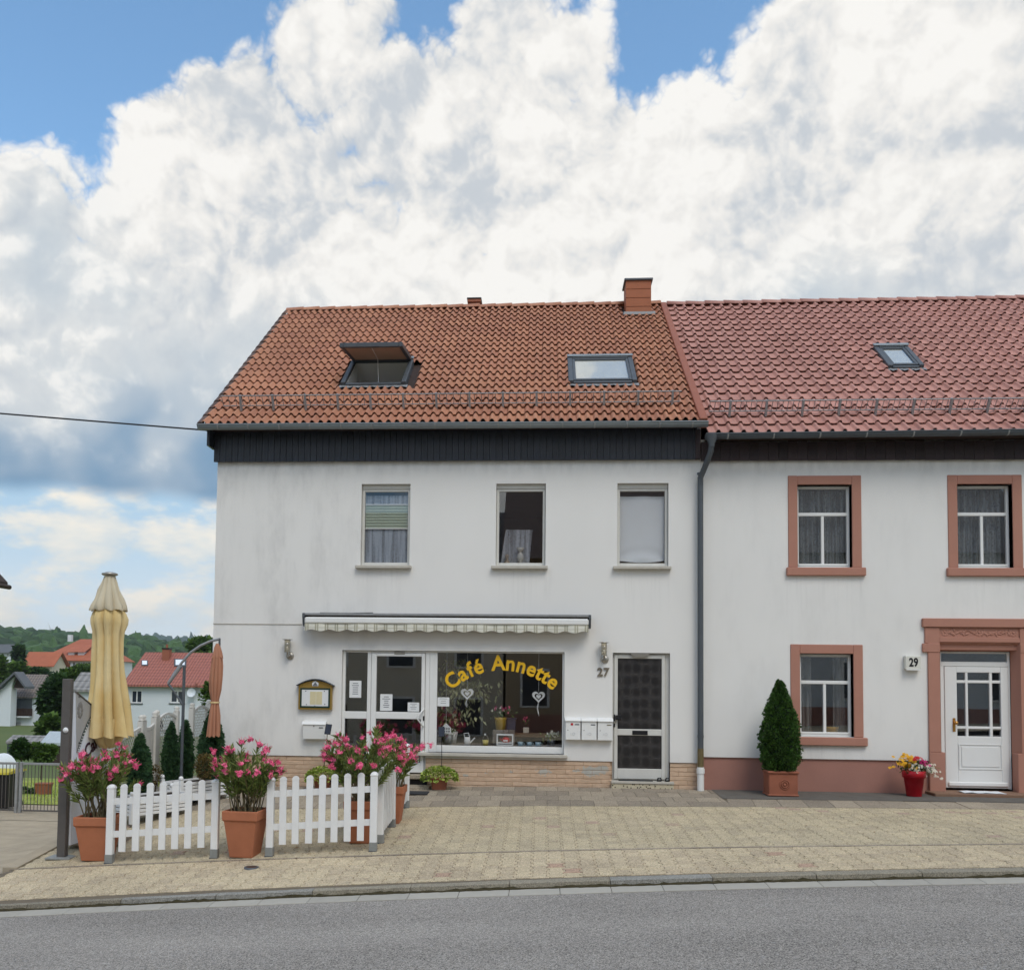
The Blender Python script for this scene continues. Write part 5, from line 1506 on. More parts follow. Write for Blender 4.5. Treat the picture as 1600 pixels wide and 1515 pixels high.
# white shelf with a red tin
xa, xb = P(776, 1150, .25).x, P(802, 1150, .25).x; zt_ = P(789, 1146.5, .25).z
e = thing('white_shelf', 'small open white shelf standing in the café window', 'shelf', (xa, .25, ZS))
mb = MB(); frame(mb, xa, xb, ZS, zt_, .020, .20, .34, .003); zm = P(789, 1160, .25).z; mb.box(xa+.02, xb-.02, .202, .338, zm-.008, zm+.008); mb.build('body', M['white_paint'], e)
xm = (xa+xb)/2
e = thing('red_teapot', 'red tin teapot standing on the small white shelf', 'teapot', (xm+.02, .27, zm+.01))
MB().lathe([(0, 0), (.055, 0), (.065, .04), (.058, .075), (.03, .09), (.012, .092), (.012, .105), (0, .108)], 16, (xm+.015, .27, zm+.009)).build('body', M['petal_red'], e)
MB().tube([(xm-.04, .27, zm+.04), (xm-.075, .27, zm+.06), (xm-.09, .27, zm+.085)], [.014, .010, .007], 8).build('spout', M['petal_red'], e)
MB().tube([(xm+.07, .27, zm+.03), (xm+.105, .27, zm+.045), (xm+.10, .27, zm+.075), (xm+.065, .27, zm+.075)], .007, 6).build('handle', M['petal_red'], e)
MB().box(xm-.025, xm+.05, .203, .2045, zm+.03, zm+.05).build('print', M['paper'], e)
# yellow bucket
x = P(758.5, 1165, .22).x
e = thing('yellow_bucket', 'small pale yellow bucket in the café window', 'bucket', (x, .22, ZS))
MB().lathe([(0, 0), (.042, 0), (.052, .09), (.045, .09), (.04, .02), (0, .02)], 16, (x, .22, ZS)).build('body', pm('pale_yellow_enamel', (.50, .42, .10), .5), e)
MB().tube([(x-.05, .22, ZS+.085), (x-.03, .22, ZS+.15), (x, .22, ZS+.17), (x+.03, .22, ZS+.15), (x+.05, .22, ZS+.085)], .004, 5).build('handle', M['steel'], e)
MB().lathe([(0, .03), (.015, .02), (.017, 0), (0, -.01)], 10, (x-.01, .22, ZS+.17)).build('bead', M['paper'], e)
# watering can
x = P(730, 1160, .25).x
e = thing('watering_can', 'small white watering can in the café window', 'watering can', (x, .25, ZS))
MB().lathe([(0, 0), (.055, 0), (.05, .12), (.04, .13), (.0, .13)], 16, (x, .25, ZS)).build('body', M['paper'], e)
MB().tube([(x+.045, .25, ZS+.03), (x+.09, .25, ZS+.08), (x+.13, .25, ZS+.12)], [.014, .010, .012], 8).build('spout', M['paper'], e)
MB().tube([(x-.04, .25, ZS+.12), (x-.06, .25, ZS+.19), (x+.02, .25, ZS+.20), (x+.04, .25, ZS+.13)], .007, 6).build('handle', M['paper'], e)
# cups
cup_lab = ('pale blue cup nearest the small white shelf in the window row', 'pale blue cup in the middle of the window row of three', 'pale blue cup on the right of the window row of three')
for i, pxx in enumerate((813, 827, 840.5)):
    x = P(pxx, 1168, .24).x
    e = thing('cup', cup_lab[i], 'cup', (x, .24, ZS), 'pale blue cups in the café window')
    cm = pm('pale_blue_glaze%d' % i, (.30, .40, .45), .3)
    MB().lathe([(0, 0), (.028, 0), (.040, .018), (.050, .06), (.046, .06), (.036, .02), (0, .012)], 16, (x, .24, ZS+.004)).build('bowl', cm, e)
    MB().tube([(x+.046, .24, ZS+.05), (x+.07, .24, ZS+.045), (x+.065, .24, ZS+.02), (x+.04, .24, ZS+.018)], .005, 6).build('handle', cm, e)
    MB().lathe([(0, .004), (.03, .004), (.065, .012), (.065, .008), (.03, 0), (0, 0)], 18, (x, .24, ZS)).build('saucer', cm, e)
# white-flowering plant right
x = P(861, 1160, .32).x
e = thing('white_flower_plant', 'white flowering plant in the right corner of the café window', 'house plant', (x, .32, ZS))
MB().lathe([(0, 0), (.06, 0), (.075, .11), (.065, .11), (0, .10)], 14, (x, .32, ZS)).build('pot', M['zinc_dark'], e)
bouquet(Vector((x, .30, ZS+.17)), .13, ('petal_white',), 16, e, 'x', 90, .045)
# hanging hearts and the little house
def heart_outline(s):
    pts = []
    for i in range(28):
        t = 2*math.pi*i/28; pts.append((s*16*math.sin(t)**3/17, s*(13*math.cos(t)-5*math.cos(2*t)-2*math.cos(3*t)-math.cos(4*t))/17))
    return pts
def heart(px0, py0, label, ztop, ribbon, tilt=0.0):
    q = P(px0, py0, .20)
    e = thing('heart_ornament', label, 'ornament', (q.x, .2, q.z), 'white hearts hanging in the café window')
    so, si = heart_outline(.115), heart_outline(.070)
    mb = MB(); n = 28
    vs = [(q.x+x, .19, q.z+z) for x, z in so]+[(q.x+x, .19, q.z+z-.004) for x, z in si]+[(q.x+x, .21, q.z+z) for x, z in so]+[(q.x+x, .21, q.z+z-.004) for x, z in si]
    fs = []
    for i in range(n):
        j = (i+1) % n
        fs += [(i, j, n+j, n+i), (2*n+i, 2*n+j, 3*n+j, 3*n+i), (i, j, 2*n+j, 2*n+i), (n+i, n+j, 3*n+j, 3*n+i)]
    mb.add(vs, fs); mb.build('outer_heart', M['paper'], e, fix=False)
    MB().prism([(q.x+x*.38, q.z+z*.38-.004) for x, z in so], .194, .206, 'Y').build('inner_heart', M['paper'], e)
    MB().tube([(q.x, .2, q.z+.08), (q.x, .2, ztop)], .003, 4).build('cord', M['paper'], e)
    mb = MB()
    for k in range(3):
        x = q.x+random.uniform(-.015, .015); L = ribbon*random.uniform(.6, 1)
        mb.tube([(q.x, .2, q.z-.10), (x-.02, .2, q.z-.12-L*.4), (x, .2, q.z-.12-L)], .004, 4)
    mb.build('ribbons', M['paper'], e)
heart(730, 1083, 'white wooden heart hanging under the letters Ca in the window', SB[3]-.02, .12)
heart(841.5, 1087.5, 'white wooden heart hanging under the letters tt in the window', SB[3]-.02, .24)
q = P(697, 1138, .18)
e = thing('house_ornament', 'flat white fretwork house hanging in the left corner of the café window', 'ornament', (q.x, .18, q.z))
w, h = .085, .075
mb = MB(); mb.prism([(q.x-w, q.z-h), (q.x+w, q.z-h), (q.x+w, q.z+h*.2), (q.x, q.z+h*1.25), (q.x-w, q.z+h*.2)], .17, .185, 'Y'); ho_ = mb.build('front', M['paper'], e)
mb = MB()
for i in range(4):
    for j in range(2): mb.box(q.x-.07+i*.037, q.x-.05+i*.037, .165, .169, q.z-.055+j*.045, q.z-.030+j*.045)
mb.build('window_cutouts', M['ink'], e)
MB().tube([(q.x, .178, q.z+.09), (q.x, .178, SB[3]-.02)], .002, 4).build('cord', M['paper'], e)
x = P(700, 1155, .3).x
e = thing('silver_planter', 'dark silver planter in the left corner of the café window', 'flowerpot', (x, .34, ZS))
MB().lathe([(0, 0), (.075, 0), (.085, .16), (.078, .16), (0, .14)], 16, (x, .34, ZS)).build('pot', M['galv'], e)
bouquet(Vector((x+.03, .31, ZS+.22)), .10, ('petal_white',), 5, e, 'x', 40, .04)
# window sill things in the middle upper window
x0, x1, z0, z1 = W2
q = P(813, 870, .24)
e = thing('white_vase', 'white figured vase on the sill of the middle upper window', 'vase', (q.x, .22, z0+.06))
MB().box(x0, x1, .14, .40, z0+.03, z0+.058).build('inner_sill', M['old_frame'], h27)
MB().lathe([(0, 0), (.04, 0), (.03, .03), (.07, .10), (.075, .15), (.05, .21), (.03, .24), (.05, .26), (.085, .33), (.08, .33), (.04, .27), (0, .26)], 16, M=Matrix.Translation((q.x, .26, z0+.06)) @ Matrix.Diagonal((.78, .78, .86, 1))).build('body', pm('grey_porcelain', (.40, .39, .36), .4, var=.3, vs=16), e)
q = P(792, 876, .24)
e = thing('sill_figurine', 'small brown and white figurine left of the vase in the upper window', 'figurine', (q.x, .24, z0+.06))
MB().lathe([(0, 0), (.055, 0), (.06, .03), (.03, .06), (.02, .10), (.035, .13), (.03, .16), (0, .18)], 12, (q.x, .24, z0+.059)).build('figure', pm('brown_glaze', (.25, .20, .15), .4, var=.5, vs=20), e)
# ================================================================== pots, plants, fences
def square_pot(par, c, w0, w1, h, rim, ang, mat, soil=True):
    """tapered square terracotta pot with a raised rim band"""
    q2 = math.sqrt(2)/2
    Mx = Matrix.Translation(c) @ Matrix.Rotation(ang, 4, 'Z')
    pr = [(0, .0), (w0*q2*.97, 0), (w0*q2, .012), ((w0+(w1-w0)*.80)*q2*.985, h-rim), ((w0+(w1-w0)*.86)*q2, h-rim+.004), (w1*q2, h-rim+.016), (w1*q2*1.01, h-.012), (w1*q2*.995, h), (w1*q2*.90, h), (w1*q2*.86, h-.05), (0, h-.05)]
    mb = MB(); mb.lathe(pr[1:-1], 4, smooth=False, M=Mx, square=True)
    p = mb.build('pot', mat, par)
    bv = p.modifiers.new('bevel', 'BEVEL'); bv.width = .008; bv.segments = 2; bv.limit_method = 'ANGLE'; bv.angle_limit = R(40)
    s = w1*.84; MB().box(-s/2, s/2, -s/2, s/2, h-.07, h-.045, M=Mx).build('soil', M['soil'], par)
    return p
# one oleander flower cluster, a few shapes
def flower(mb, c, nrm, r):
    t = nrm.orthogonal().normalized(); b = nrm.cross(t); a0 = random.random()*6.28
    for k in range(5):
        an = a0+k*2*math.pi/5; d = t*math.cos(an)+b*math.sin(an); s = nrm.cross(d)
        tip = c+d*r+nrm*r*.15
        mb.add([c, c+d*r*.55+s*r*.36+nrm*r*.25, tip+s*r*.22, tip-s*r*.22, c+d*r*.55-s*r*.36+nrm*r*.25], [(0, 1, 2, 3, 4)])
CL = []
for v in range(5):
    mb = MB()
    for k in range(9):
        d = (rdir()+Vector((0, 0, .9))).normalized(); flower(mb, d*random.uniform(.015, .045), (d+rdir()*.4).normalized(), random.uniform(.017, .025))
    for k in range(4):
        d = (rdir()+Vector((0, 0, 1.4))).normalized(); mb.tube([d*.0, d*.075], [.004, .002], 4)
    CL.append(mb.mesh('blossom_cluster', M['pink']))
def oleander(name, label, foot, pot_w, pot_h, ang, height, spread, stems, seed, lean=0.0, clusters=30, group='oleanders in square terracotta pots', leafn=46):
    random.seed(seed)
    e = thing(name, label, 'oleander', foot, group)
    square_pot(e, foot, pot_w*.66, pot_w, pot_h, pot_h*.22, ang, M['terracotta'])
    base = Vector(foot)+Vector((0, 0, pot_h-.05))
    ms, ml = MB(), MB(); tips = []
    for k in range(stems):
        an = 2*math.pi*k/stems+random.uniform(-.3, .3); rr = spread*math.sqrt(random.uniform(.08, 1.0)); hh = height*random.uniform(.60, 1.0)*(1-.28*(rr/spread)**2)
        b0 = base+Vector((random.gauss(0, .075)+math.cos(an)*.05, random.gauss(0, .06)+math.sin(an)*.05, 0)); tip = base+Vector((math.cos(an)*rr+lean, math.sin(an)*rr, hh))
        m1 = b0.lerp(tip, .45)+Vector((-math.cos(an)*rr*.10, -math.sin(an)*rr*.10, hh*.03)); m2 = b0.lerp(tip, .75)+Vector((-math.cos(an)*rr*.08, -math.sin(an)*rr*.08, hh*.02))
        path = [b0, m1, m2, tip]; ms.tube(path, [.008, .006, .004, .002], 5, caps=False)
        tips.append((tip, (tip-m2).normalized()))
        for j in range(leafn):
            t = random.uniform(.18, 1.0)**.62
            p = (b0.lerp(m1, t/.45) if t < .45 else m1.lerp(m2, (t-.45)/.3) if t < .75 else m2.lerp(tip, (t-.75)/.25))
            ax = (tip-b0).normalized(); side = rdir(); side = (side-ax*side.dot(ax)).normalized()
            d = (side*random.uniform(.35, .9)+ax*random.uniform(.6, 1.2)+Vector((0, 0, random.uniform(-.15, .2)))).normalized()
            L = random.uniform(.085, .15); w = L*.098; s = d.cross(rdir()).normalized(); nn = s.cross(d)
            m_ = p+d*L*.45
            ml.add([p, m_+s*w+nn*.003, p+d*L-Vector((0, 0, L*.12)), m_-s*w+nn*.003, m_-nn*.004], [(0, 1, 4), (1, 2, 4), (2, 3, 4), (3, 0, 4)])
    ms.build('stems', M['olea_stem'], e, fix=False)
    tag(ml.build('leaves', M['olea_leaf'], e, fix=False), kind='stuff')
    spots = [t for t in tips]
    while len(spots) < clusters:
        t, d = random.choice(tips); spots.append((t+rdir()*.11, (d+rdir()*.5).normalized()))
    for (t, d) in spots[:clusters]:
        q = Vector((0, 0, 1)).rotation_difference(d); s = random.uniform(.85, 1.4)
        inst('blossom_cluster', random.choice(CL), Matrix.Translation(t) @ q.to_matrix().to_4x4() @ Matrix.Rotation(random.random()*6, 4, 'Z') @ Matrix.Diagonal((s, s, s, 1)), e)
    return e
q = onground(153, 1341); oleander('potted_oleander', 'pink oleander in a terracotta pot beside the grey sign post', q, .445, .53, R(3), .94, .45, 40, 11, clusters=48)
q = onground(383, 1336); oleander('potted_oleander', 'pink oleander in a terracotta pot standing between the two front fence panels', q, .43, .55, R(-4), .86, .42, 40, 12, clusters=46)
q = onground(566, 1325); q.y += .36; q.x = P(565, 1300, q.y).x; q.z = gz(q.x, q.y); oleander('potted_oleander', 'pink oleander in a terracotta pot behind the fence corner nearest the road', q, .40, .52, R(2), 1.0, .60, 46, 13, clusters=72, lean=-.02)
q = onground(612, 1284); oleander('potted_oleander', 'pink oleander in a terracotta pot between the two side fence panels', q, .36, .50, R(0), .78, .36, 20, 14, clusters=32, lean=.04)

random.seed(21)
def picket_mesh(h, w, t=.022):
    n = 8; pr = [(-w/2, 0), (w/2, 0), (w/2, h-.03)]+[(w/2*math.cos(math.pi*i/n), h-.03+.034*math.sin(math.pi*i/n)) for i in range(1, n)]+[(-w/2, h-.03)]
    return MB().prism(pr, -t/2, t/2, 'Y').box(-w/2-.0025, w/2+.0025, -t/2-.0025, t/2+.0025, h-.038, h-.030)
def fence_panel(label, p0, p1, npick, h=.93, out=-1, group='white picket fence panels round the café terrace'):
    """posts at p0 and p1; pickets on the outer side of two rails"""
    p0, p1 = Vector(p0), Vector(p1); d = p1-p0; L = math.hypot(d.x, d.y); an = math.atan2(d.y, d.x)
    e = thing('picket_fence', label, 'fence', p0, group)
    Mx = Matrix.Translation(p0) @ Matrix.Rotation(an, 4, 'Z')
    k = d.z/L
    me = {}
    pk = picket_mesh(.795, .080).mesh('picket', M['white_paint'])
    pw = .085
    for (x, zz) in ((0, 0), (L, d.z)):
        mb = MB().box(x-pw/2, x+pw/2, -.04, .04, .02+zz, h-.025+zz, .006, M=Mx); mb.box(x-pw/2-.004, x+pw/2+.004, -.044, .044, h-.05+zz, h-.028+zz, .004, M=Mx)
        mb.lathe([(pw*.68, 0), (pw*.62, .012), (pw*.35, .026), (0, .032)], 4, M=Mx @ Matrix.Translation((x, 0, h-.028+zz)), square=True)
        post = mb.build('post', M['white_paint'], e)
        MB().box(x-pw/2-.003, x+pw/2+.003, -.0445, .0445, zz-.0, .105+zz, .003, M=Mx).build('post_shoe', M['foot_steel'], post)
        MB().box(x-.05, x+.05, -.05, .05, zz-.02, .006+zz, M=Mx).build('foot_plate', M['zinc_dark'], post)
    for zr in (.30, .69):
        mb = MB(); a0, a1 = pw/2-.004, L-pw/2+.004; hh = .075
        vs = []
        for x in (a0, a1):
            for yy in (-.012, .012):
                for z in (zr, zr+hh): vs.append((x, yy, z+k*x))
        mb.add(vs, [(0, 1, 3, 2), (4, 6, 7, 5), (0, 4, 5, 1), (2, 3, 7, 6), (1, 5, 7, 3), (0, 2, 6, 4)], M=Mx)
        mb.build('rail', M['white_paint'], e)
    for i in range(npick):
        x = L*(i+1)/(npick+1)+random.uniform(-.003, .003)
        inst('picket', pk, Mx @ Matrix.Translation((x, out*.0245, .13+k*x)) @ Matrix.Rotation(random.uniform(-.011, .011), 4, 'Y'), e)
    return e
A0, A1 = onground(171, 1347.5), onground(335, 1339); B0_, B1_ = onground(421, 1336.5), onground(583, 1328.5)
fence_panel('white picket fence panel at the front left, between the first two oleander pots', A0, A1, 7)
fence_panel('white picket fence panel at the front, meeting the terrace corner', B0_, B1_, 7)
xs_ = (onground(593, 1317).x+onground(634, 1262).x)/2
def fp(Y): return Vector((xs_, Y, gz(xs_, Y)))
ya, yb, yc, yd = onground(593, 1316).y, onground(610.5, 1291).y, onground(621, 1280).y, onground(634, 1261).y
fence_panel('white picket fence panel on the terrace side, nearer the road', fp(ya), fp(yb), 6, out=-1)
fence_panel('white picket fence panel on the terrace side, nearer the café door', fp(yc), fp(yd), 6, out=-1)

# ivy planters by the café wall, each with a solar panel on a stake
def ivy_planter(label, c, seed, wid=.28):
    random.seed(seed)
    e = thing('ivy_planter', label, 'planter', c, 'yellow green ivy planters at the café wall')
    c = Vector(c)
    mb = MB(); mb.lathe([(.11, 0), (.135, .15), (.15, .155), (.15, .185), (.135, .185), (.12, .16)], 4, smooth=False, M=Matrix.Translation(c) @ Matrix.Diagonal((1.35, .9, 1, 1)), square=True); mb.build('pot', M['terracotta2'], e)
    MB().box(c.x-.13, c.x+.13, c.y-.08, c.y+.08, c.z+.13, c.z+.165).build('soil', M['soil'], e)
    mb = MB()
    def f():
        d = rdir(); d.z = abs(d.z)*.9-.30*(random.random() < .5)
        p = c+Vector((d.x*wid, d.y*.19, .20+d.z*.17)); return p, d+Vector((0, -.2, .15))
    leafcloud(mb, 900, f, .048, .8, .4)
    tag(mb.build('leaves', M['ivy'], e, fix=False), kind='stuff')
q = onground(687, 1231.5); q.y = -.30; q.z = gz(q.x, q.y); ivy_planter('bushy yellow green ivy in a pot between café door and shop window', q, 31); ivA = q.copy()
q = Vector((P(505, 1220, -.30).x, -.30, 0)); q.z = gz(q.x, q.y); ivy_planter('yellow green ivy in a pot under the white letterbox, behind the fence', q, 32); ivB = q.copy()
def solar(label, foot, top, tilt):
    e = thing('solar_light_panel', label, 'solar panel', foot, 'small solar panels on stakes')
    foot, top = Vector(foot), Vector(top)
    MB().tube([foot, foot.lerp(top, .5)+Vector((.012, 0, 0)), top], .006, 6).build('stake', M['black'], e)
    Mx = Matrix.Translation(top) @ Matrix.Rotation(tilt, 4, 'Y') @ Matrix.Rotation(R(-18), 4, 'X')
    MB().box(-.052, .052, -.008, .008, -.01, .165, .006, M=Mx).build('panel', M['black'], e)
    mb = MB()
    for i in range(3):
        for j in range(5): mb.box(-.044+i*.03, -.017+i*.03, -.0105, -.0085, .004+j*.031, .031+j*.031, M=Mx)
    mb.build('cells', pm('solar_cells', (.03, .032, .045), .25, var=.5, vs=120), e)
t = P(511.5, 1146, -.32); solar('black solar panel on a thin stake beside the white letterbox', ivB+Vector((-.02, 0, .17)), t, R(5))
t = P(690, 1150, -.32); solar('black solar panel on a thin stake in front of the shop window', ivA+Vector((.02, 0, .17)), t, R(-4))

# ---------------------------------------------------------------- conifers
def conifer(par, c, h, r, prof, n, size, mat, asp=.55, up=.6, core=.72):
    mb = MB(); c = Vector(c)
    def f():
        while True:
            t = random.random(); rr = prof(t)
            if random.random() < rr+.05: break
        an = random.random()*2*math.pi; bump = 1+.13*math.sin(an*5+t*17)+.10*math.sin(an*9-t*31)
        k = random.uniform(.80, 1.04)*bump
        d = Vector((math.cos(an), math.sin(an), 0))
        return c+d*rr*r*k+Vector((0, 0, t*h)), d*(1-up*.6)+Vector((0, 0, up))
    for _ in range(n):
        p, d = f(); d = (d+rdir()*.35).normalized(); L = size*random.uniform(.6, 1.3); s = d.cross(rdir()).normalized(); w = L*asp*.5
        a1 = (d+s*.8).normalized(); a2 = (d-s*.8).normalized()
        mb.add([p, p+a1*L*.62, p+d*L*.55+s*w*.15, p+d*L, p+a2*L*.62], [(0, 1, 2), (0, 2, 3), (0, 2, 4)])
    o = mb.build('foliage', mat, par, fix=False); tag(o, kind='stuff')
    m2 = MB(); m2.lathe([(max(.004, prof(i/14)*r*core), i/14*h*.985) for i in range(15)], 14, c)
    m2.build('dark_core', pm('dark_core_green', (.008, .020, .008), .9), par)  # solid core against see-through; shade inside the crown is put into its colour
    return o
random.seed(41)
def p_thuja(t): 
    return max(.02, min(1.0, .80+t*1.6 if t < .12 else 1.0 if t < .32 else 1.0-((t-.32)/.68)**1.75*.93))
q = onground(1220, 1244); q.y = -.50; q.x = P(1219, 1200, -.5).x; q.z = gz(q.x, q.y)+.004
e = thing('potted_thuja', 'cone shaped thuja in a square terracotta planter under the right house window', 'thuja', q)
bw, bh = .48, .385
MB().box(q.x-bw/2+.02, q.x+bw/2-.02, q.y-.19, q.y+.17, q.z, q.z+bh-.03, .012).box(q.x-bw/2, q.x+bw/2, q.y-.21, q.y+.19, q.z+bh-.045, q.z+bh, .015).box(q.x-bw/2+.005, q.x+bw/2-.005, q.y-.205, q.y+.185, q.z+.001, q.z+.03, .01).build('planter_box', M['terracotta2'], e)
mb = MB()
for (r0, r1, hh) in ((.0, .022, .012), (.035, .052, .012), (.066, .078, .009)):
    mb.lathe([(r0, 0), (r0, hh), (r1, hh), (r1, 0)], 20, M=Matrix.Translation((q.x+.02, q.y-.19, q.z+.18)) @ Matrix.Rotation(R(90), 4, 'X'))
mb.build('rosette', M['terracotta2'], e)
MB().box(q.x-bw/2+.04, q.x+bw/2-.04, q.y-.17, q.y+.17, q.z+bh-.03, q.z+bh+.004).build('soil', M['soil'], e)
MB().tube([(q.x, q.y, q.z+bh-.02), (q.x, q.y, q.z+bh+1.1)], [.025, .006], 7).build('trunk', M['bark'], e)
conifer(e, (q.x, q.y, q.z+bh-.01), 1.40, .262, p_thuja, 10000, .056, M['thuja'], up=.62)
# red pot with mixed flowers
q = onground(1429, 1242); q.y = -.36; q.x = P(1428, 1220, -.36).x; q.z = gz(q.x, q.y)+.006
e = thing('red_flowerpot', 'red pot of yellow, pink and white flowers beside the sandstone doorway', 'flowerpot', q)
MB().lathe([(0, 0), (.105, 0), (.110, .006), (.150, .285), (.168, .287), (.178, .395), (.166, .395), (.150, .30), (0, .30)], 28, q).build('pot', M['red_pot'], e)
MB().lathe([(.15, .345), (0, .36)], 14, q).build('soil', M['soil'], e)
c0 = q+Vector((0, 0, .40))
mb = MB(); leafcloud(mb, 420, lambda: (c0+Vector((random.gauss(.02, .12), random.gauss(0, .09), random.uniform(-.03, .13))), rdir()+Vector((0, 0, .5))), .06, .35, .4); mb.build('leaves', M['leaf_dark'], e, fix=False)
def daisies(n, fn, mat, r, petals=9, heart=None):
    for _ in range(n):
        p, d = fn(); d = d.normalized(); t = d.orthogonal().normalized(); b = d.cross(t); mb = MB()
        for k in range(petals):
            an = k*2*math.pi/petals; v = t*math.cos(an)+b*math.sin(an); s = d.cross(v)
            mb.add([p, p+v*r*.6+s*r*.22+d*r*.1, p+v*r, p+v*r*.6-s*r*.22+d*r*.1], [(0, 1, 2, 3)])
        if heart: mb.lathe([(0, r*.22), (r*.22, r*.12), (r*.26, 0)], 7, mi=1, M=Matrix.Translation(p) @ Vector((0, 0, 1)).rotation_difference(d).to_matrix().to_4x4())
        mb.build('flower', [M[mat], M[heart or mat]], e, fix=False)
daisies(60, lambda: (c0+Vector((random.gauss(-.13, .075), random.gauss(-.02, .08), random.uniform(.02, .25))), Vector((random.gauss(-.3, .5), -.6, .8))), 'petal_yellow', .034, 8)
daisies(13, lambda: (c0+Vector((random.gauss(.03, .04), random.gauss(-.03, .05), random.uniform(.13, .20))), Vector((random.gauss(0, .4), -.6, .8))), 'petal_red', .034, 7)
daisies(13, lambda: (c0+Vector((random.gauss(.15, .035), random.gauss(-.05, .04), random.uniform(.09, .15))), Vector((random.gauss(0, .4), -.7, .7))), 'petal_magenta', .036, 7)
daisies(80, lambda: (c0+Vector((random.uniform(-.09, .27), random.gauss(-.10, .05), 0))+Vector((0, 0, random.uniform(-.02, .11)-.0)), Vector((random.gauss(.2, .4), -.9, .5))), 'petal_white', .021, 8, 'petal_yellow')
daisies(18, lambda: (c0+Vector((random.uniform(.15, .40), random.gauss(-.09, .04), random.uniform(-.12, .03))), Vector((random.gauss(.3, .4), -.9, .3))), 'petal_white', .021, 8, 'petal_yellow')
mb = MB()
for _ in range(10):
    t = c0+Vector((random.uniform(.15, .38), random.gauss(-.08, .04), random.uniform(-.10, .05))); mb.tube([c0+Vector((.05, -.05, 0)), c0.lerp(t, .6)+Vector((0, 0, .06)), t], .0025, 4)
mb.build('trailing_stems', M['leaf_mid'], e, fix=False)

# junipers and shrubs along the left edge of the terrace
def p_jun(t): return max(.02, (.72+t*1.1 if t < .25 else 1.0 if t < .50 else 1.0*(1-((t-.50)/.50)**1.6)))
def juniper(label, px0, base_py, top_py, wpx, Y, n=3600):
    b = P(px0, base_py, Y); t = P(px0, top_py, Y); z0 = max(b.z, gz(b.x, Y)-.02) if b.x > EDGE_X else b.z
    z0 = gz(b.x, Y) if b.x > EDGE_X else z0
    r = wpx/FPX*(Y-CAM.y)/2
    e = thing('juniper', label, 'juniper', (b.x, Y, z0), 'columnar junipers along the terrace edge')
    MB().tube([(b.x, Y, z0-.02), (b.x, Y, z0+(t.z-z0)*.8)], [.02, .005], 6).build('trunk', M['bark'], e)
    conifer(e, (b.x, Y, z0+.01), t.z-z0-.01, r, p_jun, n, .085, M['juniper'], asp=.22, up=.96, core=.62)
juniper('columnar juniper just right of the yellow parasol', 217, 1236, 1148, 30, -1.75)
juniper('slim juniper left of the pair in front of the lattice', 265, 1225, 1130, 20, -.55)
juniper('slim juniper right of the pair in front of the lattice', 288, 1225, 1127, 21, -.15)
juniper('broad juniper standing in front of the café house corner', 329, 1233, 1108, 34, -.75, 5200)
def round_shrub(label, px0, py0, wpx, hpx, Y, mat, n=1500, size=.035, name='shrub'):
    c = P(px0, py0, Y); k = (Y-CAM.y)/FPX; rx, rz = wpx*k/2, hpx*k/2; z0 = gz(c.x, Y)
    e = thing(name, label, 'shrub', (c.x, Y, z0))
    mb = MB(); 
    for i in range(7): mb.tube([(c.x, Y, z0), (c.x+random.uniform(-.6, .6)*rx, Y+random.uniform(-.5, .5)*rx, c.z)], [.01, .004], 5)
    mb.build('stems', M['bark'], e, fix=False); mb = MB()
    def f():
        d = rdir(); k2 = random.uniform(.55, 1.03); return Vector((c.x+d.x*rx*k2, Y+d.y*rx*k2, c.z+d.z*rz*k2)), d+Vector((0, 0, .3))
    leafcloud(mb, n, f, size, .5, .1); tag(mb.build('foliage', mat, e, fix=False), kind='stuff')
    return e
round_shrub('round olive brown shrub left of the middle oleander', 320, 1197, 33, 38, -1.5, M['shrub'])
round_shrub('small brownish shrub right of the parasol juniper', 240, 1212, 26, 34, -1.6, M['shrub'], 700)

# ---------------------------------------------------------------- white slatted planter boxes on the terrace
def slat_box(label, c, L, W, H, ang):
    c = Vector(c); e = thing('slatted_planter', label, 'planter box', c, 'white slatted planter boxes')
    Mx = Matrix.Translation(c) @ Matrix.Rotation(ang, 4, 'Z')
    for sx in (-1, 1):
        for sy in (-1, 1):
            mb = MB().box(sx*L/2-.03, sx*L/2+.03, sy*W/2-.03, sy*W/2+.03, .0, H+.03, .005, M=Mx)
            mb.lathe([(.0, -.01), (.028, .0), (.036, .03), (.028, .058), (0, .068)], 12, M=Mx @ Matrix.Translation((sx*L/2, sy*W/2, H+.035))); mb.build('post', M['white_paint'], e)
    n = 5; hs = (H-.10)/n
    for i in range(n):
        z = .10+i*hs
        for sy in (-1, 1): MB().box(-L/2+.03, L/2-.03, sy*W/2-.011, sy*W/2+.011, z+.006, z+hs-.006, .003, M=Mx).build('slat', M['white_paint'], e)
        for sx in (-1, 1): MB().box(sx*L/2-.011, sx*L/2+.011, -W/2+.03, W/2-.03, z+.006, z+hs-.006, .003, M=Mx).build('slat', M['white_paint'], e)
    MB().box(-L/2+.02, L/2-.02, -W/2+.02, W/2-.02, H-.07, H-.03, M=Mx).build('soil', M['soil'], e)
    return e
q = onground(221, 1285); slat_box('white slatted planter box behind the left fence panel', (q.x+.05, q.y+.25, gz(q.x, q.y+.2)), .95, .42, .36, R(58))
q = onground(286, 1258); slat_box('white slatted planter box further back on the terrace, by the paired junipers', (q.x+.12, q.y+.2, gz(q.x, q.y+.2)), .95, .42, .36, R(62))
random.seed(51)

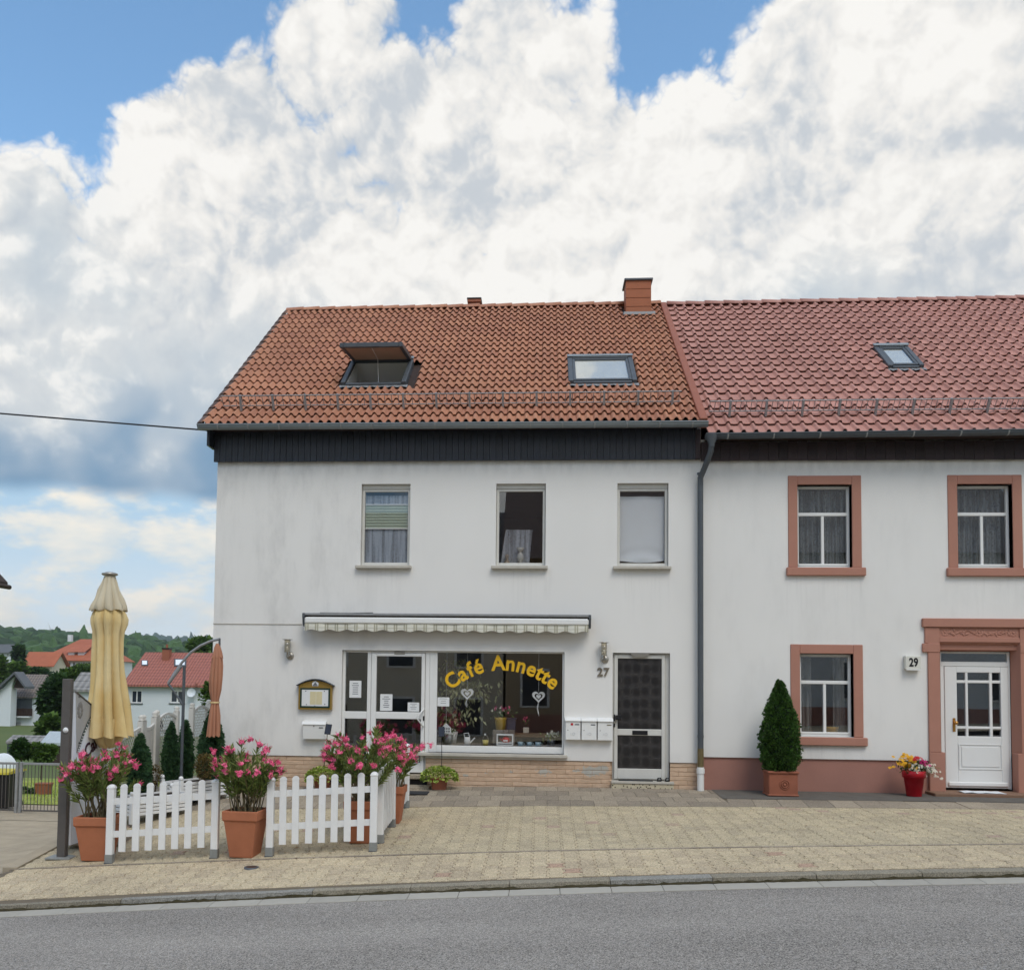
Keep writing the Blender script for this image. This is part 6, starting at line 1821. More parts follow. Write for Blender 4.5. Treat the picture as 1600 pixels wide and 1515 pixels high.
# ---------------------------------------------------------------- parasols
def drape(prof, n, folds, phase, depth, c, sharp=.7, lean=(0, 0)):
    """closed parasol cloth: prof = [(z, r)], deep vertical folds"""
    vs = []; fs = []; m = len(prof); H = prof[0][0]-prof[-1][0]
    for (z, r) in prof:
        t = (prof[0][0]-z)/H
        for k in range(n):
            an = 2*math.pi*k/n; w = abs(math.sin(an*folds/2+phase+.25*math.sin(t*5)))**sharp
            rr = r*(1-depth*(1-w)*min(1, t*4+.25)*(1+.35*math.sin(an*2+3*t)))*(1+.05*math.sin(an*3+t*9)+.022*math.sin(an*19+6*math.sin(t*4))+.012*math.sin(an*37-t*11))
            vs.append((c[0]+rr*math.cos(an)+lean[0]*t, c[1]+rr*math.sin(an)+lean[1]*t, z+.012*math.sin(an*folds+1)*(t > .9)))
    for i in range(m-1):
        for k in range(n):
            a, b = i*n+k, i*n+(k+1) % n; fs.append((a, b, b+n, a+n))
    mb = MB(); return mb.add(vs, fs, True)
Yp = -3.5; k_ = (Yp-CAM.y)/FPX
T = lambda py_, px0=173: P(px0, py_, Yp)
c = T(900, 171.5); ctr = (c.x, Yp)
gzp = gz(max(c.x, EDGE_X+.05), Yp)
e = thing('closed_parasol', 'tall closed yellow parasol at the left of the terrace', 'parasol', (c.x, Yp, gzp))
MB().tube([(c.x, Yp, gzp), (c.x, Yp, T(898).z)], .03, 10).build('pole', M['galv'], e)
MB().box(c.x-.35, c.x+.35, Yp-.35, Yp+.35, gzp+.001, gzp+.09, .02).build('base', M['slab'], e)
z = lambda py_: T(py_).z
pr = [(z(y), w*k_/2) for y, w in ((944, 36), (950, 42), (958, 51), (967, 57), (975, 56), (986, 49), (1000, 47), (1025, 49), (1050, 53), (1075, 58), (1100, 65), (1125, 72), (1150, 80))]
drape(pr, 180, 9, .4, .52, ctr, .62, (.045, 0)).build('canopy', M['parasol_y'], e, fix=False)
pr = [(z(y), w*k_/2) for y, w in ((1122, 50), (1150, 52), (1160, 40), (1166, 26), (1168, 8))]
drape(pr, 64, 6, 1.2, .35, (ctr[0]+.045, Yp), .8).build('inner_folds', M['parasol_y'], e, fix=False)
pr = [(z(y), w*k_/2) for y, w in ((900, 17), (910, 24), (922, 34), (936, 46), (946, 54), (953, 58), (954, 57))]
drape(pr, 144, 9, .4, .30, ctr, .62).build('top_flap', M['parasol_top'], e, fix=False)
MB().lathe([(0, 0), (.085, 0), (.105, .012), (.10, .03), (.05, .045), (0, .046)], 20, (c.x, Yp, z(899))).build('finial', M['steel'], e)
# orange cantilever parasol by the house corner
Yo = -1.05; k_ = (Yo-CAM.y)/FPX; Q = lambda x, y: P(x, y, Yo)
b = Q(285, 1150); gzo = gz(max(b.x, EDGE_X+.05), Yo)
e = thing('cantilever_parasol', 'closed orange cantilever parasol hanging beside the house corner', 'parasol', (b.x, Yo, gzo))
MB().tube([(b.x, Yo, gzo), (b.x, Yo, Q(285, 1040).z)], .024, 10).build('mast', M['zinc_dark'], e)
MB().box(b.x-.3, b.x+.3, Yo-.3, Yo+.3, gzo+.001, gzo+.05, .01).build('base', M['zinc_dark'], e)
arm = [Q(263, 1068), Q(272, 1052), Q(284, 1035), Q(298, 1019), Q(314, 1008), Q(330, 1001), Q(343, 998)]
MB().tube(arm, .021, 10).tube([Q(264, 1066), Q(283, 1040)], .03, 8).build('arm', M['galv'], e)
MB().tube([Q(263, 1068), Q(272, 1080), Q(280, 1092), Q(285, 1100)], [.022, .016, .018, .026], 8).build('brace', M['zinc_dark'], e)
MB().tube([Q(343, 997), Q(343, 1008)], .018, 8).build('hanger', M['zinc_dark'], e)
hx = Q(340, 1010).x
pr = [(Q(340, y).z, w*k_/2) for y, w in ((1018, 13), (1024, 16), (1040, 19), (1060, 21), (1078, 19), (1092, 13), (1098, 12), (1104, 14), (1118, 18), (1135, 20), (1150, 21))]
drape(pr, 120, 8, .2, .48, (hx, Yo), .62, (-.03, 0)).build('canopy', M['parasol_o'], e, fix=False)
pr = [(Q(340, y).z, w*k_/2) for y, w in ((1005, 6), (1012, 11), (1020, 15), (1027, 19))]
drape(pr, 64, 7, .2, .3, (hx, Yo), .8).build('top_flap', M['parasol_o'], e, fix=False)
MB().lathe([(.072, -.012), (.076, 0), (.072, .012)], 20, (hx-.02, Yo, Q(340, 1097).z)).build('tie_strap', M['parasol_y'], e)

# ---------------------------------------------------------------- sign on the steel post
q = onground(97, 1339); X0 = q.x; Ys = q.y; zg = q.z
e = thing('street_sign', 'café sign board on a grey steel post at the edge of the driveway', 'sign', q)
zt_ = P(97, 1060, Ys).z
MB().box(X0-.055, X0+.055, Ys-.04, Ys+.04, zg+.012, zt_, .006).build('post', M['grey_post'], e)
MB().box(X0-.16, X0+.16, Ys-.12, Ys+.12, zg-.01, zg+.014, .004).build('base_plate', M['foot_steel'], e)
MB().box(X0-.02, X0+.02, Ys+.045, Ys+.09, P(97, 1122, Ys).z, P(97, 1075, Ys).z, .004).build('hinge', M['foot_steel'], e)
MB().lathe([(0, .02), (.03, .014), (.036, 0)], 12, M=Matrix.Translation((X0+.01, Ys-.04, P(97, 1140, Ys).z)) @ Matrix.Rotation(R(90), 4, 'X')).build('cap_screw', M['paper'], e)
Yb0 = Ys+.12; Xs = X0+.07
MB().box(X0-.03, X0+.066, Ys+.10, Ys+.20, zg+.16, P(110, 1086, Ys+.1).z, .006).build('beam', M['grey_post'], e)
def Sg(x, y):
    d = ray(x, y); t = (Xs-CAM.x)/d.x; return CAM+d*t
pl, pr_, pb = Sg(118, 1081), Sg(167, 1122), Sg(167, 1240)
bl = zg+.14
poly = [(pl.y, bl), (pr_.y, bl), (pr_.y, pr_.z), (pl.y, pl.z)]
MB().prism(poly, Xs-.04, Xs, 'X').build('board', M['sign_face'], e)
# grey faded field above a curved dark band
cur = [Sg(*p) for p in ((149, 1106), (142, 1116), (136, 1127), (130, 1141), (125, 1155), (121, 1167), (119, 1175))]
gp = [(pl.y, pl.z), ]+[(c_.y, c_.z) for c_ in cur]
MB().prism(gp, Xs+.001, Xs+.005, 'X').build('grey_field', M['sign_grey'], e)
mb = MB()
for i in range(len(cur)-1):
    a_, b2 = cur[i], cur[i+1]; w = .045
    mb.add([(Xs+.007, a_.y, a_.z), (Xs+.007, a_.y+w, a_.z-.02), (Xs+.007, b2.y+w, b2.z-.02), (Xs+.007, b2.y, b2.z)], [(0, 1, 2, 3)])
mb.build('curved_band', M['sign_green'], e)
mb = MB()
for i in range(len(cur)-1):
    for t in (.2, .55, .85):
        p = cur[i].lerp(cur[i+1], t); mb.box(Xs+.008, Xs+.010, p.y+.010, p.y+.034, p.z-.022, p.z-.004)
mb.build('band_marks', M['paper'], e)
p = Sg(124.5, 1109); mb = MB()
for k in range(9):
    an = k*.7; mb.lathe([(0, .003), (.03, .002), (.034, 0)], 10, M=Matrix.Translation((Xs+.006, p.y+.045*math.cos(an), p.z+.075*math.sin(an))) @ Matrix.Rotation(R(90), 4, 'Y'))
mb.build('faded_emblem', M['sign_ghost'], e)
p = Sg(146, 1172)
Mx = Matrix.Translation((Xs+.006, p.y, p.z)) @ Matrix.Rotation(R(90), 4, 'Z') @ FACE @ Matrix.Rotation(R(24), 4, 'Z')
lettering('lettering', 'Café', .24, Mx, M['sign_dark'], e, .002, .006)
MB().tube([(Xs+.002, pl.y, pl.z+.004), (Xs+.002, pr_.y, pr_.z+.004), (Xs+.002, pr_.y+.004, bl)], .014, 6).build('edge_trim', M['grey_post'], e)
for s in (pl,): 
    for py_ in (1088, 1160): MB().tube([(Xs+.006, Sg(122, py_).y, Sg(122, py_).z), (Xs+.006, Sg(126, py_).y, Sg(126, py_).z)], .006, 5).build('clip', M['black'], e)

# ---------------------------------------------------------------- lattice fence along the left edge
def lattice_panel(label, Y0, Y1, zb, zt0, zt1, arch, kind='lattice'):
    X = EDGE_X+.02; L = Y1-Y0
    e = thing('lattice_fence', label, 'fence', (X, Y0, zb), 'white lattice panels along the terrace edge')
    for (y, zt) in ((Y0, zt0), (Y1, zt1)):
        mb = MB().box(X-.045, X+.045, y-.045, y+.045, zb-.12, zt+.02, .006); mb.lathe([(.0, 0), (.05, .0), (.05, .02), (.035, .03), (.05, .06), (.035, .09), (0, .10)], 12, (X, y, zt+.02)); mb.build('post', M['lattice'], e)
    top = lambda y: zt0+(zt1-zt0)*(y-Y0)/L+arch*math.sin(math.pi*(y-Y0)/L)-.06
    ya_, yb_ = Y0+.045, Y1-.045
    ys_ = [ya_+(yb_-ya_)*i/12 for i in range(13)]
    mb = MB()
    for i in range(12):
        y0, y1 = ys_[i], ys_[i+1]
        mb.add([(X-.02, y0, top(y0)-.045), (X+.02, y0, top(y0)-.045), (X+.02, y0, top(y0)), (X-.02, y0, top(y0)), (X-.02, y1, top(y1)-.045), (X+.02, y1, top(y1)-.045), (X+.02, y1, top(y1)), (X-.02, y1, top(y1))], [(0, 4, 5, 1), (1, 5, 6, 2), (2, 6, 7, 3), (3, 7, 4, 0)])
    mb.box(X-.02, X+.02, ya_, yb_, zb+.04, zb+.085); mb.build('frame', M['lattice'], e)
    if kind == 'lattice':
        mb = MB(); st = .075; zlo = zb+.085
        for sgn in (1, -1):
            n = int((L+1.6)/st)+2
            for i in range(-2, n+14):
                pts = []
                y = ya_+i*st if sgn > 0 else ya_-1.4+i*st
                for j in range(41):
                    z = zlo+j*.04; yy = y-(z-zlo)*.75 if sgn > 0 else y+(z-zlo)*.75
                    if ya_ < yy < yb_ and z < top(yy)-.03: pts.append((yy, z))
                if len(pts) > 1:
                    a_, b2 = pts[0], pts[-1]; xo = .006*sgn; w = .016
                    mb.add([(X+xo, a_[0]-w, a_[1]), (X+xo, a_[0]+w, a_[1]), (X+xo, b2[0]+w, b2[1]), (X+xo, b2[0]-w, b2[1])], [(0, 1, 2, 3)])
        mb.build('lattice', M['lattice'], e, fix=False)
    else:
        n = int(L/.10)
        for i in range(n):
            y0 = ya_+(yb_-ya_)*i/n; MB().box(X-.012, X+.012, y0+.004, ya_+(yb_-ya_)*(i+1)/n-.004, zb+.085, top(y0)-.05, .003).build('board', M['lattice'], e)
Yat = lambda px0: (lambda d: CAM.y+d.y*(EDGE_X-CAM.x)/d.x)(ray(px0, 1120))
lattice_panel('white lattice panel with sloping top behind the yellow parasol', Yat(172), Yat(219), .0, .78, 1.0, .0)
lattice_panel('plain white boarded panel between the lattice panels', Yat(222), Yat(240), .0, 1.0, 1.04, -.05, 'board')
lattice_panel('white lattice panel with arched top behind the slim junipers', Yat(243), Yat(274), .02, 1.06, 1.10, .10)
lattice_panel('white lattice panel with arched top nearest the house corner', Yat(298), Yat(324), .02, 1.14, 1.18, .10)
# low retaining edge
mb = MB(); vs = []
for y in (EDGE_Y, -3, -1.5, 0, 2, 4): vs += [(EDGE_X-.10, y, zdrive(EDGE_X-.1, y)-.1), (EDGE_X-.10, y, gz(EDGE_X+.01, y)+.02), (EDGE_X+.08, y, gz(EDGE_X+.01, y)+.02), (EDGE_X+.08, y, gz(EDGE_X+.01, y)-.1)]
fs = []
for i in range(5):
    for k in range(3): fs.append((i*4+k, i*4+4+k, i*4+5+k, i*4+1+k))
mb.add(vs, fs+[(0, 1, 2, 3), (23, 22, 21, 20)]); e = mb.build('retaining_edge', M['drive']); tag(e, 'low concrete retaining edge between terrace and driveway', 'retaining wall')
side = sheet('side_yard', EDGE_X, XL, -.001, 8, lambda x, y: gz(x, 0)-.006, M['slab'], 3, 6, label='paved strip between the lattice fence and the café house', cat='yard')
# ================================================================== left yard
random.seed(61)
gq = G(27, 1270, zdrive); Yg = gq.y; zg = gq.z
def gate_panel(label, x0, x1, nb):
    kz = P(50, 1191, Yg).z
    e = thing('metal_gate', label, 'gate', (x0, Yg, zg), 'grey metal gates across the driveway')
    z0, z1 = zg+.05, kz
    for x in (x0, x1): MB().box(x-.03, x+.03, Yg-.03, Yg+.03, zg-.02, z1+.01, .005).build('post', M['galv'], e)
    MB().box(x0+.03, x1-.03, Yg-.02, Yg+.02, z1-.05, z1, .004).build('top_rail', M['galv'], e); MB().box(x0+.03, x1-.03, Yg-.018, Yg+.018, z0, z0+.035, .004).build('bottom_rail', M['grey_post'], e)
    for i in range(nb):
        x = x0+(x1-x0)*(i+1)/(nb+1); MB().tube([(x, Yg, z0+.03), (x, Yg, z1-.045)], .008, 6).build('bar', M['grey_post'], e)
xg = lambda px0: P(px0, 1230, Yg).x
gate_panel('grey metal gate leaf in front of the lawn', xg(32.5), xg(108), 13)
gate_panel('grey metal gate leaf in front of the black bin, at the left edge', xg(-48), xg(26), 12)
lawn = sheet('lawn', -34, -6.9, Yg+3.1, 30, lambda x, y: zdrive(x, y)+.03, M['grass'], 20, 16, label='bright green lawn sloping down behind the gate', cat='lawn')
yard = sheet('yard', -18, EDGE_X, 2.85, Yg+3.15, lambda x, y: zdrive(x, y)+.008, M['drive'], 12, 6, label='concrete yard behind the metal gate', cat='yard')
# grass blades on the lawn
mb = MB()
for _ in range(9000):
    x = random.uniform(-22, -8); y = random.uniform(Yg+3.2, 26); z = zdrive(x, y)+.03; a = random.random()*3.14; h = random.uniform(.03, .09); c, s = math.cos(a)*.012, math.sin(a)*.012
    mb.add([(x-c, y-s, z), (x+c, y+s, z), (x+random.uniform(-.03, .03), y, z+h)], [(0, 1, 2)])
tag(mb.build('grass_blades', M['grass'], fix=False), 'short grass blades on the lawn', 'grass', kind='stuff')
# rubbish bin
bq = Vector((P(6, 1230, Yg+1.3).x, Yg+1.3, 0)); bq.z = zdrive(bq.x, bq.y)+.01
e = thing('rubbish_bin', 'black wheeled bin with yellow lid behind the gate', 'bin', bq)
bz = P(6, 1207, bq.y).z-bq.z; w = P(25, 1230, bq.y).x-bq.x
mb = MB(); pr = [(-.24, .05), (.24, .05), (.30, bz), (-.30, bz)]
vs = [(bq.x+sx*w*(.82 if zz == .05 else 1), bq.y+sy*(.27 if zz == .05 else .34), bq.z+zz) for zz in (.05, bz) for sx, sy in ((-1, -1), (1, -1), (1, 1), (-1, 1))]
mb.add(vs, [(0, 1, 2, 3), (4, 5, 6, 7), (0, 1, 5, 4), (1, 2, 6, 5), (2, 3, 7, 6), (3, 0, 4, 7)]); mb.build('body', M['black'], e)
MB().prism([(-.39, .0), (.38, .03), (.38, .07), (.0, .11), (-.38, .05)], -w-.03, w+.03, 'X', M=Matrix.Translation((bq.x, bq.y, bq.z+bz))).build('lid', pm('yellow_bin_lid', (.55, .47, .05), .5), e)
for s in (-1, 1): MB().tube([(bq.x+s*w*.8, bq.y+.25, bq.z+.10), (bq.x+s*(w*.8+.05), bq.y+.25, bq.z+.10)], .10, 12).build('wheel', M['black'], e)
# terracotta trough and low plants behind the gate
tq = G(68, 1242, zdrive)
e = thing('terracotta_trough', 'terracotta trough on the lawn behind the gate', 'planter', tq)
k_ = (tq.y-CAM.y)/FPX; h = 20*k_; w = 11.5*k_
mb = MB(); vs = [(tq.x+sx*w*(.72 if z_ == 0 else 1), tq.y+sy*.15, tq.z+z_) for z_ in (0, h) for sx, sy in ((-1, -1), (1, -1), (1, 1), (-1, 1))]
mb.add(vs, [(0, 1, 2, 3), (0, 1, 5, 4), (1, 2, 6, 5), (2, 3, 7, 6), (3, 0, 4, 7)]); mb.build('trough', M['terracotta2'], e)
MB().box(tq.x-w*1.05, tq.x+w*1.05, tq.y-.165, tq.y+.165, tq.z+h*.86, tq.z+h, .01).build('rim', M['terracotta2'], e)
def bush(label, px0, py0, wpx, hpx, Y, mat, n, size, name='bush', zfn=zdrive):
    c = P(px0, py0, Y); k = (Y-CAM.y)/FPX; rx, rz = wpx*k/2, hpx*k/2
    e = thing(name, label, 'bush', (c.x, Y, zfn(c.x, Y)))
    mb = MB(); mb.tube([(c.x, Y, min(zfn(c.x, Y), c.z-rz)-.1), (c.x, Y, c.z)], [.05, .02], 6)
    for i in range(6): mb.tube([(c.x, Y, c.z-rz*.6), (c.x+random.uniform(-.7, .7)*rx, Y+random.uniform(-.6, .6)*rx, c.z+random.uniform(0, .7)*rz)], [.03, .01], 5)
    mb.build('stems', M['bark'], e, fix=False)
    mb = MB(); cl = [(rdir(), random.uniform(.35, .6)) for _ in range(9)]
    def f():
        d0, r0 = random.choice(cl); d = rdir(); o = d0*.62+d*r0*random.uniform(.6, 1.0)
        return Vector((c.x+o.x*rx, Y+o.y*rx, c.z+o.z*rz)), d+Vector((0, 0, .2))
    leafcloud(mb, n, f, size, .6, .2); tag(mb.build('foliage', mat, e, fix=False), kind='stuff')
    return e
bush('dark leafy plants beside the terracotta trough', 46, 1237, 26, 18, tq.y+.2, M['leaf_dark'], 500, .10)
bush('round dark green bush above the gate', 34, 1172, 30, 32, 27, M['leaf_dark'], 2600, .22)
bush('yellow green bush right of the dark one above the gate', 66, 1174, 44, 30, 27.5, M['leaf_mid'], 2200, .20)
bush('leafy green branches showing between lattice and house corner', 326, 1085, 26, 40, 9, M['leaf_mid'], 500, .12)

# ================================================================== distant houses
def gable_house(name, label, Y, wall, roofm, eave_y, ridge_y, base_y, x0, x1, depth, rx0=None, rx1=None, wins=(), group='village houses behind the lawn', frame_m='pvc', over=.35, hip=0.0):
    """wall front from photo edges at plane Y; ridge parallel to the front; windows = photo rectangles"""
    X0, X1 = P(x0, base_y, Y).x, P(x1, base_y, Y).x; zb_ = P(x0, base_y, Y).z; ze = P((x0+x1)/2, eave_y, Y-over).z
    yr = Y+depth/2; zr = P((x0+x1)/2, ridge_y, yr).z
    e = thing(name, label, 'house', ((X0+X1)/2, Y, zb_), group)
    mb = MB(); wr = [rect(*w, Y) for w in wins]
    wall_cells(mb, X0, X1, zb_, ze, Y, wr, .12)
    for X in (X0, X1): mb.add([(X, Y, zb_), (X, Y+depth, zb_), (X, Y+depth, ze), (X, yr, zr-.12 if hip == 0 else ze), (X, Y, ze)], [(0, 1, 2, 3, 4)])
    mb.quad((X0, Y+depth, zb_), (X1, Y+depth, zb_), (X1, Y+depth, ze), (X0, Y+depth, ze)); mb.build('wall', wall, e, fix=False)
    RX0, RX1 = (P(rx0, eave_y, Y-over).x if rx0 is not None else X0-over), (P(rx1, eave_y, Y-over).x if rx1 is not None else X1+over)
    t = .18; mb = MB(); ya_, yb_ = Y-over, Y+depth+over
    h_ = hip
    vs = [(RX0, ya_, ze), (RX1, ya_, ze), (RX1-h_, yr, zr), (RX0+h_, yr, zr), (RX0, yb_, ze), (RX1, yb_, ze)]
    mb.add(vs, [(0, 1, 2, 3), (3, 2, 5, 4), (0, 3, 4), (1, 5, 2)] if hip else [(0, 1, 2, 3), (3, 2, 5, 4)])
    mb.add([(x, y, z-t) for x, y, z in vs], [(0, 1, 2, 3), (3, 2, 5, 4)])
    mb.quad((RX0, ya_, ze-t), (RX1, ya_, ze-t), (RX1, ya_, ze), (RX0, ya_, ze))
    if not hip:
        for X in (RX0, RX1): mb.quad((X, ya_, ze-t), (X, ya_, ze), (X, yr, zr), (X, yr, zr-t)); mb.quad((X, yb_, ze-t), (X, yb_, ze), (X, yr, zr), (X, yr, zr-t))
    rf = mb.build('roof', roofm, e, fix=False)
    for w in wr:
        mb = MB(); fw = (w[1]-w[0])*.09; frame(mb, w[0], w[1], w[2], w[3], fw, Y+.05, Y+.11, 0)
        mb.box((w[0]+w[1])/2-fw*.6, (w[0]+w[1])/2+fw*.6, Y+.052, Y+.108, w[2]+fw, w[3]-fw); o = mb.build('window', M[frame_m], e)
        MB().box(w[0]+fw, w[1]-fw, Y+.08, Y+.10, w[2]+fw, w[3]-fw).build('pane', M['far_glass'], o)
        MB().box(w[0]-.1, w[1]+.1, Y-.08, Y, w[2]-.10, w[2]-.003).build('sill', M['zinc_dark'], o)
    return e, rf, (X0, X1, zb_, ze, yr, zr)
def corrugated(name_mat, col, period):
    m, nt, b, out = new_mat(name_mat); p = pos(nt)
    g = nt.nodes.new('ShaderNodeSeparateXYZ'); nt.links.new(p, g.inputs[0]); X = S(nt, g.outputs[0]); Zz = S(nt, g.outputs[2])
    w = (X*(6.283/period)).m('SINE'); rows = (Zz*(1/(period*.95))).m('FRACT')
    f = (w*.5+.5)*.35+.75-rows.step(.80, .98)*.45+(noise(nt, p, 3, 3, .6)-.5)*.3
    nt.links.new(scalec(nt, (*col, 1), f), b.inputs['Base Color']); b.inputs['Roughness'].default_value = .7
    add_bump(nt, b, w*.5+rows*-.6, .8, .05)
    return m
m_rt = corrugated('far_tile_rows_red', (.36, .125, .09), .30); m_gt = corrugated('far_tile_rows_brown', (.20, .165, .145), .32); m_gc = corrugated('far_corrugated_grey', (.26, .25, .24), .45)
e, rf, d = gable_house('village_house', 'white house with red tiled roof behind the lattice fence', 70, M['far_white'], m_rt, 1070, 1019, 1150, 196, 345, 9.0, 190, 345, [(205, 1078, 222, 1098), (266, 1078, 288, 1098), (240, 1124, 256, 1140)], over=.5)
k_ = 1450/85.4
q = P(258, 1040, 73.2); cz = P(258, 1014, 73.2).z
ch_ = MB().box(q.x-.33, q.x+.33, 73.2, 73.9, q.z-.6, cz, .0).build('chimney', M['brick_small'], rf.parent)
MB().box(q.x-.38, q.x+.38, 73.15, 73.95, cz+.002, cz+.14).build('cap', M['black'], ch_); MB().tube([(q.x, 73.5, cz+.1), (q.x, 73.5, cz+.5)], .12, 8).build('flue', M['brick_small'], ch_)
for (a0, b0, a1, b1) in ((221, 1031, 231, 1039), (272, 1029, 291, 1040)):
    pts = []
    n_ = Vector((0, -(d[5]-d[3]), d[4]-(70-.5))).normalized(); p0 = Vector((0, 69.5, d[3]))
    cs = [onplane(x, y, p0+n_*.08, n_) for x, y in ((a0, b0), (a1, b0), (a1, b1), (a0, b1))]
    mb = MB(); mb.add([tuple(c) for c in cs]+[tuple(c-n_*.25) for c in cs], [(0, 1, 2, 3), (0, 1, 5, 4), (1, 2, 6, 5), (2, 3, 7, 6), (3, 0, 4, 7)]); sk = mb.build('roof_window', M['zinc_dark'], e)
    ctr = sum(cs, Vector())/4; mb = MB(); mb.add([tuple(ctr+(c-ctr)*.75+n_*.02) for c in cs], [(0, 1, 2, 3)]); mb.build('pane', M['sign_face'], sk)
q = P(300, 1082, 69.6); mb = MB().lathe([(0, .03), (.30, .10), (.42, .20)], 16, M=Matrix.Translation((q.x, 69.6, q.z)) @ Matrix.Rotation(R(80), 4, 'X')); mb.build('satellite_dish', M['far_white'], e)
xe = P(323, 1045, 72).x
MB().box(xe-.12, xe+.12, 69.4, 69.5, d[3]-.1, d[3]+.2).build('verge_trim', m_rt, e)
# grey shed left of the parasol
gable_house('shed', 'grey outbuilding with corrugated roof left of the yellow parasol', 52, M['far_white'], m_gc, 1077, 1050, 1120, 117, 165, 3.0, 107, 166, [(138, 1088, 143, 1097)], over=.3)
# white house with balcony, far left
Yh = 84
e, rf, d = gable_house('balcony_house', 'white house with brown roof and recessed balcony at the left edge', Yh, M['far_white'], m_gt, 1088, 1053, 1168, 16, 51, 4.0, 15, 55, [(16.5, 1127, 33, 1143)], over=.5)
a = rect(17, 1091, 50, 1118, Yh-.02); MB().box(a[0], a[1], Yh-.05, Yh-.01, a[2], a[3]).build('balcony_shade', M['zinc_dark'], e)  # flat panel on the wall; the shade of the recess is its dark colour
a2 = rect(17, 1106.5, 50, 1118, Yh-.5); bal = MB().box(a2[0], a2[1], Yh-.5, Yh-.42, a2[2], a2[3]).build('balcony_rail', M['brown_wood'], e)
for i in range(9): xx = a2[0]+(a2[1]-a2[0])*(i+.5)/9; MB().box(xx-.10, xx+.10, Yh-.54, Yh-.502, a2[2]+.05, a2[3]-.08).build('rail_board', M['brown_wood'], bal)
MB().box(a[0], a[1], Yh-.5, Yh-.05, a[2]-.18, a[2]).build('balcony_floor', M['far_white'], e)
a = rect(20, 1095, 23, 1105, Yh-.06); MB().box(a[0], a[1], Yh-.09, Yh-.06, a[2]-.5, a[3]).build('balcony_door', M['far_glass'], e)
a = rect(16.5, 1127, 33, 1138, Yh+.03); MB().box(a[0]+.05, a[1]-.05, Yh+.02, Yh+.04, a[2], a[3]-.06).build('roller_shutter', pm('grey_shutter', (.36, .38, .40), .7), e)
# its front wing with gable towards the right
Yw = 82; X1 = P(17, 1100, Yw).x; X0 = X1-9; zb_ = P(10, 1168, Yw).z; ze = P(0, 1075, Yw).z; zr = P(27, 1048, Yw+1.2).z
e2 = thing('gabled_wing', 'white wing with dark overhanging gable at the very left edge', 'house', (X1, Yw, zb_), 'village houses behind the lawn')
mb = MB(); mb.box(X0, X1, Yw, Yw+1.1, zb_, ze); mb.build('wall', M['far_white'], e2)
ap, rr_, ll = P(27, 1049, Yw), P(44.5, 1072, Yw), P(-14, 1087, Yw); t_ = .28
mb = MB()
for q_ in (rr_, ll):
    mb.prism([(ap.x, ap.z), (q_.x, q_.z), (q_.x, q_.z-t_), (ap.x, ap.z-t_)], Yw-.6, Yw+1.2, 'Y')
mb.build('roof', M['roof_slate'], e2)
MB().prism([(ap.x-.2, ap.z-t_-.05), (X1, rr_.z), (X1, ze), (ll.x+.3, ll.z-t_), ], Yw+.02, Yw+.2, 'Y').build('gable', M['far_white'], e2)
MB().prism([(ap.x, ap.z-t_-.05), (rr_.x-.2, rr_.z-t_+.05), (X1, rr_.z-.2)], Yw+.3, Yw+1.0, 'Y').build('gable_soffit', M['brown_wood'], e2)
mb = MB(); mb.add([(ap.x+(ll.x-ap.x)*u, y, ap.z+(ll.z-ap.z)*u+.06) for u, y in ((.25, Yw-.6), (.8, Yw-.6), (.8, Yw+1), (.25, Yw+1))], [(0, 1, 2, 3)]); mb.build('solar_panel', M['sign_face'], e2)
# school-like building with big red hipped roof
Ys_ = 215
e, rf, d = gable_house('hipped_building', 'large pale building with steep red hipped roof in the valley', Ys_, M['far_white'], M['roof_red'], 1031, 998, 1062, 72, 147, 22, 57, 149, [(106+i*7.6, 1034, 110+i*7.6, 1044) for i in range(5)], hip=5.5, over=.8, group='far valley buildings')
for px0 in (113, 128):
    q = P(px0, 1024, Ys_+2.6); mb = MB().box(q.x-.8, q.x+.8, Ys_+2.0, Ys_+5, q.z-.6, q.z+.9); dm = mb.build('dormer', M['far_white'], e)
    mb = MB(); mb.add([(q.x-1.3, Ys_+1.5, q.z+.9), (q.x+1.3, Ys_+1.5, q.z+.9), (q.x+1.0, Ys_+7, q.z+3.0), (q.x-1.6, Ys_+7, q.z+3.0)], [(0, 1, 2, 3)]); mb.build('dormer_roof', M['roof_red'], dm)
q = P(110, 995, Ys_+11); MB().box(q.x-.5, q.x+.5, Ys_+10.5, Ys_+11.5, q.z-1.2, q.z+.6).build('ridge_vent', M['far_white'], e)
e, rf, d = gable_house('low_wing', 'lower building with plain red roof beside the hipped one', 203, M['far_cream'], M['roof_red'], 1040, 1018, 1058, 34, 80, 7, 30, 84, [(44, 1044, 49, 1050)], over=.6, group='far valley buildings')
q0 = P(93, 1040, 203)
gable_house('slate_house', 'white house with slate roof at the far left of the valley', 190, M['far_white'], M['roof_slate'], 1019, 1006, 1036, -22, 17, 3, -24, 18, [(4, 1021, 6.5, 1024), (11, 1021, 13, 1024)], over=.5, group='far valley buildings')
gable_house('cream_house', 'cream house with red roof right of the slate roofed one', 205, M['far_cream'], M['roof_red'], 1017, 1012, 1036, 19, 26, 1.5, 18, 26, [], over=.3, group='far valley buildings')
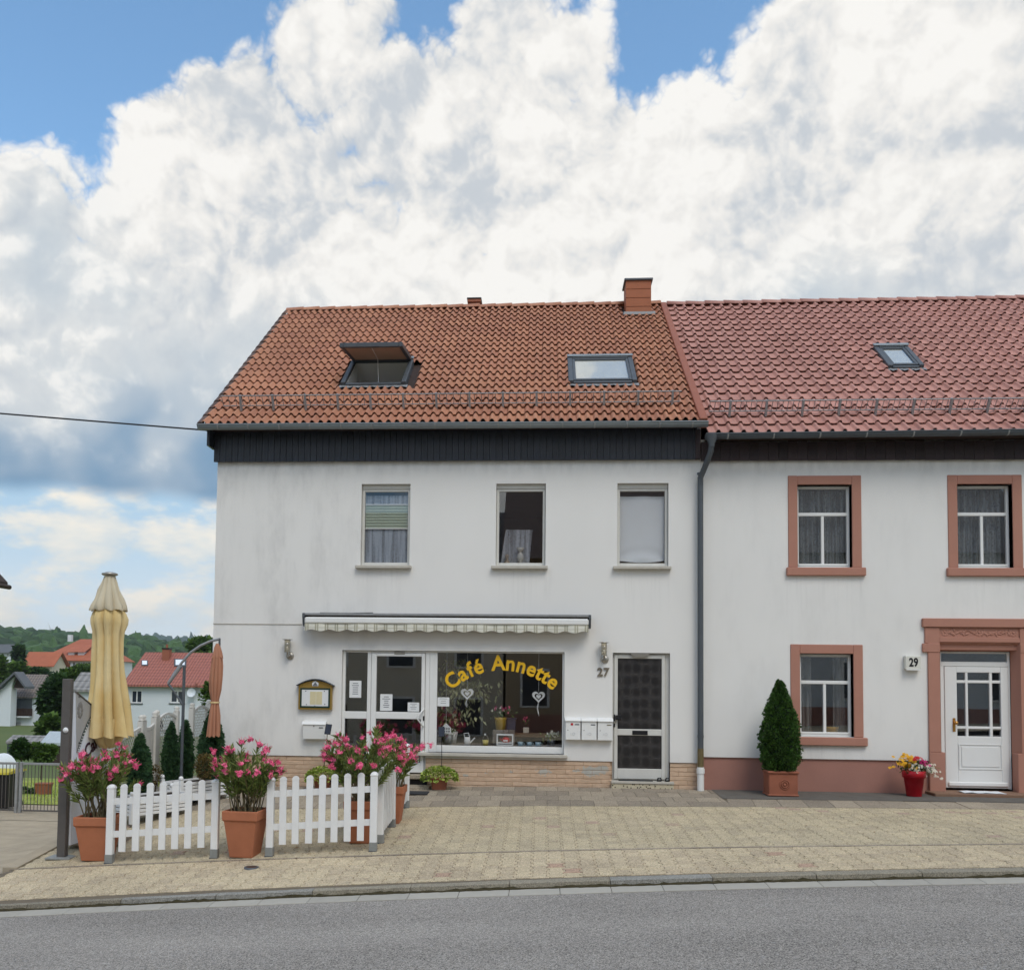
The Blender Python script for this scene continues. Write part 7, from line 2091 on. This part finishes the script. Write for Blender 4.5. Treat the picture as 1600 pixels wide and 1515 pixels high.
# sheds above the gate
gable_house('garden_shed', 'dark wooden shed with pale metal roof behind the bushes', 40, M['brown_wood'], pm('metal_sheet', (.45, .50, .53), .5, .2, var=.2), 1160, 1142, 1200, 70, 96, 1.6, 63, 98, [], over=.25, group='sheds behind the bushes')
gable_house('lean_to', 'low grey lean-to with corrugated roof under the white house', 46, M['zinc_dark'], m_gc, 1158, 1148, 1195, 10, 66, 1.2, 9, 68, [], over=.25, group='sheds behind the bushes')
gable_house('brick_shed', 'small brown shed roof between the sheds and the sign post', 60, M['brown_wood'], M['roof_grey'], 1136, 1128, 1160, 66, 100, 2, 62, 102, [], over=.2, group='sheds behind the bushes')
# greenhouse tunnel
Yt = 21; c = P(10, 1196, Yt); r = P(29, 1196, Yt).x-P(8, 1196, Yt).x
e = thing('polytunnel', 'white plastic garden tunnel behind the bin', 'polytunnel', (c.x, Yt, c.z))
mb = MB(); vs = []; fs = []
for y in (Yt-2.5, Yt):
    for i in range(13): an = math.pi*i/12; vs.append((P(29, 1196, Yt).x-r*1.1+math.cos(an)*r*1.1, y, c.z-.3+math.sin(an)*(P(10, 1176, Yt).z-c.z+.3)))
for i in range(12): fs.append((i, i+1, i+14, i+13))
mb.add(vs, fs, True); mb.build('cover', M['cloth_white'], e, fix=False)
mb = MB().tube([vs[i] for i in range(13)], .03, 6); mb.build('hoop', M['galv'], e); mb = MB(); mb.add(vs[13:], [tuple(range(13))]); mb.build('end_sheet', M['sign_grey'], e)
# eave of the neighbour at the left edge
Ye = 11.0; xe = P(12, 915, Ye).x; ze = P(5, 918, Ye).z
e = thing('left_neighbour_house', 'dark eave corner of the neighbouring house at the left edge', 'house', (xe-4, Ye, -2))
MB().box(xe-8, xe-.9, Ye-9, Ye-.3, -3, ze+.1).build('wall', M['far_cream'], e)
sl = .75
mb = MB(); vs = [(xe, Ye, ze), (xe, Ye-9.5, ze), (xe-4.5, Ye-9.5, ze+4.5*sl*1.35), (xe-4.5, Ye, ze+4.5*sl*1.35), (xe-9, Ye, ze), (xe-9, Ye-9.5, ze)]
mb.add(vs+[(x, y, z+.16) for x, y, z in vs], [(0, 1, 2, 3), (3, 2, 5, 4), (6, 7, 8, 9), (9, 8, 11, 10), (0, 3, 9, 6), (3, 4, 10, 9), (0, 1, 7, 6)]); mb.build('roof', M['brown_wood'], e)
MB().tube([(xe+.03, Ye+.05, ze+.02), (xe+.03, Ye-9.6, ze+.02)], .07, 8).build('gutter', M['brown_wood'], e)

# ================================================================== trees of the valley
def tree(label, px0, py_c, wpx, hpx, Y, mat, n, size, base_z=None, name='leafy_tree', group='trees in the valley'):
    c = P(px0, py_c, Y); k = (Y-CAM.y)/FPX; rx, rz = wpx*k/2, hpx*k/2; zb_ = c.z-rz-2.5 if base_z is None else base_z
    e = thing(name, label, 'tree', (c.x, Y, zb_), group)
    mb = MB(); mb.tube([(c.x, Y, zb_), (c.x+.1*rx, Y, c.z-rz*.4), (c.x, Y, c.z+rz*.3)], [rx*.09, rx*.06, rx*.02], 7)
    for i in range(9):
        d = rdir(); mb.tube([(c.x, Y, c.z-rz*random.uniform(.1, .6)), (c.x+d.x*rx*.7, Y+d.y*rx*.7, c.z+d.z*rz*.6)], [rx*.035, rx*.01], 5, caps=False)
    mb.build('trunk', M['bark'], e, fix=False)
    cl = [(rdir()*random.uniform(.35, .75), random.uniform(.26, .46)) for _ in range(16)]
    mb = MB()
    def f():
        o, r0 = random.choice(cl); d = rdir(); v = o+d*r0*random.uniform(.72, 1.05)
        return Vector((c.x+v.x*rx, Y+v.y*rx, c.z+v.z*rz)), d+Vector((0, 0, .35))
    leafcloud(mb, n, f, size, .75, .15); tag(mb.build('crown', mat, e, fix=False), kind='stuff')
random.seed(71)
tree('big dark tree between the white house and the sign post', 88, 1097, 40, 82, 62, M['leaf_dark'], 4200, .75)
tree('lighter green tree low down left of the sign post', 76, 1142, 34, 44, 56, M['leaf_mid'], 1800, .6)
tree('mid green tree right of the dark tree, behind the shed', 101, 1068, 30, 36, 66, M['leaf_mid'], 2000, .7)
tree('light green tree below the low red roof', 26, 1047, 26, 16, 120, M['leaf_mid'], 1300, 1.0)
tree('green tree in front of the hipped building', 134, 1050, 36, 12, 120, M['leaf_mid'], 1400, 1.0)
tree('dark green tree below the hipped building', 62, 1055, 36, 14, 125, M['leaf_dark'], 1500, 1.0)
tree('dark slim tree left of the low red roof', 29, 1025, 12, 30, 165, M['leaf_dark'], 700, 1.2)
tree('green tree behind the red tiled village house', 318, 1012, 40, 20, 110, M['leaf_mid'], 1200, 1.1)
tree('bushy tree between the far houses at the left edge', -6, 1046, 26, 40, 110, M['leaf_mid'], 1000, .9)

# ================================================================== wooded hills
def hill(name, label, Y0, Y1, crest, mat_g, mat_t, lump, n, seed, xr):
    """crest = [(px, py)] skyline; ground rises from Y0 to the crest at Y1"""
    random.seed(seed)
    crest = sorted(crest)
    def zc(x):
        # skyline height at world x for plane Y1
        pts = [(P(a, b, Y1).x, P(a, b, Y1).z) for a, b in crest]
        if x <= pts[0][0]: return pts[0][1]
        for (xa, za), (xb, zb_) in zip(pts, pts[1:]):
            if x <= xb: return za+(zb_-za)*(x-xa)/(xb-xa)
        return pts[-1][1]
    xa, xb = xr; mb = MB(); nx_, ny_ = 40, 10; vs = []; fs = []
    def hz(x, t): return (-14)+(zc(x)-lump*1.2+14)*math.sin(t*math.pi/2)
    for j in range(ny_+4):
        for i in range(nx_+1):
            x = xa+(xb-xa)*i/nx_; t = min(1.25, j/ny_); y = Y0+(Y1-Y0)*t
            vs.append((x, y, hz(x, t) if t <= 1 else hz(x, 1)-(t-1)*30))
    for j in range(ny_+3):
        for i in range(nx_): a0 = j*(nx_+1)+i; fs.append((a0, a0+1, a0+nx_+2, a0+nx_+1))
    mb.add(vs, fs, True); g = mb.build(name, mat_g); tag(g, label, 'hill', kind='structure')
    bm = bmesh.new(); bmesh.ops.create_icosphere(bm, subdivisions=2, radius=1); base = [v.co.copy() for v in bm.verts]; faces = [tuple(v.index for v in f.verts) for f in bm.faces]; bm.free()
    shapes = []
    for k in range(6):
        ph = [random.random()*6 for _ in range(6)]
        shapes.append([v*(1+.16*math.sin(v.x*5+ph[0])*math.sin(v.y*5+ph[1])+.14*math.sin(v.z*7+ph[2]+v.x*3)+random.uniform(-.08, .08)) for v in base])
    mb = MB()
    for _ in range(n):
        x = random.uniform(xa, xb); t = random.uniform(.02, 1.02)**.8; y = Y0+(Y1-Y0)*t; r = lump*random.uniform(.55, 1.15); sh = random.choice(shapes)
        hgt = random.choice((.9, 1.0, 1.1, 1.25, 1.6 if random.random() < .25 else 1.0))
        z = hz(x, min(t, 1)); tp = hgt > 1.5
        vs = []
        for v in sh:
            w = (1-.75*max(0, v.z)) if tp else 1
            vs.append((x+v.x*r*w*(.7 if tp else 1), y+v.y*r*w*(.7 if tp else 1), z+r*.55+v.z*r*hgt))
        mb.add(vs, faces, False)
    o = mb.build(name+'_trees', mat_t, fix=False); tag(o, label+', covered in trees', 'forest', kind='stuff')
hill('near_hill', 'dark green wooded ridge behind the village', 300, 760, [(-300, 975), (-60, 983), (0, 985), (40, 988), (80, 996), (100, 1002), (150, 995), (180, 998), (240, 1001), (300, 1012), (500, 1022)], M['earth'], M['forest'], 7.5, 2600, 81, (-560, -60))
hill('middle_hill', 'wooded slope right of the yellow parasol', 500, 1150, [(100, 1004), (180, 999), (235, 1000), (250, 1006), (330, 1015), (600, 1025)], M['earth'], M['forest'], 9, 1500, 82, (-700, 0))
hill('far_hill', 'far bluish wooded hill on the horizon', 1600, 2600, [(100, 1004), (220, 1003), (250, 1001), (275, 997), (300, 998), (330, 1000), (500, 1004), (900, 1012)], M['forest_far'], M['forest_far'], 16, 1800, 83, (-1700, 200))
q = P(80, 996, 1200); top = P(80, 982.5, 1200)
e = thing('wind_turbine', 'white wind turbine on the wooded ridge', 'wind turbine', (q.x, 1200, 20))
MB().tube([(q.x, 1200, 5), (q.x, 1200, top.z)], [1.6, .9], 8).build('tower', M['far_white'], e)
for k in range(3):
    an = R(90+22+k*120); MB().tube([(top.x, 1198, top.z), (top.x+9.5*math.cos(an), 1198, top.z+9.5*math.sin(an))], [.75, .25], 6).build('blade', M['far_white'], e)
MB().box(top.x-.9, top.x+.9, 1197.5, 1202, top.z-.9, top.z+.9, .2).build('nacelle', M['far_white'], e)

# ================================================================== houses across the road (seen only as reflections in the panes)
random.seed(91)
def across(name, label, x0, x1, wallm, roofm, he):
    Yf = -21.0; z0 = min(zk(x0), zk(x1)); e = thing(name, label, 'house', ((x0+x1)/2, Yf, z0), 'houses across the road')
    mb = MB(); mb.box(x0, x1, Yf-9, Yf, z0-.5, z0+he); mb.build('wall', wallm, e)
    MB().box(x0-.01, x1+.01, Yf, Yf+.04, z0-.5, z0+.75).build('plinth', M['plinth29'], e)
    mb = MB(); a0, a1 = x0-.2, x1+.2; zt = z0+he
    vs = [(a0, Yf+.5, zt-.15), (a1, Yf+.5, zt-.15), (a1, Yf-4.5, zt+3.9), (a0, Yf-4.5, zt+3.9), (a0, Yf-9.5, zt-.15), (a1, Yf-9.5, zt-.15)]
    mb.add(vs, [(0, 1, 2, 3), (3, 2, 5, 4), (0, 3, 4), (1, 5, 2)]); mb.build('roof', roofm, e, fix=False)
    n = int((x1-x0)/2.3)
    for i in range(n):
        x = x0+(x1-x0)*(i+.5)/n
        for zz in (1.1, 3.75):
            if i == n//2 and zz < 2: MB().box(x-.55, x+.55, Yf, Yf+.05, z0, z0+2.2).build('door', M['brown_wood'], e); continue
            o = MB().box(x-.58, x+.58, Yf, Yf+.06, z0+zz-.08, z0+zz+1.45).build('window', M['pvc'], e); MB().box(x-.48, x+.48, Yf+.055, Yf+.07, z0+zz, z0+zz+1.36).build('pane', M['far_glass'], o)
across('beige_house', 'beige house with brown roof across the road, left', -15, -1.5, M['far_cream'], M['roof_grey'], 6.8)
across('tan_house', 'tan house with dark red roof across the road, middle', -1.4, 7.8, pm('tan_render', (.42, .33, .22), .9, var=.08), pm('brown_roof', (.12, .085, .075), .8, var=.2), 7.0)
across('grey_house', 'grey house with slate roof across the road, right', 7.9, 19, M['far_white'], M['roof_slate'], 6.8)

# ================================================================== haze : one thin closed box of air round the whole place
mb = MB().box(-3060, 3060, -2060, 3060, -70, 170)
hz_o = mb.build('haze', None)
hm = bpy.data.materials.new('thin_air'); hm.use_nodes = True; nt = hm.node_tree; nt.nodes.clear()
ho = nt.nodes.new('ShaderNodeOutputMaterial'); pv = nt.nodes.new('ShaderNodeVolumePrincipled')
pv.inputs['Color'].default_value = (.80, .88, .97, 1); pv.inputs['Density'].default_value = .00015; pv.inputs['Anisotropy'].default_value = .1
nt.links.new(pv.outputs[0], ho.inputs['Volume'])
hz_o.data.materials.clear(); hz_o.data.materials.append(hm)
tag(hz_o, 'thin pale haze over the valley', 'haze', kind='stuff')
